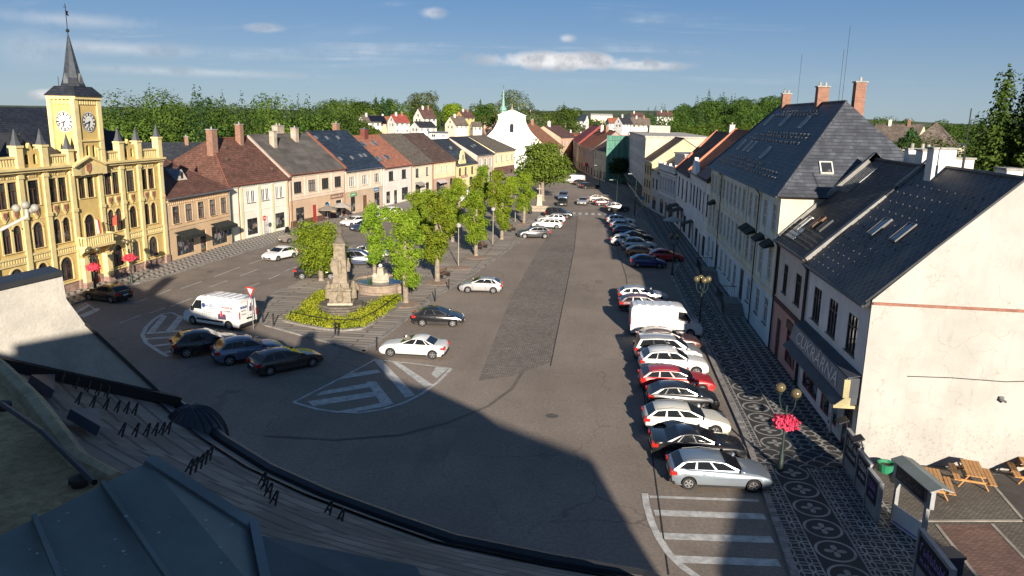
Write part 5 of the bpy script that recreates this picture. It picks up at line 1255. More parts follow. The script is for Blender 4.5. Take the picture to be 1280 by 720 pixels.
# ------------------------------------------------------------------ the street beyond, the houses on the slope
def cottage(name, label, px, py, w, d, dist, face, wallm, roofm, eave=4.5, ridge=8.0, group='houses on the slope behind the church', chim=1, win=3, cat='house', zb=None, hip=(0, 0)):
    """centre of the front at pixel (px, py) at a distance; face: heading the eaves front looks to, in degrees from towards-the-viewer, + = turned to the right"""
    k_ = .72 if dist > 225 and zb is None else 1.0
    w, d, eave, ridge = w * k_, d * k_, eave * k_, ridge * k_
    p = atD(px, py, dist); base = p.z if zb is None else zb
    back = Vector((p.x, p.y, 0)).normalized(); ang = R(face)
    inn = Vector((back.x * math.cos(ang) - back.y * math.sin(ang), back.x * math.sin(ang) + back.y * math.cos(ang), 0))
    u = Vector((inn.y, -inn.x, 0))
    A = p - u * w / 2; Bq = p + u * w / 2
    ops = [[(w * (i + .5) / win, min(1.3, w / win * .5), eave - 2.1 * k_, eave - .7 * k_, False, dict(style='two', fm=WHITE, sill=False)) for i in range(win)]] if win else []
    if win and eave > 5 * k_: ops.append([(w * (i + .5) / win, min(1.3, w / win * .5), eave - 4.9 * k_, eave - 3.5 * k_, False, dict(style='two', fm=WHITE, sill=False)) for i in range(win)])
    t, rf, at, up = house(name, label, A, Bq, d, eave, d / 2, ridge, [wallm], roofm, ops, group=group, cornice=False, cat=cat, ov=.5, hip=hip)
    t.location.z = base
    b = MB()        # windows of the gable end and a footing down to the land
    b.box(0, 0, -6, w, d, 0); b.build('footing', wallm, t)
    for s, xx in ((-1, -.02), (1, w + .02)):
        for y, z in ((d * .3, eave - 2.0 * k_), (d * .65, eave - 2.0 * k_), (d * .48, eave + .5 * k_)):
            if z + 1.8 > ridge: continue
            g = MB(); g.box(min(xx, xx + s * .03), y - .4, z, max(xx, xx + s * .03), y + .4, z + 1.2 * k_); g.build('window', GLASS, t)
    for k in range(chim): chimney(rf, w * (.3 + .4 * k), d / 2 - .3, ridge - .6, ridge + 1.1 * k_, .6, .6, WHC if k == 0 else BRICKC)
    return t, rf, at, up
W1, W2, W3 = P_WHITE, P_CREAM, P_IVORY
T_RED = M('crimson roof', (.26, .06, .05), .7, .2, 1); T_BRN = M('brown maroon roof', (.12, .065, .055), .8, .25, .5, 0, 'rows', psize=(.3, .4)); T_GRB = M('grey brown roof', (.17, .135, .11), .85, .25, .5, 0, 'rows', psize=(.3, .4)); T_BLK = M('black roof', (.03, .03, .035), .6, .2)
P_SALM = plaster('salmon pink plaster', (.58, .38, .27)); P_OR = plaster('orange yellow plaster', (.66, .42, .16))
SL = 'houses on the slope behind the row'
t, rf, at, up = cottage('cottage', 'white cottage with black solar panels over half its roof', 466, 163, 9, 8, 285, 25, W2, T_GRB, 4.2, 7.2, SL)
b = MB(); b.slab([at(2.5, .08) + Vector((0, 0, .12)), at(8.8, .08) + Vector((0, 0, .12)), at(8.8, .95) + Vector((0, 0, .12)), at(2.5, .95) + Vector((0, 0, .12))], .06); b.build('solar_panel', M('solar panel', (.01, .012, .02), .15, .1), rf)
cottage('cottage', 'salmon pink cottage with faded red roof between white cottages', 484, 165, 7.5, 7, 290, 15, P_SALM, TILE_RED, 4.8, 7.6, SL)
cottage('cottage', 'cottage with bright crimson roof and pinkish white gable', 503, 166, 8, 8, 280, 28, P_PINKW, T_RED, 5.2, 8.6, SL, 2)
cottage('cottage', 'tall white house with steep maroon brown roof on the slope', 537, 163, 9, 9, 310, 35, W2, T_BRN, 6.8, 11.8, SL, 2)
cottage('cottage', 'low white house with black roof below the tall maroon roofed one', 535, 172, 9.5, 9, 272, 30, W1, T_BLK, 5.0, 7.4, SL, 0)
t, rf, at, up = cottage('garage_building', 'long low white flat roofed outbuilding below the slope houses', 548, 174, 9, 6, 262, 5, W1, GREYMETAL, 3.0, 3.3, SL, 0, 2, 'building')
cottage('cottage', 'white house with grey brown roof, gable windows and red porch', 577, 168, 8.5, 8.5, 290, 38, W3, T_GRB, 5.0, 9.0, SL)
cottage('cottage', 'orange yellow gabled house with red brown roof among trees', 586, 156, 9, 8, 350, 40, P_OR, T_BRN, 4.6, 8.4, SL, 2)
cottage('cottage', 'small cream cottage with green grey roof left of the church', 597, 166, 5, 6, 300, 15, W3, TILE_GR, 3.5, 5.6, SL, 0, 2)
cottage('cottage', 'red roofed cottage half hidden left of the church turret', 612, 160, 7, 7, 330, 10, P_SALM, TILE_RED, 4, 7, SL, 0, 2)
cottage('cottage', 'brown roofed bungalow in trees above the navy roof', 436, 160, 12, 8, 300, 10, P_BEI, T_GRB, 3.4, 5.8, SL, 0, 4)
cottage('cottage', 'white block with brown roof right of the church', 668, 153, 10, 9, 420, 20, W3, T_BRN, 5, 8, SL)
cottage('cottage', 'dark navy roofed house with a lit window between treetops', 724, 158, 9, 8, 420, -20, W1, NAVY, 4.4, 8.6, SL)
cottage('warehouse', 'long pale roofed warehouse far beyond the town', 752, 149, 34, 16, 900, 4, W3, M('pale sheet roof', (.42, .42, .40), .7, .1), 6, 8, 'far buildings', 0, 8, 'warehouse')
RT = 'houses below the wooded hill'
cottage('cottage', 'small house with orange red roof and white gable below the wood', 768, 162, 8, 8, 380, 15, W1, TILE_RED, 4.4, 7.6, RT, 0)
cottage('cottage', 'dark roofed house with a narrow white gable', 784, 164, 8, 8, 350, 40, W1, T_BLK, 4.6, 8.8, RT)
cottage('cottage', 'long house with grey brown roof below the wooded hill', 801, 164, 12, 9, 360, 12, P_BEI, T_GRB, 4.2, 8.2, RT, 2, 4)
cottage('cottage', 'brown roofed house with white end wall on the hill foot', 797, 153, 10, 8, 430, 20, W1, T_BRN, 4, 7, RT)
cottage('cottage', 'white house with red brown roof alone among hillside trees', 831, 153, 13, 9, 470, 12, W1, T_BRN, 5, 8.5, RT, 2, 4)
cottage('villa', 'yellow villa with grey mansard roof and row of dormer windows', 1114, 178, 11, 9, 210, -18, plaster('villa yellow plaster', (.64, .57, .36)), T_GRB, 11.2, 15.0, 'villas behind the right row', 2, 5, zb=1.5)
t, rf, at, up = cottage('villa', 'pale yellow villa with tall pyramid roof', 1164, 183, 7.5, 7.5, 170, -8, plaster('villa cream plaster', (.68, .62, .46)), T_GRB, 11.8, 16.0, 'villas behind the right row', 0, 3, zb=1, hip=(3.7, 3.7))
cottage('villa', 'pale flat roofed wing beside the pyramid roofed villa', 1188, 184, 4, 6, 176, -8, W3, GREYMETAL, 11.5, 12, 'villas behind the right row', 0, 2, zb=1)
# the street that leaves the square
SG = 'houses along the street beyond the square'
def srow(label, A, Bq, d, eave, rd, rz, wm, rm, n, g=SG, hip=(0, 0), zs=None, **k):
    L = (Vector(Bq) - Vector(A)).length
    ops = [upper(n, L, min(1.2, L / n * .5), eave - 2.6, eave - .9, L / n / 2, style='two', fm=WHITE)]
    if eave > 5: ops.append([shop(L * (i + .5) / n, min(2, L / n * .6), 2.6) for i in range(n)])
    return house('street_house', label, A, Bq, d, eave, rd, rz, wm if isinstance(wm, list) else [wm], rm, ops, group=g, hip=hip, cornice=False, **k)
srow('yellow grey two storey house behind the street tree', (-.2, 221), (3.2, 205.2), 11, 8.0, 5, 11.5, plaster('grey yellow plaster', (.5, .45, .33)), T_BRN, 4)
t, rf, at, up = srow('dark fronted house with red tiled roof where the street bends', (-5.0, 253), (-.3, 221.3), 12, 8.0, 6, 13.0, plaster('shaded rose plaster', (.36, .26, .23)), TILE_RED, 6); chimney(rf, 10, 5.5, 12.3, 14.4, .8, .8, WHC); chimney(rf, 20, 5.5, 12.3, 14.4, .8, .8, BRICKC)
b = MB(); b.box(18, -.9, 2.4, 22, -.05, 3.3); b.build('shop_sign', M('crimson shop sign', (.45, .06, .08), .6, .1), t)
srow('red hipped roof house at the far end of the street', (-8.5, 300), (-5.2, 254), 14, 8.5, 7, 14.0, P_ROSE, T_RED, 7, hip=(6, 6))
# house wrapped in green scaffold netting
t = thing('scaffolding', 'green scaffold netting over a house end behind the dark street tree', 'scaffold', (3.3, 204.6, 0), math.atan2(-.3, 5.3), SG)
NET = M('green scaffold netting', (.085, .235, .17), .8, .18, .35, .12)
b = MB()
nx, nz = 12, 12
vx = lambda i, j: (-.2 + 5.6 * i / nx, -1.0 + .12 * math.sin(i * 1.9 + j * .7) + .06 * math.sin(j * 2.3), 11.9 * j / nz + .3)
for i in range(nx):
    for j in range(nz): b.poly([vx(i, j), vx(i + 1, j), vx(i + 1, j + 1), vx(i, j + 1)])
b.build('netting', NET, t, smooth=60)
b = MB()
for x in range(5): b.tube([(-.2 + x * 1.4, -1.15, 0), (-.2 + x * 1.4, -1.15, 12.3)], .04, 5)
for z in (2.2, 4.4, 6.6, 8.8, 11.0): b.tube([(-.3, -1.16, z), (5.5, -1.16, z)], .035, 5)
b.build('scaffold_pole', GREYMETAL, t)
LG = 'red roofed houses right of the church'
t, rf, at, up = house('street_house', 'house with large terracotta roof and yellow corner right of the church', (-13.5, 240), (-10.8, 268), 20, 6.8, 10, 14.2, [P_YEL2], M('terracotta roof tiles', (.33, .15, .085), .85, .2, .6, .1, 'rows', psize=(.24, .34)), [upper(5, 28, 1.1, 3.8, 5.5, 3)], group=LG, cornice=False)
chimney(rf, 3, 9.5, 13.0, 16.0, .9, .9, WHC); chimney(rf, 20, 9.5, 13.0, 15.6, .9, .9, BRICKC)
p0 = G(705, 204); 
t, rf, at, up = house('street_house', 'pinkish house closing the view at the bend of the street', (-12.6, 286), (-7.4, 300), 14, 9.4, 7, 13.4, [P_SALM], T_BRN, [upper(4, 14.9, 1.2, 6.2, 8.0, 2), upper(4, 14.9, 1.2, 2.6, 4.4, 2)], group=LG, cornice=False)
chimney(rf, 4, 6.5, 12.6, 15, .9, .9, WHC)
rg = random.Random(11)
for i, (px, py, w, d, dist, f, c, z) in enumerate([(738, 178, 12, 10, 300, 20, TILE_RED, 3), (752, 176, 13, 10, 285, 25, T_RED, 2.5), (765, 175, 12, 10, 270, 15, T_BRN, 3), (776, 172, 11, 9, 310, -10, TILE_RED, 3), (745, 170, 12, 9, 340, 30, T_BRN, 2), (700, 172, 12, 10, 330, 10, T_BRN, 2), (715, 174, 9, 9, 345, -15, TILE_BR, 2), (786, 178, 10, 9, 262, 20, T_BRN, 3), (820, 171, 11, 9, 240, 5, GREYMETAL, 4), (842, 166, 9, 8, 230, -5, T_RED, 4)]):
    lab = ['red roof with two chimneys over the far end of the street', 'crimson roof behind the green netting', 'brown roof right behind the green netting', 'orange roof farthest back behind the flat block', 'brown roof at the wood side of the red roofs', 'brown roof between church and street bend', 'old brown red roof above the bend of the street', 'brown roof against the flat roofed block', 'low grey metal roof behind the flat block', 'small crimson roof behind the brown edged house'][i]
    cottage('roof_house', 'house with ' + lab, px, py, w, d, dist, f, rg.choice([W1, W3, P_BEI]), c, 6.0, 10.0, 'red roofs behind the flat block', 1 + i % 2, 3, zb=0)
cottage('roof_house', 'old house with dark roof and pale gable behind the town hall', 226, 202, 13, 11, 150, 15, P_YEL2, ANTH, 6.5, 10.5, 'houses behind the town hall', 2, 3, zb=0)
cottage('roof_house', 'low pale house with grey roof beside the dark roof behind the town hall', 205, 204, 8, 8, 140, -5, W2, GREYMETAL, 5.5, 7.5, 'houses behind the town hall', 1, 2, zb=0)
# ------------------------------------------------------------------ trees
def leaves(blobs, n, size, seed, up=.25, shell=0):
    """n leaf sprays spread through ellipsoids (centre, radii): verts and faces"""
    g = np.random.default_rng(seed)
    vol = np.array([b[1][0] * b[1][1] * b[1][2] for b in blobs]) ** .75; k = g.choice(len(blobs), n, p=vol / vol.sum())
    c = np.array([b[0] for b in blobs], float)[k]; r = np.array([b[1] for b in blobs], float)[k]
    d = g.normal(size=(n, 3)); d /= np.linalg.norm(d, axis=1)[:, None]
    rad = g.uniform(0, 1, n) ** .38; rad = np.where(g.uniform(size=n) < .05, rad * 1.06, rad)
    if shell: rad = g.uniform(shell, 1, n) ** .6
    am = .35 if shell else 1
    lump = 1 + am * .22 * np.sin(d[:, 0] * 5 + k) * np.cos(d[:, 1] * 6 + k * 2) + am * .12 * np.sin(d[:, 2] * 9 + k)
    p = c + d * r * (rad * lump)[:, None]
    nn = d * .9 + g.normal(size=(n, 3)) * (.35 if shell else .75) + np.array([0, 0, up]); nn /= np.linalg.norm(nn, axis=1)[:, None]
    t = np.cross(nn, g.normal(size=(n, 3))); t /= np.linalg.norm(t, axis=1)[:, None] + 1e-9; b = np.cross(nn, t)
    s = size * g.uniform(.6, 1.35, n)[:, None]
    v = np.stack([p - t * s * .5, p + b * s * .32, p + t * s * .5 + nn * s * .12, p - b * s * .32], 1).reshape(-1, 3)
    f = np.arange(n * 4).reshape(-1, 4)
    return v, f
def leaf_mesh(name, parts, mat):
    vs = np.concatenate([p[0] for p in parts]); k = 0; fs = []
    for v, f in parts: fs.append(f + k); k += len(v)
    fs = np.concatenate(fs)
    me = bpy.data.meshes.new(name); me.vertices.add(len(vs)); me.vertices.foreach_set('co', vs.astype('f').ravel())
    me.loops.add(fs.size); me.loops.foreach_set('vertex_index', fs.ravel().astype('i'))
    me.polygons.add(len(fs)); me.polygons.foreach_set('loop_start', (np.arange(len(fs)) * 4).astype('i'))
    me.update(calc_edges=True); me.materials.append(mat); return me
LEAF_H = leafmat('olive chestnut leaves', (.06, .095, .016), (.19, .22, .035))
BARK = M('grey brown bark', (.23, .19, .145), .95, .3, 3, .4)
LEAF_A = leafmat('fresh green leaves', (.13, .215, .02), (.30, .38, .04), .42)
LEAF_B = leafmat('yellow green leaves', (.19, .25, .022), (.36, .40, .045), .42)
LEAF_C = leafmat('deep green leaves', (.03, .06, .016), (.105, .15, .03), .3, .25, .25)
LEAF_D = leafmat('dark conifer needles', (.018, .042, .018), (.05, .09, .03), .15)
LEAF_W = leafmat('woodland leaves', (.038, .072, .016), (.115, .16, .028), .25, .14, .2)
LEAF_S = leafmat('grey green leaves', (.05, .075, .03), (.15, .18, .08), .25, .25, .25)
def trunk_mesh(h, r, limbs, seed):
    q = random.Random(seed); b = MB()
    pts = [(0, 0, -.1), (.02, .02, .25), (q.uniform(-.1, .1), q.uniform(-.1, .1), h * .5), (q.uniform(-.15, .15), q.uniform(-.15, .15), h)]
    b.tube(pts, [r * 1.5, r, r * .85, r * .6], 8)
    for c, rr in limbs[:9]:
        m_ = Vector(pts[2]).lerp(Vector(c), .5) + Vector((0, 0, .2)); b.tube([Vector(pts[2]).lerp(Vector(pts[3]), q.random()), m_, Vector(c)], [r * .45, r * .3, r * .12], 5)
    return b
TG = 'pollarded trees on the square'
def square_tree(kind, seed):
    q = random.Random(seed)
    if kind < 2:
        h = 6.4 if kind == 0 else 6.0; bl = []
        for k in range(15 if kind == 0 else 13):
            z = 2.4 + 5.2 * (k / 14) ** .85 if kind == 0 else 2.0 + 5.0 * k / 12; a = k * 2.4 + q.uniform(-.5, .5); d = q.uniform(.35, 1.5) * (1.15 if 3.4 < z < 6.6 else .6); rr = q.uniform(.55, .98)
            bl.append(((d * math.cos(a), d * math.sin(a), z), (rr, rr, rr * q.uniform(.7, 1.05))))
    else: bl = [((0, 0, 4.5), (1.7, 1.7, 1.6)), ((.7, .3, 5.6), (1.0, 1.0, .9)), ((-.7, -.4, 3.7), (1.1, 1.1, 1.0)), ((-.3, .5, 5.8), (.9, .9, .9))]; h = 4.4
    if kind == 3: bl = [((0, 0, 3.2), (2.5, 2.5, 2.2)), ((1.2, .3, 4.9), (1.5, 1.5, 1.2)), ((-1.4, -.3, 2.2), (1.5, 1.5, 1.4)), ((.6, -.5, 1.6), (1.6, 1.6, 1.1)), ((-.6, .2, 5.0), (1.2, 1.2, 1.0))]; h = 3.2
    cr = leaf_mesh('crown', [leaves(bl, 9500 if kind == 3 else 7800, .225, seed)], (LEAF_A, LEAF_A, LEAF_B, LEAF_A)[kind])
    tb = trunk_mesh(h, .26, bl, seed); o = tb.build('trunk', BARK, None, smooth=50); me = o.data; bpy.data.objects.remove(o)
    return cr, me
ST = [square_tree(k, 20 + k) for k in range(4)]
def tree(name, label, cat, x, y, z, meshes, rot=0, s=(1, 1, 1), group=None):
    t = thing(name, label, cat, (x, y, z), rot, group); t.scale = s
    place('trunk', meshes[1], t); place('crown', meshes[0], t); return t
sq = [  # base pixel, kind, scale, label
    ((507, 380), 1, (1.0, 1.0, 1.1), 'leafy shaggy tree with low sprouts beside the fountain and black hatchback'),
    ((547, 353), 0, (1.08, 1.08, 1.08), 'tall dense tree with thick pale trunk, foremost in the kerb row by the silver hatchback'),
    ((595, 321), 0, (.95, .95, .95), 'second tree of the kerb row behind the silver hatchback, in a planted pit'),
    ((627, 300), 1, (1, 1, 1.0), 'third tree of the kerb row, standing between two lamp posts'),
    ((655, 280), 0, (.98, .98, .98), 'rounded deep green tree, last of the kerb row before the stone cross'),
    ((402, 352), 3, (1.0, 1.0, 1.0), 'broad bushy green tree right behind the stone column'),
    ((468, 346), 1, (.82, .82, .98), 'slim tree with bare lower trunk standing behind the fountain'),
    ((536, 316), 0, (.92, .92, .92), 'green tree in the middle row behind the tall foremost kerb tree'),
    ((566, 303), 1, (1.0, 1.0, 1.0), 'tree with sparse crown in the middle row near the planted pit'),
    ((596, 287), 0, (.95, .95, .95), 'olive green tree amid the middle row'),
    ((619, 272), 0, (.9, .9, .95), 'tree in the middle row with light showing through its crown'),
    ((574, 262), 2, (.85, .85, .85), 'small yellow green ball tree in front of the lemon house'),
    ((604, 262), 0, (.95, .95, .95), 'tall dark green tree before the rose beige house'),
    ((638, 262), 2, (.9, .9, .9), 'yellow green young tree before the corner house'),
    ((523, 300), 1, (.8, .8, .85), 'small tree on the far edge of the square beside the parked cars')]
for i, (p, k, s, lab) in enumerate(sq):
    c = G(*p); tree('square_tree', lab, 'tree', c.x, c.y, .1, ST[k], i * 1.9, s, TG)
# big chestnut by the stone cross
bl = [((0, 0, 6.8), (4.6, 4.6, 3.4)), ((-2.6, -.5, 5.2), (3.0, 3.0, 2.2)), ((2.8, .3, 5.6), (3.0, 3.0, 2.3)), ((.5, -1.5, 8.8), (3.0, 3.0, 2.2)), ((0, 2, 5), (3.4, 3.4, 2.2)), ((-1.5, 0, 9.2), (2.2, 2.2, 1.6))]
cr = leaf_mesh('crown', [leaves(bl, 14000, .42, 5)], LEAF_H); o = trunk_mesh(4.5, .42, bl, 4).build('trunk', BARK, None, smooth=50); tm = o.data; bpy.data.objects.remove(o)
c = G(678, 251); tree('chestnut_tree', 'huge broad chestnut tree in front of the white church', 'tree', c.x, c.y, .05, (cr, tm), 0, (1.05, 1.05, 1.08))
bl = [((0, 0, 4.6), (2.3, 2.3, 1.9)), ((1.2, .4, 5.2), (1.6, 1.6, 1.3)), ((-1.1, 0, 3.9), (1.5, 1.5, 1.3))]
cr = leaf_mesh('crown', [leaves(bl, 3200, .45, 9)], LEAF_D)
tree('street_tree', 'dark round tree in the shade before the green scaffold netting', 'tree', 6.3, 200.5, .1, (cr, ST[2][1]))
# wooded hills: each visible edge tree would be lost in the mass, so the woods are one object; lone trees stand by themselves
def wood(name, spots, seed, mat, card=1.5, n=420, cone=False):
    card *= .45; n = int(n * 3)
    g = random.Random(seed); parts = []
    for x, y, z, h, w in spots:
        k = g.randint(2, 4); bl = [((x, y, z + h * .58), (w, w, h * .40))]
        for _ in range(k + 2): bl.append(((x + g.uniform(-.75, .75) * w, y + g.uniform(-.75, .75) * w, z + h * g.uniform(.35, .86)), (w * .5, w * .5, h * .17)))
        if cone: bl = [((x, y, z + h * (.12 + .095 * k)), (w * .62 * (1 - .1 * k), w * .62 * (1 - .1 * k), h * .085)) for k in range(10)]
        parts.append(leaves(bl, n, card, g.randint(0, 9999), up=.35, shell=.7))
    o = place(name, leaf_mesh(name, parts, mat)); return tag(o, kind='stuff')
g = random.Random(5)
def scatter(n, px0, px1, d0, d1, h0, h1, pxtop=None):
    out = []
    for _ in range(n):
        px = g.uniform(px0, px1); d = g.uniform(d0, d1); p = atD(px, 150, d); h = g.uniform(h0, h1)
        out.append((p.x, p.y, hill(p.x, p.y), h, h * g.uniform(.26, .4)))
    return out
wood('woodland', scatter(40, 130, 440, 190, 320, 12, 21), 1, LEAF_W, 1.5, 520)
wood('woodland', scatter(20, 140, 440, 190, 300, 16, 24), 12, LEAF_D, 1.3, 420, True)
wood('woodland', scatter(22, 700, 985, 480, 720, 18, 25), 13, LEAF_D, 1.9, 260, True)
wood('woodland', scatter(34, 130, 470, 200, 330, 9, 22), 10, LEAF_C, 1.5, 520)
wood('woodland', scatter(40, 400, 700, 330, 470, 11, 17), 2, LEAF_W, 1.8, 380)
wood('woodland', scatter(110, 775, 985, 430, 780, 13, 20), 3, LEAF_C, 2.4, 330)
wood('woodland', scatter(40, 835, 985, 290, 430, 11, 15), 11, LEAF_W, 1.8, 400)
wood('woodland', scatter(40, 655, 860, 350, 560, 10, 15), 4, LEAF_S, 1.9, 300)
wood('woodland', scatter(70, 980, 1290, 230, 480, 12, 17), 6, LEAF_C, 1.9, 330)
wood('woodland', scatter(26, 1150, 1300, 95, 150, 10, 15.5), 9, LEAF_C, 1.0, 900)
wood('woodland', scatter(110, 560, 960, 700, 1400, 10, 18), 7, LEAF_D, 3.2, 200)
wood('woodland', scatter(60, 640, 800, 480, 800, 8, 15), 8, LEAF_W, 2.2, 260)
LT = 'single trees on the skyline'
def crown_tree(label, px, ytop, ybase, dist, w, mat, blobs=6, n=1500, card=1.1, name='broadleaf_tree', seed=1):
    card *= .6; n = int(n * 2.2)
    top, base = atD(px, ytop, dist), atD(px, ybase, dist); h = top.z - base.z; q = random.Random(seed)
    bl = [((0, 0, h * .58), (w * .42, w * .42, h * .36))] + [((q.uniform(-.35, .35) * w, q.uniform(-.35, .35) * w, h * q.uniform(.4, .86)), (w * .24, w * .24, h * .15)) for _ in range(blobs)]
    cr = leaf_mesh('crown', [leaves(bl, n, card, seed, shell=.6)], mat); o = trunk_mesh(h * .55, h * .02 + .1, bl[1:4], seed).build('trunk', BARK, None); tm = o.data; bpy.data.objects.remove(o)
    return tree(name, label, 'tree', base.x, base.y, base.z, (cr, tm), group=LT)
crown_tree('huge grey green tree towering behind the white church', 645, 111, 175, 300, 17, LEAF_S, 9, 3200, 1.0, seed=31)
crown_tree('loose grey green poplar on the skyline above the crimson roof', 530, 112, 158, 380, 14, LEAF_S, 9, 1300, 1.2, seed=32)
crown_tree('broad bright green tree beside the white slope houses', 566, 128, 165, 360, 13, LEAF_A, 7, 1400, 1.2, seed=33)
crown_tree('round bright green tree above the navy roof', 453, 124, 165, 300, 11, LEAF_W, 7, 1400, 1.1, seed=34)
crown_tree('leafy tree between the orange house and church turret', 606, 128, 168, 330, 10, LEAF_W, 7, 1200, 1.1, seed=35)
crown_tree('rounded green tree right of the church by the street', 706, 131, 175, 360, 14, LEAF_W, 7, 1600, 1.1, seed=36)
crown_tree('bushy tree hiding the slope cottages above the salmon roof', 450, 150, 178, 240, 9, LEAF_W, 6, 1200, 1.0, seed=37)
crown_tree('small bush tree over the red chimney of the salmon roof', 470, 160, 180, 230, 5, LEAF_W, 5, 800, .8, seed=38)
for i, (px, yt, yb, d, w) in enumerate([(470, 118, 165, 330, 8), (479, 121, 165, 335, 7), (486, 122, 165, 340, 8), (440, 128, 158, 420, 5), (600, 124, 160, 420, 6), (1137, 160, 186, 150, 5), (263, 123, 165, 240, 8), (250, 129, 165, 260, 7)]):
    top, base = atD(px, yt, d), atD(px, yb, d); h = top.z - base.z
    bl = [((0, 0, h * (.14 + .09 * k)), (w * .5 * (1 - .095 * k), w * .5 * (1 - .095 * k), h * .085)) for k in range(10)]
    cr = leaf_mesh('crown', [leaves(bl, 1000, .9 if d > 200 else .6, 50 + i, up=-.2)], LEAF_D); b = MB(); b.tube([(0, 0, -.3), (0, 0, h * .95)], [.25, .05], 6); o = b.build('trunk', BARK); tm = o.data; bpy.data.objects.remove(o)
    tree('spruce_tree', ['tall spruce, left one of the dark skyline trio', 'middle spruce of the dark skyline trio', 'right spruce of the dark skyline trio', 'lone thin spruce on the left skyline', 'dark pointed spruce left of the church turret', 'dark spruce between the two villas', 'tall spruce breaking the skyline over the peach house', 'spruce beside the tall one over the peach house'][i], 'tree', base.x, base.y, base.z, (cr, tm), i, group=LT)
for i, (px, yt, yb, d, w) in enumerate([(1238, 107, 232, 66, 3.4), (1268, 105, 238, 66, 3.3), (1300, 110, 240, 64, 3.4)]):
    top, base = atD(px, yt, d), atD(px, yb, d); base.z = 0; h = top.z
    bl = [((random.Random(i * 9 + k).uniform(-.3, .3), 0, h * (.16 + .083 * k)), (w * .5 * (.8 + .3 * math.sin(.4 + k * .28)) * (1 if k < 9 else .55), w * .5 * (.8 + .3 * math.sin(.4 + k * .28)) * (1 if k < 9 else .55), h * .085)) for k in range(11)]
    cr = leaf_mesh('crown', [leaves(bl, 15000, .26, 70 + i)], LEAF_C); b = MB(); b.tube([(0, 0, -.3), (0, 0, h * .9)], [.4, .06], 6); o = b.build('trunk', BARK); tm = o.data; bpy.data.objects.remove(o)
    tree('poplar_tree', ['tall column poplar behind the gable roof, left one of the pair', 'tall column poplar at the right edge of the view', 'column poplar furthest right'][i], 'tree', base.x, base.y, 0, (cr, tm), i, group='column poplars')
# ------------------------------------------------------------------ cars: x forwards, y left
TAIL = M('red tail lamp', (.45, .02, .015), .2, .1, coat=.5); HEAD = M('clear headlamp', (.62, .64, .66), .12, .1, coat=.8); RIM = M('alloy rim', (.42, .42, .43), .35, .15, metal=.7); PLATE = M('white number plate', (.7, .7, .68), .5, .05)
TRIM = M('black plastic trim', (.022, .022, .024), .6, .15); TYRE = M('tyre rubber', (.02, .02, .021), .85, .15)
SPEC = dict(  # length, width, height, belt, tail belt x, cowl x, roof front, roof rear, rear base x, hood front z, wheel r, ground, deck x (sedan), roof rear z
    wagon=dict(L=4.65, W=1.80, H=1.46, belt=.97, cowl=1.02, rf=.08, rr=-1.72, rb=-2.2, hood=.73, r=.32, gnd=.2),
    hatch=dict(L=4.15, W=1.78, H=1.47, belt=.98, cowl=1.0, rf=.08, rr=-1.3, rb=-1.95, hood=.74, r=.31, gnd=.2),
    sedan=dict(L=4.70, W=1.80, H=1.45, belt=.96, cowl=.98, rf=.0, rr=-.95, rb=-1.72, hood=.73, r=.32, gnd=.2, deck=.99),
    suv=dict(L=4.55, W=1.87, H=1.68, belt=1.10, cowl=1.02, rf=.15, rr=-1.6, rb=-2.12, hood=.88, r=.36, gnd=.27),
    mpv=dict(L=4.75, W=1.88, H=1.80, belt=1.08, cowl=1.4, rf=.42, rr=-2.0, rb=-2.28, hood=.82, r=.33, gnd=.2))
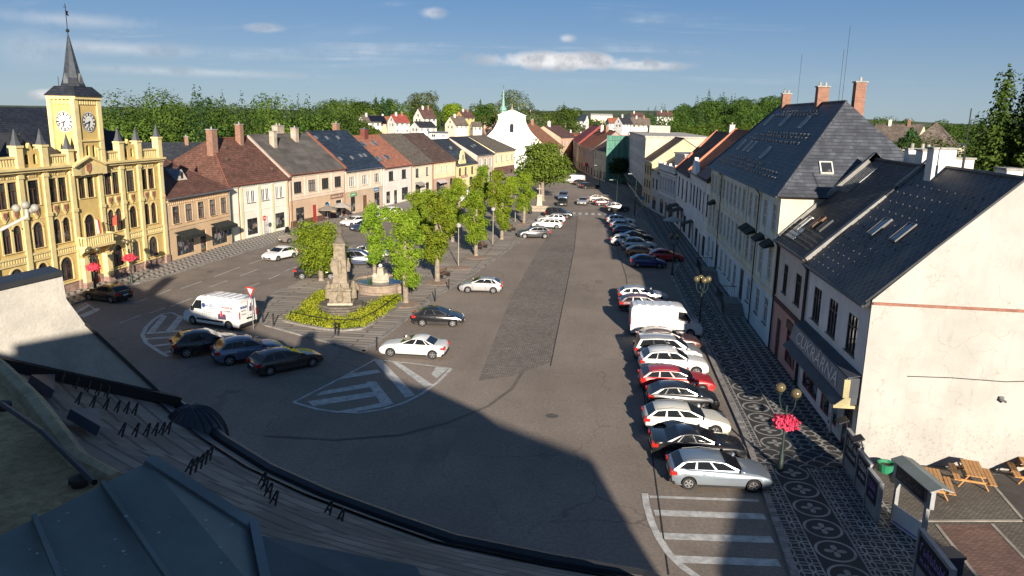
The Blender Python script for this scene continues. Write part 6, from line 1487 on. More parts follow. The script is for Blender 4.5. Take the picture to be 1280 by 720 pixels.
def car_parts(k):
    S = SPEC[k]; L, W, H = S['L'], S['W'], S['H']; hl, hw = L / 2, W / 2; belt = S['belt']; r = S['r']; gz = S['gnd']
    xf, xr = hl - .88, -hl + .84; ra = r + .055
    top = [(-hl + .02, .42), (-hl, .62), (-hl + .03, .82)]
    if S.get('deck'): top += [(-hl + .10, S['deck'] - .02), (-hl + .28, S['deck'] + .02), (S['rb'] + .05, S['deck'] + .01)]
    else: top += [(-hl + .10, belt - .02), (S['rb'] + .05, belt + .02)]
    for t in (.2, .4, .6, .8): top.append((S['rb'] + (S['cowl'] - S['rb']) * t, belt + .055 - .055 * t))
    top += [(S['cowl'], belt - .01), (S['cowl'] + (hl - .15 - S['cowl']) * .5, (belt + S['hood']) / 2 + .045), (hl - .34, S['hood'] + .055), (hl - .14, S['hood'] - .01), (hl - .04, S['hood'] - .12), (hl, .54), (hl - .02, .38), (hl - .12, gz + .02)]
    bot = []
    for xc in (xf, xr):
        bot.append((xc + ra + .02, gz))
        for a in range(9): bot.append((xc + ra * math.cos(math.pi * a / 8), max(gz, r + ra * math.sin(math.pi * a / 8))))
        bot.append((xc - ra - .02, gz))
    bot.append((-hl + .10, gz + .04))
    prof = top + bot; nt_ = len(top)
    def scaled(s):     # s 0 centre .. 1 outer skin
        out = []
        for i, (x, z) in enumerate(prof):
            xx = x * (1 - .07 * s ** 3) if abs(x) > hl * .8 else x
            zz = z - (.07 * s ** 3 if i < nt_ and z > .7 else 0)
            out.append((xx, zz))
        return out
    b = MB(); n = len(prof); rows = []
    for y, s in ((-hw, 1), (-hw * .95, .72), (-hw * .55, .2), (0, 0), (hw * .55, .2), (hw * .95, .72), (hw, 1)):
        k0 = len(b.v)
        for i, (x, z) in enumerate(scaled(s)):
            yy = y * (.965 if (abs(y) >= hw * .9 and (z > belt - .1 or z < gz + .08)) else 1)
            b.v.append((x, yy, z))
        rows.append(k0)
    for a, c in zip(rows[:-1], rows[1:]):
        for i in range(n):
            j = (i + 1) % n; b.f.append((a + i, a + j, c + j, c + i)); b.m.append(1 if i >= nt_ - 1 else 0)
    b.f.append(tuple(rows[0] + i for i in range(n - 1, -1, -1))); b.m.append(0); b.f.append(tuple(rows[-1] + i for i in range(n))); b.m.append(0)
    # greenhouse
    wb, wt = hw - .065, hw - .185; bz = belt - .03; bR, bF, rR, rF = S['rb'], S['cowl'], S['rr'], S['rf']; hr = H - .05
    hz = lambda s: hr - .085 * (2 * s - 1) ** 2 - .035 * max(0, 1 - 2 * s)
    P = lambda s, t, sd: Vector((bR + (bF - bR) * s + ((rR + (rF - rR) * s) - (bR + (bF - bR) * s)) * t, sd * (wb + (wt - wb) * t), bz + (hz(s) - bz) * t))
    N = 10; k0 = len(b.v)
    for i in range(N + 1):
        s = i / N
        for p in (P(s, 0, -1), P(s, .93, -1), Vector((P(s, 1, -1).x, -wt + .12, hz(s) + .022)), Vector((P(s, 1, 0).x, 0, hz(s) + .05)), Vector((P(s, 1, 1).x, wt - .12, hz(s) + .022)), P(s, .93, 1), P(s, 0, 1)): b.v.append(tuple(p))
    for i in range(N):
        for j in range(6):
            a = k0 + i * 7 + j; b.f.append((a, a + 7, a + 8, a + 1)); b.m.append(0)
    b.f.append(tuple(k0 + j for j in range(7))); b.m.append(0); b.f.append(tuple(k0 + N * 7 + j for j in range(6, -1, -1))); b.m.append(0)
    # door gaps, sills, grille
    for sd in (-1, 1):
        for x in (S['cowl'] - .25, (S['cowl'] + S['rb']) / 2 - .02): b.box(x - .008, sd * hw - .006 * sd if sd < 0 else hw - .01, gz + .14, x + .008, sd * hw + .004 * sd if sd > 0 else -hw + .01, belt - .12, 1)
        b.box(xr + ra + .03, sd * hw - .02, gz, xf - ra - .03, sd * hw + .012, gz + .10, 1)
    b.box(hl - .06, -hw * .62, .32, hl + .012, hw * .62, .5, 1); b.box(-hl - .012, -hw * .8, .3, -hl + .06, hw * .8, .46, 1)
    parts = [('body', b, ['PAINT', TRIM], 38)]
    off = .012
    def panel(nm, q, mt=CARGLASS):
        q = [Vector(p) for p in q]; nr = (q[1] - q[0]).cross(q[3] - q[0]).normalized(); g = MB()
        m_ = [p + nr * off for p in q]; g.poly(m_)
        for i in range(4): g.poly([q[i] - nr * .02, q[(i + 1) % 4] - nr * .02, m_[(i + 1) % 4], m_[i]])
        parts.append((nm, g, [mt], 0))
    fr = lambda t, y: Vector((bF + (rF - bF) * t, y, bz + (hz(1) - bz) * t)); rr_ = lambda t, y: Vector((bR + (rR - bR) * t, y, bz + (hz(0) - bz) * t))
    panel('windscreen', [fr(.1, -wb + .08), fr(.1, wb - .08), fr(.93, wt - .03), fr(.93, -wt + .03)]); panel('rear_window', [rr_(.2, wb - .1), rr_(.2, -wb + .1), rr_(.92, -wt + .06), rr_(.92, wt - .06)])
    cuts = {'wagon': (.05, .30, .335, .60, .635, .93), 'hatch': (.10, .26, .30, .58, .62, .93), 'sedan': (.09, .2, .235, .56, .6, .93), 'suv': (.05, .28, .32, .6, .64, .93), 'mpv': (.04, .33, .36, .62, .65, .9)}[k]
    for sd in (-1, 1):
        if k in ('hatch', 'suv', 'mpv'):
            q = [P(cuts[2] - .03, .11, sd), P(cuts[5] - .02, .11, sd), P(cuts[5] - .02, .89, sd), P(cuts[2] - .03, .89, sd)]; q = q if sd < 0 else q[::-1]; nr = (q[1] - q[0]).cross(q[3] - q[0]).normalized(); g = MB(); g.poly([p + nr * .006 for p in q]); parts.append(('door_pillar', g, [TRIM], 0))
        for a, c in zip(cuts[::2], cuts[1::2]):
            q = [P(a, .12, sd), P(c, .12, sd), P(c, .88, sd), P(a + (.03 if a < .12 else 0), .88, sd)]
            panel('side_window', q if sd < 0 else q[::-1])
    for sd in (-1, 1):
        q = MB(); q.prism([(hl - .09, sd * hw * .56, S['hood'] - .09), (hl - .22, sd * hw * .93, S['hood'] - .07), (hl - .42, sd * hw * .955, S['hood'] - .0), (hl - .24, sd * hw * .56, S['hood'] + .0)], (.03, sd * .012, -.13)); parts.append(('headlight', q, [HEAD], 0))
        q = MB(); z0 = belt - .26
        q.box(-hl - .012, min(sd * hw * .62, sd * hw * .95), z0, -hl + .1, max(sd * hw * .62, sd * hw * .95), z0 + .2); q.box(-hl + .03, min(sd * (hw - .02), sd * (hw + .004)), z0, -hl + .3, max(sd * (hw - .02), sd * (hw + .004)), z0 + .17); parts.append(('tail_light', q, [TAIL], 0))
        q = MB(); q.obox((S['cowl'] - .18, sd * (hw + .06), belt + .06), (.06, 0, 0), (0, .1, 0), (0, 0, .07)); parts.append(('mirror', q, ['PAINT'], 0))
        if k in ('wagon', 'suv', 'mpv'):
            q = MB(); q.tube([(rR + .1, sd * (wt - .05), hz(.04) + .05), ((rR + rF) / 2, sd * (wt - .05), hr + .05), (rF - .15, sd * (wt - .05), hz(.96) + .05)], .018, 5); parts.append(('roof_rail', q, [GREYMETAL], 0))
        for x in ((S['cowl'] + S['rb']) / 2 + .15, S['cowl'] - 1.9 if k != 'hatch' else S['cowl'] - 1.75):
            q = MB(); q.box(x, min(sd * hw, sd * (hw + .025)), belt - .2, x + .17, max(sd * hw, sd * (hw + .025)), belt - .16); parts.append(('door_handle', q, ['PAINT'], 0))
    for x, sgn in ((hl + .015, 1), (-hl - .016, -1)):
        q = MB(); z = .42 if sgn > 0 else .62; q.box(min(x, x + .01 * sgn), -.26, z, max(x, x + .01 * sgn), .26, z + .11); parts.append(('number_plate', q, [PLATE], 0))
    return parts, xf, xr, r, hw
def wheel_meshes(r):
    ty = MB(); n = 20; pr = [(r * .62, -.1), (r * .95, -.105), (r, -.07), (r, .07), (r * .95, .105), (r * .62, .1)]
    for q, z in pr:
        for j in range(n): a = 2 * math.pi * j / n; ty.v.append((q * math.cos(a), z, q * math.sin(a)))
    for i in range(len(pr) - 1):
        for j in range(n): ty.f.append((i * n + j, i * n + (j + 1) % n, (i + 1) * n + (j + 1) % n, (i + 1) * n + j)); ty.m.append(0)
    rm = MB()
    for s in (-1, 1):
        y = s * .085
        rm.prism([(r * .64 * math.cos(2 * math.pi * j / n), y * .75, r * .64 * math.sin(2 * math.pi * j / n)) for j in range(n)], (0, s * .004, 0), 1)
        for j in range(5):
            a = 2 * math.pi * j / 5; d = Vector((math.cos(a), 0, math.sin(a))); sd = Vector((-d.z, 0, d.x)); rm.obox(d * r * .34 + Vector((0, y, 0)), d * r * .3, sd * r * .085, Vector((0, .012, 0)))
        for j in range(n):
            a, c = 2 * math.pi * j / n, 2 * math.pi * (j + 1) / n; rm.poly([(r * .55 * math.cos(a), y * 1.12, r * .55 * math.sin(a)), (r * .66 * math.cos(a), y * 1.12, r * .66 * math.sin(a)), (r * .66 * math.cos(c), y * 1.12, r * .66 * math.sin(c)), (r * .55 * math.cos(c), y * 1.12, r * .55 * math.sin(c))])
    return ty, rm
def mesh_of(name, mb, mats, smooth=0):
    mats = [bpy.data.materials.get('PAINT') or bpy.data.materials.new('PAINT') if x == 'PAINT' else x for x in mats]
    o = mb.build(name, mats, smooth=smooth); me = o.data; bpy.data.objects.remove(o); return me
CARS = {}
for k in SPEC:
    pt, xf, xr, r, hw = car_parts(k)
    ty, rm = wheel_meshes(r)
    CARS[k] = ([(nm, mesh_of(nm, mb, ms, sm), 'PAINT' in ms) for nm, mb, ms, sm in pt], xf, xr, r, hw, mesh_of('wheel', ty, [TYRE], 40), mesh_of('rim', rm, [RIM, TRIM]))
def van_parts():
    L, W, H = 5.6, 2.0, 2.45; hl, hw = L / 2, W / 2; r = .35; gz = .28; xf, xr = hl - .95, -hl + 1.05; ra = r + .06
    top = [(-hl, .5), (-hl, 1.4), (-hl + .03, H - .25), (-hl + .15, H - .05), (-hl + .5, H), (0, H + .02), (.95, H), (1.25, H - .12), (1.95, 1.45), (2.1, 1.26), (hl - .16, 1.05), (hl - .03, .85), (hl, .5), (hl - .08, gz)]
    bot = []
    for xc in (xf, xr):
        bot.append((xc + ra + .02, gz))
        for a in range(9): bot.append((xc + ra * math.cos(math.pi * a / 8), max(gz, r + ra * math.sin(math.pi * a / 8))))
        bot.append((xc - ra - .02, gz))
    bot.append((-hl + .04, gz)); prof = top + bot; n = len(prof); b = MB(); rows = []
    for y, s in ((-hw, 1), (-hw * .96, .6), (-hw * .7, .1), (0, 0), (hw * .7, .1), (hw * .96, .6), (hw, 1)):
        rows.append(len(b.v))
        for i, (x, z) in enumerate(prof):
            yy = y * (.93 if abs(y) > hw * .9 and z > 2.1 else (.975 if abs(y) > hw * .9 and z > 1.5 else 1)); b.v.append((x * (1 - .03 * s if x > hl * .6 else 1 - .006 * s), yy, z - (.07 * s * s if z > 2.2 else 0)))
    for a, c in zip(rows[:-1], rows[1:]):
        for i in range(n): j = (i + 1) % n; b.f.append((a + i, a + j, c + j, c + i)); b.m.append(1 if i >= len(top) - 1 else 0)
    b.f.append(tuple(rows[0] + i for i in range(n - 1, -1, -1))); b.m.append(0); b.f.append(tuple(rows[-1] + i for i in range(n))); b.m.append(0)
    for sd in (-1, 1):
        y0, y1 = (hw - .015, hw + .012) if sd > 0 else (-hw - .012, -hw + .015)
        b.box(xr + ra + .1, y0, .5, xf - ra - .05, y1, .66, 1)
        for x in (.75, -.55): b.box(x - .008, y0, .4, x + .008, y1 - .008 if sd > 0 else y1, 1.45, 1)
        b.box(-2.2, y0, 1.42, .7, y1 - .008 if sd > 0 else y1, 1.44, 1)
    b.box(-hl - .02, -hw * .9, .3, -hl + .1, hw * .9, .55, 1); b.box(-hl - .006, -.008, .55, -hl + .03, .008, 2.2, 1); b.box(hl - .1, -hw * .8, .35, hl + .01, hw * .8, .6, 1)
    for k in range(5): b.box(-hl + .5 + k * .62, -hw * .75, H - .01, -hl + .75 + k * .62, hw * .75, H + .035)
    parts = [('body', b, ['PAINT', TRIM], 38)]
    g = MB(); q = [Vector((2.02, -.86, 1.36)), Vector((2.02, .86, 1.36)), Vector((1.28, .8, 2.28)), Vector((1.28, -.8, 2.28))]; g.poly([p + Vector((.035, 0, .03)) for p in q]); parts.append(('windscreen', g, [CARGLASS], 0))
    for sd in (-1, 1):
        q = [Vector((.82, sd * (hw + .006), 1.38)), Vector((1.86, sd * (hw + .002), 1.38)), Vector((1.35, sd * (hw * .985), 2.05)), Vector((.82, sd * (hw * .985), 2.08))]; g = MB(); g.poly(q if sd < 0 else q[::-1]); g.poly([p - Vector((0, sd * .03, 0)) for p in (q[::-1] if sd < 0 else q)]); parts.append(('side_window', g, [CARGLASS], 0))
        m_ = MB(); m_.obox((1.62, sd * (hw + .14), 1.42), (.06, 0, 0), (0, .11, 0), (0, 0, .16)); parts.append(('mirror', m_, [TRIM], 0))
        h = MB(); h.prism([(hl - .14, sd * .62, .92), (hl - .22, sd * .95, .95), (hl - .42, sd * .97, 1.1), (hl - .3, sd * .62, 1.06)], (.05, sd * .02, -.14)); parts.append(('headlight', h, [HEAD], 0))
        tl = MB(); tl.box(-hl - .014, min(sd * .88, sd * .985), .95, -hl + .06, max(sd * .88, sd * .985), 1.5); parts.append(('tail_light', tl, [TAIL], 0))
    q = MB(); q.box(-hl - .03, -.26, .62, -hl - .006, .26, .73); parts.append(('number_plate', q, [PLATE], 0))
    q = MB(); q.box(-hl - .04, -.5, .8, -hl - .006, .2, .92); parts.append(('door_handle', q, [TRIM], 0))
    return parts, xf, xr, r, hw
pt, xf, xr, r, hw = van_parts(); ty, rm = wheel_meshes(r)
CARS['van'] = ([(nm, mesh_of(nm, mb, ms, sm), 'PAINT' in ms) for nm, mb, ms, sm in pt], xf, xr, r, hw, mesh_of('wheel', ty, [TYRE], 40), mesh_of('rim', rm, [RIM, TRIM]))
def car(kind, label, pos, head, col, group=None, scale=1.0, name='parked_car', cat='car', z=0.0):
    """head: heading in degrees, 0 = +x"""
    parts, xf, xr, r, hw, wm, rimm = CARS[kind]
    t = thing(name, label, cat, (pos[0], pos[1], z + .005), R(head), group)
    if scale != 1: t.scale = (scale, scale, scale)
    for nm, me, painted in parts:
        o = place(nm, me, t)
        if painted: o.material_slots[0].link = 'OBJECT'; o.material_slots[0].material = col
    for x in (xf, xr):
        for s in (-1, 1):
            w = place('wheel', wm, t, (x, s * (hw - .10), r)); w.rotation_euler = (0, rnd.uniform(0, 6), 0)
            place('rim', rimm, w)
    return t
C = lambda n, c, r=.3, m=0: paint('car paint ' + n, c, r, m)
SILVERBLUE = C('silver blue', (.30, .35, .40), .3, .55); BLK = C('black', (.012, .012, .014), .2); CREAM = C('cream white', (.74, .70, .60)); DGREY = C('dark grey', (.022, .024, .027), .3); REDC = C('red', (.46, .018, .02)); WHT = C('white', (.78, .77, .74)); SILV = C('silver', (.48, .48, .48), .3, .5)
BROWNC = C('brown maroon', (.11, .05, .04), .3, .2); DBLUE = C('dark blue', (.02, .035, .085), .25); MARC = C('dark maroon', (.10, .02, .025), .25); ORNG = C('bronze orange', (.36, .15, .05), .3, .3); BLUE = C('deep blue', (.02, .03, .15), .25); GBLUE = C('grey blue', (.14, .18, .26), .3, .4); GOLD = C('beige', (.50, .44, .34), .35, .2); TAUPE = C('taupe', (.24, .20, .17), .35, .3)
def axle(pr, pf): a, c = G(*pr), G(*pf); return a, c, math.degrees(math.atan2((c - a).y, (c - a).x))
def car_w(kind, label, pr, pf, col, side, **k):
    """the two wheels of one side seen on the ground at pixels rear and front; side +1 = the car's left wheels"""
    a, c, hd = axle(pr, pf); _, xf, xr, _, hw, _, _ = CARS[kind]; s = k.get('scale', 1)
    mid = (a + c) / 2; u = Vector((math.cos(R(hd)), math.sin(R(hd)), 0)); v = Vector((-u.y, u.x, 0))
    pos = mid - u * (xf + xr) / 2 * s - v * side * hw * s; return car(kind, label, pos, hd, col, **k)
PR = 'cars parked along the right pavement'
# right row, nose to the kerb, from the nearest on: tail x, y, heading
for kind, lab, x, y, hd, col in [
    ('wagon', 'silver blue estate car, nearest of the row, beside the ladder road marking', 6.35, 33.9, 3, SILVERBLUE),
    ('sedan', 'black saloon with chrome window line between silver and cream estates', 5.75, 36.9, 3, BLK),
    ('wagon', 'cream white estate with shaded bonnet next to the black saloon', 5.55, 40.1, 3, CREAM),
    ('hatch', 'dark grey hatchback with bright side windows beside the red estate', 5.75, 43.6, 3, DGREY),
    ('wagon', 'bright red estate car with roof rails', 5.7, 46.6, 3, REDC),
    ('suv', 'white compact off roader next to the red estate', 5.8, 49.9, 3, WHT),
    ('mpv', 'silver grey van based car with white window pillar', 5.7, 52.6, 2, SILV),
    ('wagon', 'brown maroon car squeezed beside the big white van', 6.0, 55.6, 2, BROWNC),
    ('hatch', 'dark blue car hidden behind the big white van', 5.9, 63.4, 2, DBLUE),
    ('wagon', 'dark maroon estate with red lamps behind the white van', 5.0, 66.7, 3, MARC),
    ('wagon', 'silver estate with sunlit roof at the end of the near row', 5.0, 70.2, 3, SILV)]:
    car(kind, lab, (x, y), hd, col, PR)
car('van', 'large white delivery van, half sunlit, in the right hand row', (6.1, 59.3), 2, WHT, PR, name='delivery_van', cat='van')
for kind, lab, x, y, hd, col in [
    ('hatch', 'deep blue hatchback alone at the front of the far row', 6.6, 87.6, 2, BLUE), ('hatch', 'bronze orange car next to the deep blue hatchback', 6.4, 94.0, 2, ORNG), ('suv', 'silver off roader behind the bronze car', 6.2, 99.0, 2, SILV), ('wagon', 'white estate behind the silver off roader', 4.9, 102.5, 2, WHT),
    ('sedan', 'black saloon in the middle of the far row', 6.2, 106.6, 2, BLK), ('wagon', 'navy estate beside the black saloon in the far row', 5.4, 111.5, 2, DBLUE), ('hatch', 'pale silver hatchback near the far end of the row', 4.8, 117.5, 2, SILV), ('wagon', 'white car last in the shade before the kerb bulge', 4.6, 123.8, 3, WHT)]:
    car(kind, lab, (x, y), hd, col, PR)
car('hatch', 'red hatchback nosing over the pavement behind the blue car', (9.0, 92.0), 2, REDC, PR)
FR = 'cars parked beyond the zebra crossing'
for kind, lab, px, py, hd, col in [('suv', 'black off roader first past the zebra crossing', 771, 264, 5, BLK), ('hatch', 'maroon hatchback between black off roader and beige car', 756, 257, 8, MARC), ('hatch', 'beige hatchback in sun past the zebra crossing', 748, 252, 8, GOLD), ('wagon', 'black estate below the white van at the street mouth', 737, 235.5, 25, BLK), ('wagon', 'dark grey estate tucked beside the white van', 728, 231.5, 25, DGREY)]:
    c = G(px, py); car(kind, lab, c, hd, col, FR)
c = G(723, 231); car('van', 'white van parked where the street leaves the square', (c.x - 1, c.y + 4), 160, WHT, FR, name='delivery_van', cat='van', scale=.88)
c = G(729, 255.5); car('sedan', 'silver saloon driving towards the viewer by the zebra crossing', c, 262, SILV, name='moving_car')
PL = 'cars parked along the tree row'
car_w('hatch', 'black hatchback with white headlamp, nose to the right, below the shaggy tree', (524.5, 408.5), (569, 409.5), BLK, -1, group=PL)
car_w('sedan', 'white saloon with alloy wheels at the tip of the square paving', (540, 449.5), (488.5, 446.5), WHT, 1, group=PL)
car_w('hatch', 'silver hatchback parked beside the foremost kerb tree', (619, 367.5), (582, 366.5), SILV, 1, group=PL)
car_w('suv', 'black off roader with red lamps facing the trees', (681, 298.5), (656, 298.5), DGREY, 1, group=PL)
car_w('wagon', 'white estate facing the trees between dark cars', (695, 286.5), (672, 285.5), WHT, 1, group=PL)
car_w('wagon', 'silver estate behind the white estate by the trees', (698, 279.5), (680, 279), SILV, 1, group=PL)
car_w('mpv', 'long black people carrier, nose to the right', (686, 272.5), (709, 273.5), BLK, -1, group=PL)
c = G(703, 257); car('hatch', 'dark hatchback facing the viewer, nearer of two by the far trees', c, 268, DGREY, PL); c = G(704, 249.5); car('suv', 'grey car just behind the dark hatchback by the far trees', c, 268, GBLUE, PL)
LF = 'cars in the shade at the near end of the square'
for kind, lab, px, py, hd, col in [('suv', 'black off roader, left of the three shaded cars by the white van', 259, 440, 36, BLK), ('suv', 'blue grey off roader in the middle of the three shaded cars', 311, 449, 38, GBLUE), ('wagon', 'dark brown estate, right of the three shaded cars', 358, 460, 47, C('dark brown', (.045, .035, .032), .25, .2))]:
    c = G(px, py); car(kind, lab, c, hd, col, LF)
PV = 'cars on the left side of the square'
car_w('hatch', 'black hatchback stopped in front of the town hall doors', (132.5, 378.5), (117, 376.5), BLK, 1, group=PV)
car_w('hatch', 'small white hatchback driving on the left road', (368.5, 322.5), (347, 327), WHT, 1, group=PV, name='moving_car')
c = G(370, 302); car('wagon', 'taupe estate parked below the tan house', c, 232, TAUPE, PV); c = G(387, 295.5); car('suv', 'silver off roader just behind the taupe estate', c, 232, SILV, PV)
car_w('suv', 'black off roader partly hidden by the broad bushy tree', (382, 350), (409, 350), BLK, -1, group=PV)
car_w('mpv', 'dark blue people carrier between column and fountain', (432, 333), (459.5, 333), DBLUE, -1, group=PV)
for kind, lab, px, py, hd, col in [('hatch', 'white car behind the dark blue people carrier', 465, 322, -15, WHT), ('sedan', 'navy saloon beside the slim tree behind the fountain', 484, 318, -20, DBLUE), ('hatch', 'white hatchback by the navy house front', 443, 282, 235, WHT), ('suv', 'white off roader parked before the salmon roofed house', 487, 271, 236, WHT), ('wagon', 'white estate just ahead of the white off roader', 474, 276, 236, WHT), ('hatch', 'dark blue car in front of the white hatchback by the navy house', 455, 288, 235, DBLUE), ('hatch', 'grey car glimpsed under the middle trees', 563, 281, 235, DGREY)]:
    c = G(px, py); car(kind, lab, c, hd, col, PV)
c = G(582, 252); car('van', 'white van seen between the middle trees', c, 238, WHT, PV, name='delivery_van', cat='van', scale=.9)
# the lettered van
a, c, hd = axle((288, 413), (241.5, 406)); mid = (a + c) / 2; u = Vector((math.cos(R(hd)), math.sin(R(hd)), 0)); v = Vector((-u.y, u.x, 0))
pos = mid - v * 1.0 + u * .05
lv = car('van', 'white van with blue and red lettering parked by the give way sign', pos, hd, WHT, name='lettered_van', cat='van')
LBLU = M('navy lettering', (.03, .06, .2), .5, .05); LRED = M('red lettering', (.45, .04, .04), .5, .05); LGR = M('grey lettering', (.2, .2, .23), .5, .05)
def side_put(b, x0, z0, x1, z1): y = .992 if z0 > 1.5 else 1.004; b.box(-x1, y, z0, -x0, y + .012, z1)
def rear_put(b, y0, z0, y1, z1): b.box(-2.826, -y1, z0, -2.79, -y0, z1)
for x0, x1, z0, z1, n, mt in ((-.42, .42, 1.64, 1.88, 5, LBLU), (-.3, .42, 1.5, 1.6, 8, LGR), (1.1, 2.25, 1.66, 1.84, 12, LRED), (1.35, 2.2, 1.42, 1.56, 9, LGR), (-.6, .1, 1.16, 1.26, 8, LRED), (-.6, .15, 1.02, 1.1, 9, LGR), (1.55, 2.2, .98, 1.1, 8, LGR)):
    b = MB(); glyph_strip(b, x0, x1, z0, z1, n, side_put, n); b.build('lettering', mt, lv)
for x0, x1, z0, z1, n, mt in ((-.8, -.1, 1.72, 1.92, 6, LBLU), (-.75, -.2, 1.5, 1.6, 7, LGR), (-.72, -.2, 1.22, 1.32, 6, LGR), (.2, .75, 1.05, 1.13, 7, LGR)):
    b = MB(); glyph_strip(b, x0, x1, z0, z1, n, rear_put, n + 3); b.build('lettering', mt, lv)
def van_mark(pts, mat, y=1.012):
    b = MB(); b.prism([(x, y - (.02 if z > 1.5 else 0), z) for x, z in pts], (0, -.01, 0)); b.build('emblem', mat, lv)
van_mark([(.62 + .17 * math.cos(k * math.pi / 8), 1.72 + .2 * math.sin(k * math.pi / 8)) for k in range(16)], LBLU, 1.02)
van_mark([(-.75, .78), (-1.55, .78), (-1.5, 1.2), (-1.25, 1.22), (-1.2, 1.0), (-1.0, 1.0), (-.98, 1.25), (-.78, 1.2)], M('dark emblem', (.08, .05, .09), .5, .2)); van_mark([(-1.02, 1.0), (-1.22, 1.0), (-1.2, 1.42), (-1.1, 1.48), (-1.02, 1.4)], LRED, 1.016)
b = MB(); b.box(-2.82, -.55, 1.35, -2.812, -.15, 1.75); b.box(-2.82, -.42, 1.75, -2.812, -.28, 2.0); b.build('emblem', M('dark emblem', (.08, .05, .09), .5, .2), lv)
# ------------------------------------------------------------------ column, fountain, hedge, street furniture
MON = M('weathered monument stone', (.27, .225, .165), .95, .3, 2.2, .5, stain=.6, fine=.5); MOND = M('dark weathered stone', (.15, .13, .105), .95, .3, 2, .4, stain=.5, fine=.5); PALE = M('pale stone', (.42, .37, .29), .9, .2, 2, .2, stain=.4)
def monument():
    c = G(427, 386); t = thing('stone_column', 'weathered baroque stone pillar with carved saints and urn amid the hedge', 'monument', (c.x, c.y, .1), R(12)); t.scale = (.8, .8, .76)
    b = MB()
    b.lathe((0, 0, 0), [(3.1, 0), (3.1, .18), (2.75, .18), (2.75, .38), (2.4, .38), (2.4, .6)], 8); b.build('steps', MOND, t)
    b = MB(); b.lathe((0, 0, .6), [(1.75, 0), (1.75, .25), (1.6, .3), (1.55, 1.5), (1.75, 1.6), (1.75, 1.75), (1.35, 1.9), (1.3, 2.4)], 4); b.build('pedestal', [MON], t)
    b = MB(); b.lathe((0, 0, .6), [(1.85, -.02), (1.85, .22), (1.78, .24)], 4); b.build('plinth', PALE, t)
    b = MB(); b.lathe((0, 0, 3.0), [(1.12, 0), (1.05, .3), (.80, 4.2), (.92, 4.25), (.92, 4.45), (.7, 4.5)], 4); b.build('shaft', MON, t)
    b = MB(); b.lathe((0, 0, 7.45), [(.62, 0), (.68, .1), (.55, .3), (.4, .5), (.46, .7), (.26, .78), (.2, .95), (.36, 1.25), (.4, 1.5), (.22, 1.62), (.26, 1.75), (.05, 1.85)], 10); b.build('urn', MOND, t, smooth=40)
    q = random.Random(4)
    def saint(x, y, z, s, rot):
        b = MB(); b.lathe((0, 0, 0), [(.34, 0), (.36, .1), (.28, .6), (.24, 1.0), (.3, 1.25), (.24, 1.42), (.09, 1.5), (.08, 1.56)], 9); b.ball((0, -.02, 1.68), .14, 9, 0, 1.15)
        for sd in (-1, 1): b.tube([(sd * .26, 0, 1.32), (sd * .36, -.16, 1.05), (sd * .12, -.34, 1.12)], [.1, .085, .06], 6)
        for k in range(5): a = -1.2 + k * .6; b.tube([(.3 * math.sin(a), -.3 * math.cos(a), .05), (.22 * math.sin(a * .8), -.24 * math.cos(a * .8), 1.1)], [.06, .03], 5)
        o = b.build('carved_saint', MON, t, smooth=45, loc=(x, y, z), rotz=rot); o.scale = (s, s, s)
    for k in range(4):
        a = math.pi / 2 * k; saint(1.3 * math.sin(a), -1.3 * math.cos(a), 1.15, 1.08, a)
        b = MB()
        for _ in range(9):
            u_, z = q.uniform(-.5, .5), q.uniform(3.3, 6.4); r0 = (.8 - (z - 3.0) * .06) * .74
            b.ball((u_ * .7, -r0 - .02, z), q.uniform(.1, .2), 7, 0, 1.3)
        b.build('relief', MON, t, smooth=50, rotz=a)
        b = MB(); b.tube([(0, -.78, 4.2), (.05, -.86, 4.9), (0, -.80, 5.5)], [.2, .24, .12], 7); b.ball((0, -.84, 5.62), .13, 8); b.build('relief_figure', MON, t, smooth=50, rotz=a)
    return t
monument()
WATER = M('green pool water', (.035, .075, .075), .08, .2, 1.5, .03, spec=.6)
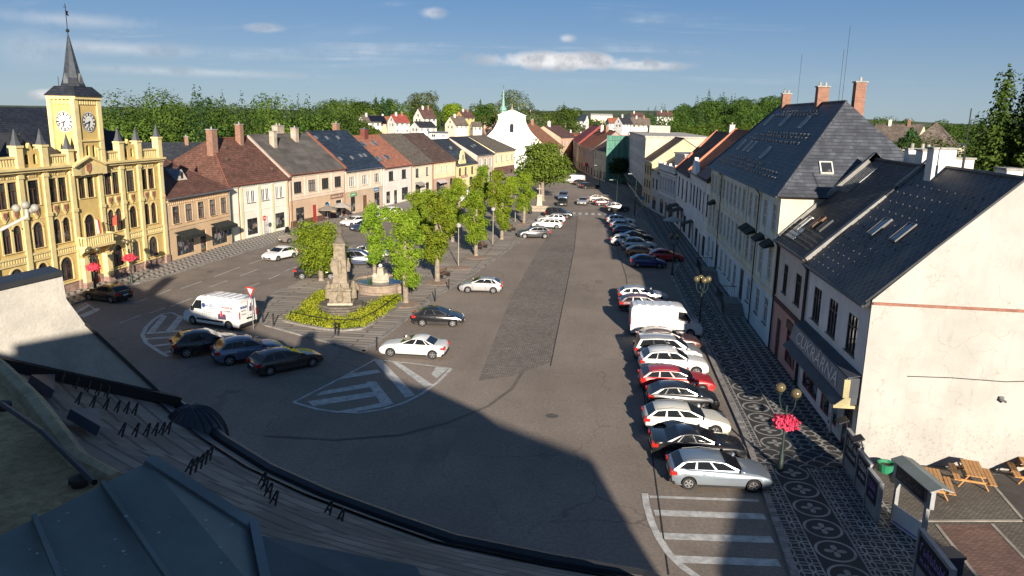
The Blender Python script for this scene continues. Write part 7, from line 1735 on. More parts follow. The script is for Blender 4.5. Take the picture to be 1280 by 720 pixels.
def fountain():
    c = G(476, 362); t = thing('fountain', 'quatrefoil stone fountain basin of green water with pale central pedestal', 'fountain', (c.x, c.y, .11), R(8)); t.scale = (1, 1, .85)
    def lob(r):
        return [((r * (1 + .16 * abs(math.cos(2 * a)) ** .7) * math.cos(a)), (r * (1 + .16 * abs(math.cos(2 * a)) ** .7) * math.sin(a))) for a in (2 * math.pi * k / 48 for k in range(48))]
    b = MB(); ro, ri = lob(2.55), lob(2.2); rb = lob(2.7); n = 48
    for i in range(n):
        j = (i + 1) % n
        b.poly([(*rb[i], 0), (*rb[j], 0), (*rb[j], .2), (*rb[i], .2)]); b.poly([(*rb[i], .2), (*rb[j], .2), (*ro[j], .28), (*ro[i], .28)]); b.poly([(*ro[i], .28), (*ro[j], .28), (*ro[j], .85), (*ro[i], .85)])
        b.poly([(*rb[i], .85), (*rb[j], .85), (*rb[j], 1.02), (*rb[i], 1.02)]); b.poly([(*ro[i], .85), (*ro[j], .85), (*rb[j], .85), (*rb[i], .85)]); b.poly([(*rb[i], 1.02), (*rb[j], 1.02), (*ri[j], 1.02), (*ri[i], 1.02)]); b.poly([(*ri[j], .3), (*ri[i], .3), (*ri[i], 1.02), (*ri[j], 1.02)])
    b.build('basin', M('fountain stone', (.30, .235, .18), .9, .25, 2, .3, stain=.5, fine=.4), t, smooth=40)
    b = MB(); b.poly([(x * 1.01, y * 1.01, .80) for x, y in ri]); b.build('water', WATER, t)
    b = MB(); b.lathe((0, 0, .3), [(.8, 0), (.75, .75), (.6, .8), (.5, 1.1), (.4, 1.2), (.3, 2.0), (.38, 2.1), (.2, 2.15)], 6); b.build('pedestal', PALE, t)
    b = MB(); b.ball((.0, 0, 2.65), .2, 10); b.build('ball', M('white stone ball', (.6, .57, .5), .8, .1), t, smooth=60)
    b = MB()
    for s in (-1, 1): b.lathe((s * .55, 0, .8), [(.28, 0), (.24, .5), (.3, .55), (.18, .9), (.05, 1.0)], 8)
    b.build('carving', PALE, t, smooth=40)
fountain()
# the clipped hedge round the column, with its little rail and stone edge
HEDGE = leafmat('yellow green hedge leaves', (.17, .24, .02), (.44, .47, .045), .3)
def hedge():
    pts = [G(357, 403), G(382, 409), G(406, 413.5), G(430, 415), G(452, 413), G(472, 402), (G(489, 390)), G(502, 380), G(494, 372), G(474, 379), G(455, 391), G(440, 400), G(420, 402), G(402, 399), G(396, 388), G(412, 371), G(402, 367), G(380, 384)]
    base = Vector((sum(p.x for p in pts) / len(pts), sum(p.y for p in pts) / len(pts), .1)); t = thing('hedge', 'low yellow green hedge bed ringing the stone column', 'hedge', base)
    loc = [(p.x - base.x, p.y - base.y) for p in pts]
    b = MB(); b.poly([(x, y, .03) for x, y in loc]); b.build('soil', M('bed soil', (.06, .05, .03), .95, .3, 3), t)
    q = np.random.default_rng(3); P = []
    poly = np.array(loc)
    def inside(x, y):
        c = False; j = len(poly) - 1
        for i in range(len(poly)):
            if (poly[i, 1] > y) != (poly[j, 1] > y) and x < (poly[j, 0] - poly[i, 0]) * (y - poly[i, 1]) / (poly[j, 1] - poly[i, 1]) + poly[i, 0]: c = not c
            j = i
        return c
    bl = []
    lo, hi = poly.min(0), poly.max(0)
    while len(bl) < 420:
        x, y = q.uniform(lo[0], hi[0]), q.uniform(lo[1], hi[1])
        if inside(x, y): bl.append(((x, y, .3), (.42, .42, .3)))
    place('foliage', leaf_mesh('foliage', [leaves(bl, 9000, .17, 8, up=.9)], HEDGE), t)
    b = MB(); e = loc[:8]
    for p, r_ in zip(e[:-1], e[1:]):
        pp, rr = Vector((*p, 0)), Vector((*r_, 0)); ctr = Vector((0, 1.5, 0)); o1, o2 = (pp - ctr).normalized() * .28, (rr - ctr).normalized() * .28
        b.poly([pp + Vector((0, 0, .16)) - o1 * .2, pp + o1 + Vector((0, 0, .16)), rr + o2 + Vector((0, 0, .16)), rr - o2 * .2 + Vector((0, 0, .16))]); b.poly([pp + o1, rr + o2, rr + o2 + Vector((0, 0, .16)), pp + o1 + Vector((0, 0, .16))])
    b.build('edging', KERB, t)
    b = MB()
    for p, r_ in zip(e[:-1], e[1:]): b.tube([(p[0] * .93, p[1] * .9, .75), (r_[0] * .93, r_[1] * .9, .75)], .025, 5); b.tube([(p[0] * .93, p[1] * .9, .05), (p[0] * .93, p[1] * .9, .78)], .03, 5)
    b.build('rail', IRON, t)
hedge()
# flower lamps
GLOBE = M('smoked lamp globe', (.11, .088, .045), .15, .2, 2, spec=.6); FLOW = leafmat('pink petunia flowers', (.62, .03, .10), (.85, .12, .22), .25); LP_GREEN = M('dark green lamp post', (.02, .035, .03), .5, .2)
def flower_mesh():
    a = leaves([((0, 0, 0), (.62, .62, .36))], 900, .15, 6, up=.6); return leaf_mesh('flower_basket', [a], FLOW)
FM = flower_mesh()
def lamp(label, c, h=4.1, n=2, flowers=True, rot=0.0, group='globe lamps', z=.12, flz=2.45):
    t = thing('globe_lamp', label, 'street lamp', (c[0], c[1], z), rot, group)
    b = MB(); b.lathe((0, 0, 0), [(.2, 0), (.2, .08), (.13, .2), (.12, .8), (.07, .95), (.055, h - 1.2), (.05, h - .9)], 10); b.build('post', LP_GREEN, t, smooth=40)
    for k in range(n):
        a = 2 * math.pi * k / n; dx, dy = math.cos(a), math.sin(a)
        b = MB(); b.tube([(0, 0, h - 1.3), (dx * .3, dy * .3, h - 1.15), (dx * .46, dy * .46, h - .8), (dx * .46, dy * .46, h - .45)], .028, 6); b.lathe((dx * .46, dy * .46, h - .5), [(.06, 0), (.12, .06), (.13, .1)], 8); b.build('arm', LP_GREEN, t)
        g = MB(); g.ball((dx * .46, dy * .46, h - .16), .24, 14); g.build('globe', GLOBE, t, smooth=60)
    if flowers:
        b = MB(); b.lathe((0, 0, flz - .35), [(.12, 0), (.42, .2), (.45, .3)], 10); b.build('bowl', LP_GREEN, t)
        place('flower_basket', FM, t, (0, 0, flz))
    return t
lamp('globe lamp with pink flower basket on the mosaic pavement, nearest the viewer', G(975, 590), 4.2, 2, True, R(-55))
lamp('globe lamp without flowers beside the white delivery van', G(873, 420), 4.6, 4, False, R(10))
lamp('globe lamp farther up the right pavement behind the red hatchback', G(840, 345), 4.4, 4, False, R(30))
lamp('globe lamp with pink flowers before the town hall door', G(120, 369), 4.2, 3, True, .4)
lamp('globe lamp with pink flowers right of the town hall door', G(165, 355), 4.2, 3, True, .9)
def pole_lamp(label, c, h, out, rot, group='tall street lamps'):
    t = thing('street_lamp', label, 'street lamp', (c[0], c[1], .1), rot, group)
    b = MB(); b.tube([(0, 0, 0), (0, 0, h)], [.09, .05], 8); b.build('pole', LP_GREEN, t)
    b = MB(); b.tube([(0, 0, h), (out * .5, 0, h + .25), (out, 0, h + .2)], .035, 6); b.build('arm', LP_GREEN, t)
    b = MB(); b.box(out - .1, -.13, h + .1, out + .55, .13, h + .24); b.build('lamp_head', GREYMETAL, t)
for lab, p, h in (('tall dark street lamp by the shaded pavement before the flat roofed block', (793, 270), 7.0), ('slim street lamp at the street mouth by the green netting', (749, 234), 5.0), ('street lamp near the beige car at the far right pavement', (770, 262), 5.2)):
    pole_lamp(lab, G(*p), h, .9, R(180))
def globe_pole(label, c, h=4.3):
    t = thing('park_lamp', label, 'street lamp', (c[0], c[1], .12), 0, 'slim lamps in the tree rows'); b = MB(); b.tube([(0, 0, 0), (0, 0, h)], [.06, .04], 7); b.build('post', M('pale lamp post', (.32, .28, .22), .6, .15), t)
    b = MB(); b.lathe((0, 0, h), [(.05, 0), (.25, .1), (.3, .35), (.1, .5), (.02, .52)], 10); b.build('lamp_head', M('lamp hood', (.4, .38, .33), .5, .1), t)
for lab, p in (('slim lamp post on a round paved base between the two front kerb trees', (573, 334)), ('slim lamp post behind the second kerb tree', (616, 306)), ('slim lamp post beside the last kerb tree', (644, 278))): globe_pole(lab, G(*p))
# town hall lamp with white globes on an arm, seen over the left edge
# bollards, sign, bench, stone cross, people-height things on the square
def bollard(label, p, group='bollards on the square', h=1.0):
    c = G(*p); t = thing('bollard', label, 'bollard', (c.x, c.y, .12), 0, group); b = MB(); b.lathe((0, 0, 0), [(.08, 0), (.06, .1), (.055, h - .12)], 8); b.build('post', IRON, t)
    b = MB(); b.ball((0, 0, h - .06), .075, 8); b.build('knob', IRON, t)
for lab, p in (('bollard at the paving edge above the white saloon', (471, 440)), ('bollard between the white saloon and the hedge', (423, 421)), ('bollard nearest the shaded dark brown estate', (419, 420)), ('bollard just behind the black hatchback', (544, 378)), ('bollard right of the foremost kerb tree', (561, 363)), ('bollard near the give way sign', (342, 409)), ('bollard beside the give way sign, next to the shaded cars', (329, 405))): bollard(lab, p)
c = G(317, 412); t = thing('give_way_sign', 'triangular give way sign leaning on its post behind the lettered van', 'road sign', (c.x, c.y, 0), R(-28))
b = MB(); b.tube([(0, 0, 0), (-.1, 0, 3.3)], .035, 7); b.build('post', GREYMETAL, t)
b = MB(); b.prism([(-.62, -.05, 3.35), (.42, -.05, 3.35), (-.1, -.05, 2.45)][::-1], (0, .03, 0)); o = b.build('sign_plate', M('red sign border', (.55, .04, .03), .5, .05), t)
b = MB(); b.poly([(-.42, -.055, 3.24), (-.1, -.055, 2.7), (.22, -.055, 3.24)]); b.build('sign_face', M('white sign face', (.75, .74, .72), .5, .03), o)
c = G(602, 252); t = None
c = G(672, 262); t = thing('stone_cross', 'small stone cross on stepped base under the big chestnut tree', 'monument', (c.x + .4, c.y - 2, .1), R(10))
b = MB(); b.box(-2.4, -1.8, 0, 2.4, 1.8, .45); b.box(-1.6, -1.2, .45, 1.6, 1.2, .9); b.build('steps', STONE, t)
b = MB(); b.lathe((0, 0, .9), [(.8, 0), (.7, .2), (.55, 1.6), (.7, 1.7), (.7, 1.85), (.3, 2.0)], 4); b.build('pedestal', PALE, t)
b = MB(); b.box(-.1, -.1, 2.9, .1, .1, 4.6); b.box(-.5, -.09, 3.8, .5, .09, 4.0); b.build('cross', STONE, t)
def bench(label, p, rot, group='benches in the tree rows'):
    c = G(*p); t = thing('park_bench', label, 'bench', (c.x, c.y, .12), rot, group)
    b = MB()
    for k in range(3): b.box(-.9, -.2 + k * .15, .42, .9, -.08 + k * .15, .46)
    b.build('seat', WOOD, t); b = MB()
    for k in range(2): b.box(-.9, .3, .58 + k * .17, .9, .33, .7 + k * .17)
    b.build('backrest', WOOD, t)
    for s in (-1, 1): b = MB(); b.box(s * .7 - .04, -.2, 0, s * .7 + .04, .25, .42); b.box(s * .7 - .03, .25, 0, s * .7 + .03, .3, .9); b.build('leg', IRON, t)
for lab, p, r_ in (('wooden bench under the foremost tall kerb tree', (556, 348), R(70)), ('wooden bench by the second kerb tree', (604, 312), R(70)), ('bench under the last kerb trees', (640, 290), R(70))): bench(lab, p, r_)
c = G(659, 268); t = thing('litter_bin', 'dark litter bin on the paving before the stone cross', 'bin', (c.x + .5, c.y, .12)); b = MB(); b.lathe((0, 0, 0), [(.25, 0), (.3, .1), (.3, 1.0), (.2, 1.1)], 10); b.build('bin_body', IRON, t); b = MB(); b.lathe((0, 0, 1.1), [(.32, 0), (.3, .08), (.1, .16)], 10); b.build('lid', IRON, t)
b = MB(); b.v = []
for i, (px, py) in enumerate(((547, 355), (595, 323), (573, 336), (507, 382), (655, 281))):
    c = G(px, py); o = MB(); o.lathe((c.x, c.y, .124), [(1.3, 0), (1.28, .03), (.2, .05)], 20); tag(o.build('tree_pit', M('pinkish gravel ring', (.28, .2, .15), .95, .2, 3)), kind='structure')
# market stall with blue tarpaulin before the pale yellow house
c = G(552, 258); t = thing('market_stall', 'market stall under a blue tarpaulin before the pale yellow house', 'stall', (c.x, c.y, .05), R(75))
b = MB(); b.slab([(-3, -1.4, 1.9), (3, -1.4, 1.9), (3, .2, 2.6), (-3, .2, 2.6)], .05); b.slab([(3, 1.6, 1.9), (-3, 1.6, 1.9), (-3, .2, 2.6), (3, .2, 2.6)], .05); b.box(-3, -1.42, .7, 3, -1.38, 1.9); b.build('tarpaulin', M('blue tarpaulin', (.03, .16, .36), .6, .2, 1, .1), t)
b = MB()
for x in (-2.9, 2.9):
    for y in (-1.3, 1.5): b.tube([(x, y, 0), (x, y, 1.9)], .03, 5)
b.build('frame', GREYMETAL, t)
def parasol(label, c, col, h=2.6, r=1.5, group='parasols before the houses', zb=.12):
    t = thing('parasol', label, 'parasol', (c[0], c[1], zb), 0, group); b = MB(); b.tube([(0, 0, 0), (0, 0, h)], .03, 6); b.build('pole', GREYMETAL, t); b = MB(); b.lathe((0, 0, 0), [(.25, 0), (.25, .08)], 10); b.build('base', IRON, t)
    b = MB(); b.lathe((0, 0, h - .5), [(r, -.12), (r, 0), (.05, .55), (.02, .62)], 8); b.build('canopy', col, t)
parasol('taupe parasol before the tan house', (-39.9, 112.6), M('taupe parasol cloth', (.22, .19, .16), .9, .1)); parasol('white grey parasol further along the tan house', (-39.2, 117.2), M('grey parasol cloth', (.36, .33, .30), .9, .1)); parasol('pale parasol before the shaded white house up the right row', (11.8, 113.5), M('pale parasol cloth', (.42, .40, .36), .9, .1))
def a_board(label, c, col, rot, group='pavement signs'):
    t = thing('pavement_sign', label, 'sign', (c[0], c[1], .12), rot, group)
    for s in (-1, 1): b = MB(); b.prism([(-.3, s * .25, 0), (.3, s * .25, 0), (.3, s * .03, .95), (-.3, s * .03, .95)], (0, s * .03, 0)); b.build('panel', col, t)
a_board('pale pavement sign by the wood doors of the beige house', (-36.6, 128.5), SIGNW, R(80)); a_board('dark pavement sign by the cream white house', (-41.6, 101), IRON, R(80))
c = G(362, 310); t = thing('no_entry_sign', 'round red road sign on a pole before the cream white house', 'road sign', (-42.7, 96.2, .12), R(75)); b = MB(); b.tube([(0, 0, 0), (0, 0, 3.0)], .035, 6); b.build('post', GREYMETAL, t); b = MB(); b.prism([(.34 * math.cos(k * math.pi / 10), -.05, 2.7 + .34 * math.sin(k * math.pi / 10)) for k in range(20)], (0, -.02, 0)); o = b.build('sign_plate', M('red sign border', (.55, .04, .03), .5, .05), t); b = MB(); b.box(-.22, -.078, 2.64, .22, -.071, 2.76); b.build('sign_bar', SIGNW, o)
for i, (x, y, z_) in enumerate(((11.3, 138, 3.0), (11.6, 127, 3.0))):
    t = thing('road_sign', ['blue backed road sign on the far right pavement', 'round road sign past the zebra on the right pavement'][i], 'road sign', (x - 2.4, y, .12), R(180)); b = MB(); b.tube([(0, 0, 0), (0, 0, z_)], .035, 6); b.build('post', GREYMETAL, t); b = MB(); b.box(-.3, -.05, z_ - .6, .3, -.03, z_); b.build('sign_plate', SIGNB if i == 0 else SIGNW, t)

# ------------------------------------------------------------------ the yard beside the gable: tables, fence, gate
PINE = M('orange pine wood', (.46, .24, .09), .6, .2, 2.5, .1, stain=.25, fine=.25)
def picnic(label, c, rot):
    t = thing('picnic_table', label, 'table', (c[0], c[1], .07), rot, 'picnic tables in the yard')
    b = MB()
    for k in range(5): b.box(-.39 + k * .16, -.95, .72, -.25 + k * .16, .95, .76)
    b.build('table_top', PINE, t)
    for s in (-1, 1):
        b = MB(); b.box(s * .72 - .14, -.95, .42, s * .72 - .01, .95, .46); b.box(s * .72 + .01, -.95, .42, s * .72 + .14, .95, .46); b.build('seat', PINE, t)
    for y in (-.7, .7):
        b = MB(); b.box(-.86, y - .04, .33, .86, y + .04, .42); b.box(-.4, y - .04, .63, .4, y + .04, .72)
        for s in (-1, 1): b.bar((s * .62, y + .05, 0), (s * .22, y + .05, .68), .09, .05)
        b.build('leg', PINE, t)
picnic('orange pine picnic table left of two sunlit ones in the yard', (16.0, 34.3), R(-15)); picnic('orange pine picnic table nearest the corner of the gable wall', (18.3, 35.5), R(-15)); picnic('picnic table in the shade at the right edge of the yard', (21.3, 36.2), R(-15))
c = G(1160, 590); b = MB(); c = Vector((14.7, 36.2, .06)); t = thing('plant_tub', 'bright green tub beside the dark sign frame at the gable foot', 'tub', c); b.lathe((0, 0, 0), [(.32, 0), (.4, .42), (.43, .45), (.36, .45), (.33, .3)], 14); b.build('tub', M('green plastic', (.025, .2, .10), .5, .1), t); b = MB(); b.lathe((0, 0, .3), [(.33, 0), (.3, .02)], 14); b.build('soil', M('bed soil', (.06, .05, .03), .95, .3, 3), t)
FENCE = M('grey painted boards', (.27, .275, .28), .6, .15, 1.5, .05); FPAN = M('black panel', (.018, .018, .02), .5, .15); FTXT = M('pale sign print', (.62, .62, .62), .6, .1); FPUR = M('violet sign print', (.30, .2, .46), .6, .1)
def fence_panel(label, y0, y1, x, h, ptxt, group='board fence along the yard'):
    """one grey framed board facing the pavement with a black poster panel"""
    t = thing('fence_board', label, 'fence', (x, y1, .12), R(-90), group); L = y1 - y0
    b = MB(); b.box(0, 0, 0, L, .08, h); b.box(-.05, -.04, h, L + .05, .14, h + .07); b.box(-.06, -.05, 0, .08, .13, h + .01); b.box(L - .08, -.05, 0, L + .06, .13, h + .01); b.build('board', FENCE, t)
    p = MB(); p.box(.16, -.03, h * .34, L - .16, -.002, h * .93); o = p.build('panel', FPAN, t)
    q = MB(); n_ = max(3, int(L * 3))
    put = lambda bb, a, z0, c_, z1: bb.box(a, -.042, z0, c_, -.031, z1)
    glyph_strip(q, .3, L - .3, h * .66, h * .84, n_, put, n_); glyph_strip(q, .4, L - .4, h * .46, h * .57, n_ + 2, put, n_ + 1); q.build('lettering', ptxt, o)
    return t
fence_panel('grey fence board with two black posters right under the gable corner', 34.4, 36.4, 12.75, 1.9, FTXT); fence_panel('middle grey fence board with a small black poster', 32.6, 34.2, 12.6, 1.8, FTXT); fence_panel('grey fence board with violet lettering beside the gate', 31.0, 32.4, 12.45, 1.7, FPUR)
for i, y in enumerate((36.5, 34.3)):
    t = thing('floodlight', ['small flat floodlight over the fence at the gable corner', 'small flat floodlight over the middle of the fence'][i], 'lamp', (12.8, y, 2.1), R(-90), 'floodlights on the fence'); b = MB(); b.tube([(0, 0, -.1), (0, -.1, .25)], .025, 6); b.build('bracket', IRON, t); b = MB(); b.obox((0, -.3, .34), (.3, 0, 0), (0, .24, .1), (0, -.012, .03)); b.build('lamp_head', IRON, t)
t = thing('gate_sign', 'grey wooden gate frame with hanging black name board over the yard entrance', 'gate', (13.35, 31.5, .07), R(-82))
b = MB(); b.box(-.08, -.08, 0, .08, .08, 1.9); b.build('post', FENCE, t); b = MB(); b.box(2.12, -.08, 0, 2.28, .08, 1.9); b.build('post', FENCE, t)
b = MB(); b.prism([(-.3, -.1, 1.75), (2.5, -.1, 1.75), (2.5, -.1, 2.6), (-.3, -.1, 2.6)], (0, .18, 0)); b.build('sign_frame', FENCE, t)
b = MB(); b.slab([(-.4, -.22, 2.56), (2.6, -.22, 2.56), (2.6, .25, 2.72), (-.4, .25, 2.72)], .05); b.slab([(2.6, .72, 2.56), (-.4, .72, 2.56), (-.4, .25, 2.72), (2.6, .25, 2.72)], .05); b.build('roof', [M('grey green sheet', (.13, .155, .155), .5, .15, 1), FENCE], t)
b = MB(); b.box(.0, -.15, 1.9, 2.2, -.105, 2.45); o = b.build('name_board', FPAN, t)
b = MB(); glyph_strip(b, .2, 2.0, 2.02, 2.32, 8, lambda bb, a, z0, c_, z1: bb.box(a, -.162, z0, c_, -.151, z1), 5); b.build('lettering', M('dark sign print', (.11, .11, .11), .6, .1), o)
fence_panel('grey fence board with striped panel in front of the gate, lowest in view', 24.4, 27.0, 12.45, 1.9, FPUR)
b = MB(); t = thing('menu_board', 'narrow sunlit white board leaning inside the gate', 'sign', (13.1, 31.0, .07), R(-70)); b.box(-.05, 0, 0, 1.5, .05, .9); b.build('panel', SIGNW, t); b = MB(); b.box(.05, -.01, .12, 1.4, -.001, .2); b.build('stripe', FPUR, t)
t = thing('waste_bin', 'dark blue bin under the gate roof at the bottom of the yard', 'bin', (13.7, 27.2, .06), .2); b = MB(); b.box(-.35, -.35, 0, .35, .35, .95); b.build('bin_body', M('dark blue plastic', (.02, .03, .06), .5, .15), t); b = MB(); b.box(-.38, -.4, .95, .38, .38, 1.05); b.build('lid', M('dark blue plastic', (.02, .03, .06), .5, .15), t)
# ------------------------------------------------------------------ the roof the camera stands on, and the houses of its own row
U = Vector((.81, -.586, 0)).normalized(); NIN = Vector((-.586, -.81, 0)).normalized()    # along the front to the right; into the house
EAVE, RIDGE = 11.6, 17.0
k_sh = 1 / math.tan(SUN_EL)
tip = Vector((.5, 35.7, 0)); RE = tip - Vector((math.sin(SUN_AZ), math.cos(SUN_AZ), 0)) * RIDGE * k_sh; RE.z = RIDGE
def roofz(x, y): return RIDGE - max(0, (RE - Vector((x, y, RIDGE))).dot(NIN) ) * (RIDGE - EAVE) / 10.5
def on_roof(px, py):
    d = ray(px, py); lo, hi = .5, 40
    for _ in range(50):
        m_ = (lo + hi) / 2; p = d * m_
        if CAM_H + p.z > roofz(p.x, p.y): lo = m_
        else: hi = m_
    p = d * lo; return Vector((p.x, p.y, CAM_H + p.z))
OWN = M('grey brown concrete tiles', (.25, .215, .18), .9, .3, 1.2, .2, 'rows', psize=(.42, .36), stain=.3, fine=.4, pbump=.7)
OWNW = P_BEI
ev = [G(px, py, EAVE) for px, py in ((215, 507), (270, 552), (330, 590), (400, 622), (480, 652), (560, 680), (680, 705), (800, 726))]
ev += [Vector((4.5, 4.2, EAVE)), Vector((12.4, -6.6, EAVE))]
house_o = thing('corner_house', 'tile roofed house at the viewpoint with snow guards and dark gutter', 'house', (0, 0, 0))
def ridge_under(p): s = (p - RE).dot(U); return RE + U * s
b = MB(); K = 10
rows = []
for p in [ev[0] - U * .001] + ev:
    r0 = ridge_under(p) if p is not ev[-1] else RE; rows.append([p.lerp(r0, k / K) for k in range(K + 1)])
for a, c in zip(rows[:-1], rows[1:]):
    for k in range(K): b.poly([a[k], c[k], c[k + 1], a[k + 1]])
far = [NIN * 9 + Vector((0, 0, -5))]
rl, rr = ridge_under(ev[0]), RE
b.poly([rl, rr, rr + NIN * 9 - Vector((0, 0, 5)), rl + NIN * 9 - Vector((0, 0, 5))])
rf = b.build('roof', [OWN], house_o)
b = MB()
for a, c in zip(ev[:-1], ev[1:]): b.poly([Vector((a.x, a.y, 0)), Vector((c.x, c.y, 0)), c - Vector((0, 0, .12)), a - Vector((0, 0, .12))])
bl_, br_ = rl + NIN * 9, rr + NIN * 9
b.poly([Vector((ev[-1].x, ev[-1].y, 0)), Vector((br_.x, br_.y, 0)), br_ - Vector((0, 0, 5)), RE, ev[-1]]); b.poly([Vector((br_.x, br_.y, 0)), Vector((bl_.x, bl_.y, 0)), bl_ - Vector((0, 0, 5)), br_ - Vector((0, 0, 5))]); b.poly([Vector((bl_.x, bl_.y, 0)), Vector((ev[0].x, ev[0].y, 0)), ev[0], rl, bl_ - Vector((0, 0, 5))])
b.build('wall', OWNW, house_o)
out = -NIN
b = MB(); b.tube([p + out * .12 + Vector((0, 0, -.03)) for p in ev], .1, 8); b.build('gutter', DARKMETAL, house_o)
b = MB()
for a, c in zip(ev[:-1], ev[1:]): b.poly([a + NIN * .02 + Vector((0, 0, .03)), c + NIN * .02 + Vector((0, 0, .03)), c + NIN * .24 + Vector((0, 0, .16)), a + NIN * .24 + Vector((0, 0, .16))])
b.build('eaves_flashing', M('dull dark flashing', (.06, .062, .066), .5, .2, 2), rf)
S_ = lambda x, y: (x / 2.572, 440 + y / 2.572)
up_v = (NIN * 10.5 + Vector((0, 0, RIDGE - EAVE))).normalized(); nr_v = up_v.cross(U).normalized()
gb = MB()
for x, y in ((120, 38), (160, 50), (205, 70), (240, 85), (268, 95), (143, 78), (195, 95), (240, 112), (278, 122), (312, 133), (340, 140), (248, 162), (295, 172), (337, 180), (373, 188), (403, 192), (430, 197), (388, 265), (432, 265), (468, 265), (495, 262), (517, 260), (537, 257), (605, 385), (622, 378), (640, 366), (655, 353), (670, 340), (840, 425), (848, 440), (860, 462), (877, 488), (1052, 520), (1090, 548)):
    p = on_roof(*S_(x, y)); p = Vector((p.x, p.y, roofz(p.x, p.y)))
    for s in (-1, 1): gb.bar(p + U * .055 * s - nr_v * .02, p + nr_v * .15 + U * .01 * s, .02, .016)
    gb.bar(p - U * .035 + nr_v * .05, p + U * .035 + nr_v * .05, .016, .014)
gb.build('snow_guard', IRON, rf)
for x0, y0, x1, y1, x2, y2 in ((0, 12, 72, 10, 70, 58), (90, 95, 168, 92, 165, 146), (215, 208, 308, 203, 312, 266)):  # dark wedges: the shade of the snow-stop boards put into the colour
    a, c, d = (on_roof(*S_(max(-10, x), y)) for x, y in ((x0, y0), (x1, y1), (x2, y2))); b = MB(); b.prism([a + nr_v * .10, d + nr_v * .10, c + nr_v * .10], nr_v * -.12); b.build('snow_stop_shade', M('dark blue snow stop shade', (.03, .035, .05), .5, .2, 2), rf)
# chimney block with washed gravel top, lower left
GRAV = M('washed gravel concrete', (.40, .28, .145), .95, .35, 1.5, .6, fine=.8); CEM = M('mossy cement rim', (.38, .30, .18), .95, .3, 4, .4, fine=.5)
t = thing('chimney_block', 'broad chimney block with washed gravel top on the near roof', 'chimney', (0, 0, 0))
zt = 15.2; pts = [G(-60, 418, zt), G(0, 462, zt), G(42, 504, zt), G(98, 577, zt), G(146, 600, zt), G(-10, 676, zt), G(-160, 640, zt)]
b = MB(); b.prism([Vector((p.x, p.y, zt - 1.6)) for p in pts][::-1], (0, 0, 1.6)); b.build('block', GRAV, t)
b = MB(); b.tube([p + Vector((0, 0, .0)) for p in pts[:5]], [.05, .045, .045, .04, .03], 7); b.build('rim', CEM, t, smooth=50)
b = MB(); p0, p1 = G(2, 505, zt + .05), G(118, 603, zt + .05); b.tube([p0, p0.lerp(p1, .5) + Vector((0, 0, .03)), p1], .012, 5); b.build('cable', IRON, t)
for px, py in ((100, 607), (4, 512)):
    p = G(px, py, zt); b = MB(); b.lathe((p.x, p.y, zt - .02), [(.028, 0), (.028, .03), (.036, .035), (.036, .05), (.01, .06)], 10); b.build('vent_stub', M('rusty vent', (.05, .035, .03), .7, .3, 6), t)
# sheet metal roof of the dormer under the camera
SHEET = M('blue green sheet metal', (.165, .185, .172), .6, .22, 1.3, .05, metal=.2, fine=.15); FLASH = M('pale edge flashing', (.13, .15, .155), .5, .2, 3)
t = thing('dormer', 'sheet metal dormer roof directly below the viewpoint', 'dormer', (0, 0, 0))
za, zb = 15.3, 15.08
q = [G(-60, 700, za), G(185, 577, za), G(318, 662, zb), G(338, 760, zb), G(-60, 900, za)]
b = MB(); b.prism([p - Vector((0, 0, .9)) for p in q][::-1], (0, 0, .9)); b.build('sheet', SHEET, t)
b = MB(); b.bar(q[1] + Vector((0, 0, .005)), q[2] + Vector((0, 0, .005)), .05, .03); b.bar(q[2] + Vector((0, 0, .02)), q[3] + Vector((0, 0, .02)), .03, .03); b.build('edge_flashing', FLASH, t)
b = MB()
for f_ in (.36, .72): b.bar(q[0].lerp(q[1], f_) + Vector((0, 0, .006)), q[4].lerp(q[3], f_) + Vector((0, 0, .006)), .014, .02)
b.build('standing_seam', SHEET, t)
b = MB(); q_ = random.Random(8)
for _ in range(22): p = G(q_.uniform(20, 290), q_.uniform(640, 715), za + .003); b.lathe(p, [(q_.uniform(.002, .006), 0), (.001, .001)], 6)
b.build('dropping', M('bird droppings', (.4, .4, .38), .8, .1), t)
bk = NIN * 2.2
b = MB(); b.prism([p + Vector((0, 0, 15.2)) for p in (bk + U * -2.4, bk + U * 3.6, bk + U * 3.6 + NIN * 2.6, bk + U * -2.4 + NIN * 2.6)], (0, 0, 1.85)); b.build('dormer_wall', P_BEI, t)
q2 = [G(322, 668, 14.6), G(400, 684, 14.55), G(520, 708, 14.5), G(560, 780, 14.5), G(330, 800, 14.6)]
b = MB(); b.prism([p - Vector((0, 0, .6)) for p in q2][::-1], (0, 0, .6)); b.build('lower_sheet', M('dull green sheet metal', (.085, .095, .095), .6, .25, 2, .06, fine=.2), t)
# white fire wall of the taller neighbour, and its dark capping
t = thing('fire_wall', 'bare white rendered fire wall of the neighbouring house with dark capping', 'wall', (0, 0, 0))
FW = M('rough white render', (.43, .405, .36), .95, .14, 1.6, .5, stain=.25, fine=.25)
T0 = ev[0] - U * .12
def onw(px, py):       # where a sight line meets the wall's face
    d = ray(px, py); o_ = Vector((0, 0, CAM_H)); k_ = (T0 - o_).dot(U) / d.dot(U); return o_ + d * k_
prof = [onw(214, 506), onw(107, 406), onw(83, 374), onw(78, 346), onw(-30, 371)]
prof += [Vector((prof[-1].x, prof[-1].y, 9.0)), Vector((prof[0].x, prof[0].y, 9.0))]
b = MB(); b.prism(prof, U * -.4); b.build('wall', FW, t)
b = MB(); up_ = Vector((0, 0, .06))
b.bar(prof[3] + U * -.22 + up_, prof[4] + U * -.22 + up_, .5, .08); b.bar(prof[0] + U * -.2 + up_ * .3, prof[1] + U * -.2 + up_ * .3, .46, .05); b.build('capping', DARKMETAL, t)
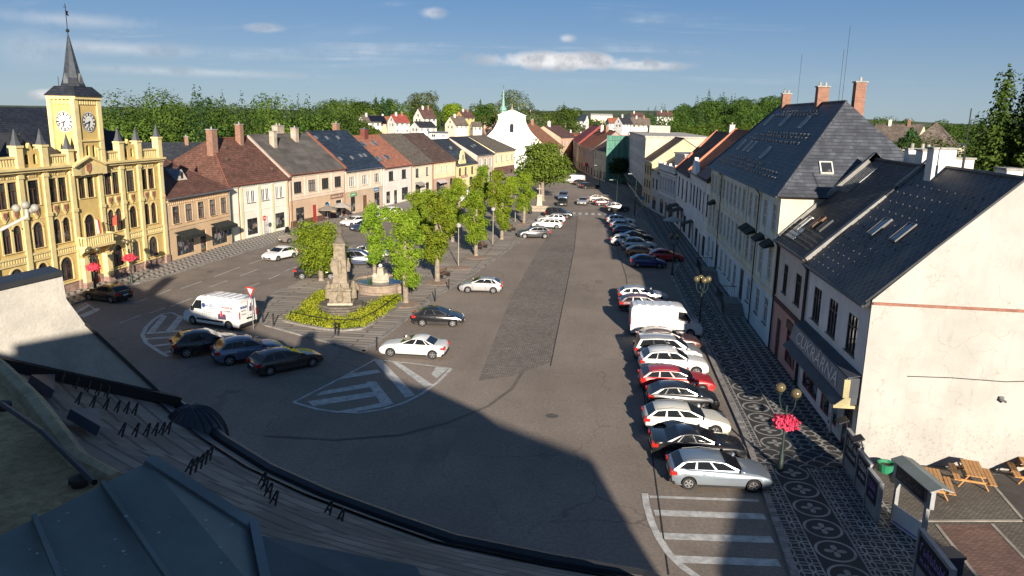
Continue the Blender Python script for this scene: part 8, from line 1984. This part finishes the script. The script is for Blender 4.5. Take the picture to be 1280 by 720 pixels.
t = thing('valley_gutter', 'deep black box gutter between the near roof and the white fire wall', 'gutter', (0, 0, 0))
b = MB(); a, c = T0 + U * .13 + NIN * 4 + Vector((0, 0, 2.12)), T0 + U * .13 + NIN * -.1 + Vector((0, 0, .06)); b.bar(a, c, .2, .16); b.build('gutter_trough', M('black box gutter', (.012, .012, .013), .7, .2), t)
# seamed dark hood over the bay below the fire wall
t = thing('bay_roof', 'dark seamed sheet hood over the bay at the end of the near gutter', 'roof', (0, 0, 0))
c = atD(243, 556, 12.4); b = MB(); q_ = [(.52 * math.cos(math.pi / 2 * k / 7), .66 * math.sin(math.pi / 2 * k / 7)) for k in range(8)]
b.lathe(c, [(.52, -2.5)] + [(max(.02, a), z) for a, z in q_], 20)
for k in range(20):
    a = 2 * math.pi * k / 20; b.tube([c + Vector((x * 1.01 * math.cos(a), x * 1.01 * math.sin(a), z + .005)) for x, z in q_], .014, 4)
b.build('hood', M('dark blue seamed sheet', (.035, .042, .055), .45, .2, 2, metal=.3), t)
# the rest of the camera's row, running away to the left outside the view: it throws the long shadow over the square
a0, a1 = ridge_under(ev[0]) + U * -.3, RE - U * 57
t = thing('town_house', 'house row continuing left of the viewpoint, outside the picture', 'house', (0, 0, 0))
f0, f1 = a0 + out * 9.8, a1 + out * 10.2
b = MB(); b.prism([Vector((p.x, p.y, 0)) for p in (f0, f1, a1 + NIN * 9, a0 + NIN * 9)], (0, 0, EAVE)); b.build('wall', P_BEI, t)
b = MB(); e0, e1 = Vector((f0.x, f0.y, EAVE)), Vector((f1.x, f1.y, EAVE)); b.slab([e1, e0, a0, a1][::-1]); b.slab([a1, a0, a0 + NIN * 9 - Vector((0, 0, 5.2)), a1 + NIN * 9 - Vector((0, 0, 5.2))][::-1]); rf2 = b.build('roof', [TILE_DB, DARKMETAL], t)
for s, hh in ((41, 1.8), (50, 2.0)):
    p = RE - U * s; q_ = MB(); q_.box(p.x - .5, p.y - .5, p.z - 1.2, p.x + .5, p.y + .5, p.z + hh); q_.build('chimney', BRICKC, rf2)
# house beyond the right edge of the yard: shades the yard, the near pavement and the ladder marking
t = thing('town_house', 'gabled house behind the yard to the right of the viewpoint, outside the picture', 'house', (14.5, -5, 0))
b = MB(); gp = [(0, 0, 0), (9.8, 0, 0), (9.8, 0, 11), (8.0, 0, 13.4), (4.0, 0, 12.2), (0, 0, 10)]
b.prism(gp, (0, -18, 0)); b.build('wall', P_BEI, t)
b = MB(); b.slab([(-.2, -18, 10.05), (-.2, .2, 10.05), (4, .2, 12.35), (4, -18, 12.35)][::-1], .12); b.slab([(4, -18, 12.36), (4, .2, 12.36), (8, .2, 13.6), (8, -18, 13.6)][::-1], .12); b.slab([(8, -18, 13.61), (8, .2, 13.61), (10, .2, 10.95), (10, -18, 10.95)][::-1], .12); b.build('roof', [TILE_BR, DARKMETAL], t)

t = thing('wall_lamp', 'cluster of white globe lamps on a long pale arm at the left edge', 'lamp', (0, 0, 0))
a, c = atD(-60, 318, 26), atD(34, 271, 26); b = MB(); b.tube([a, c], .045, 7); b.tube([c, c + Vector((0, 0, .3))], .05, 6); b.build('arm', M('pale steel arm', (.5, .46, .4), .5, .1), t)
for k, (dx, dz) in enumerate(((-.17, .26), (.01, .34), (.19, .24), (.06, .2))):
    b = MB(); b.ball(c + Vector((dx * .85, dx * .5 + (k - 1.5) * .08, dz)), .12, 12); b.build('globe', M('milky globe', (.34, .33, .28), .3, .1), t, smooth=60)
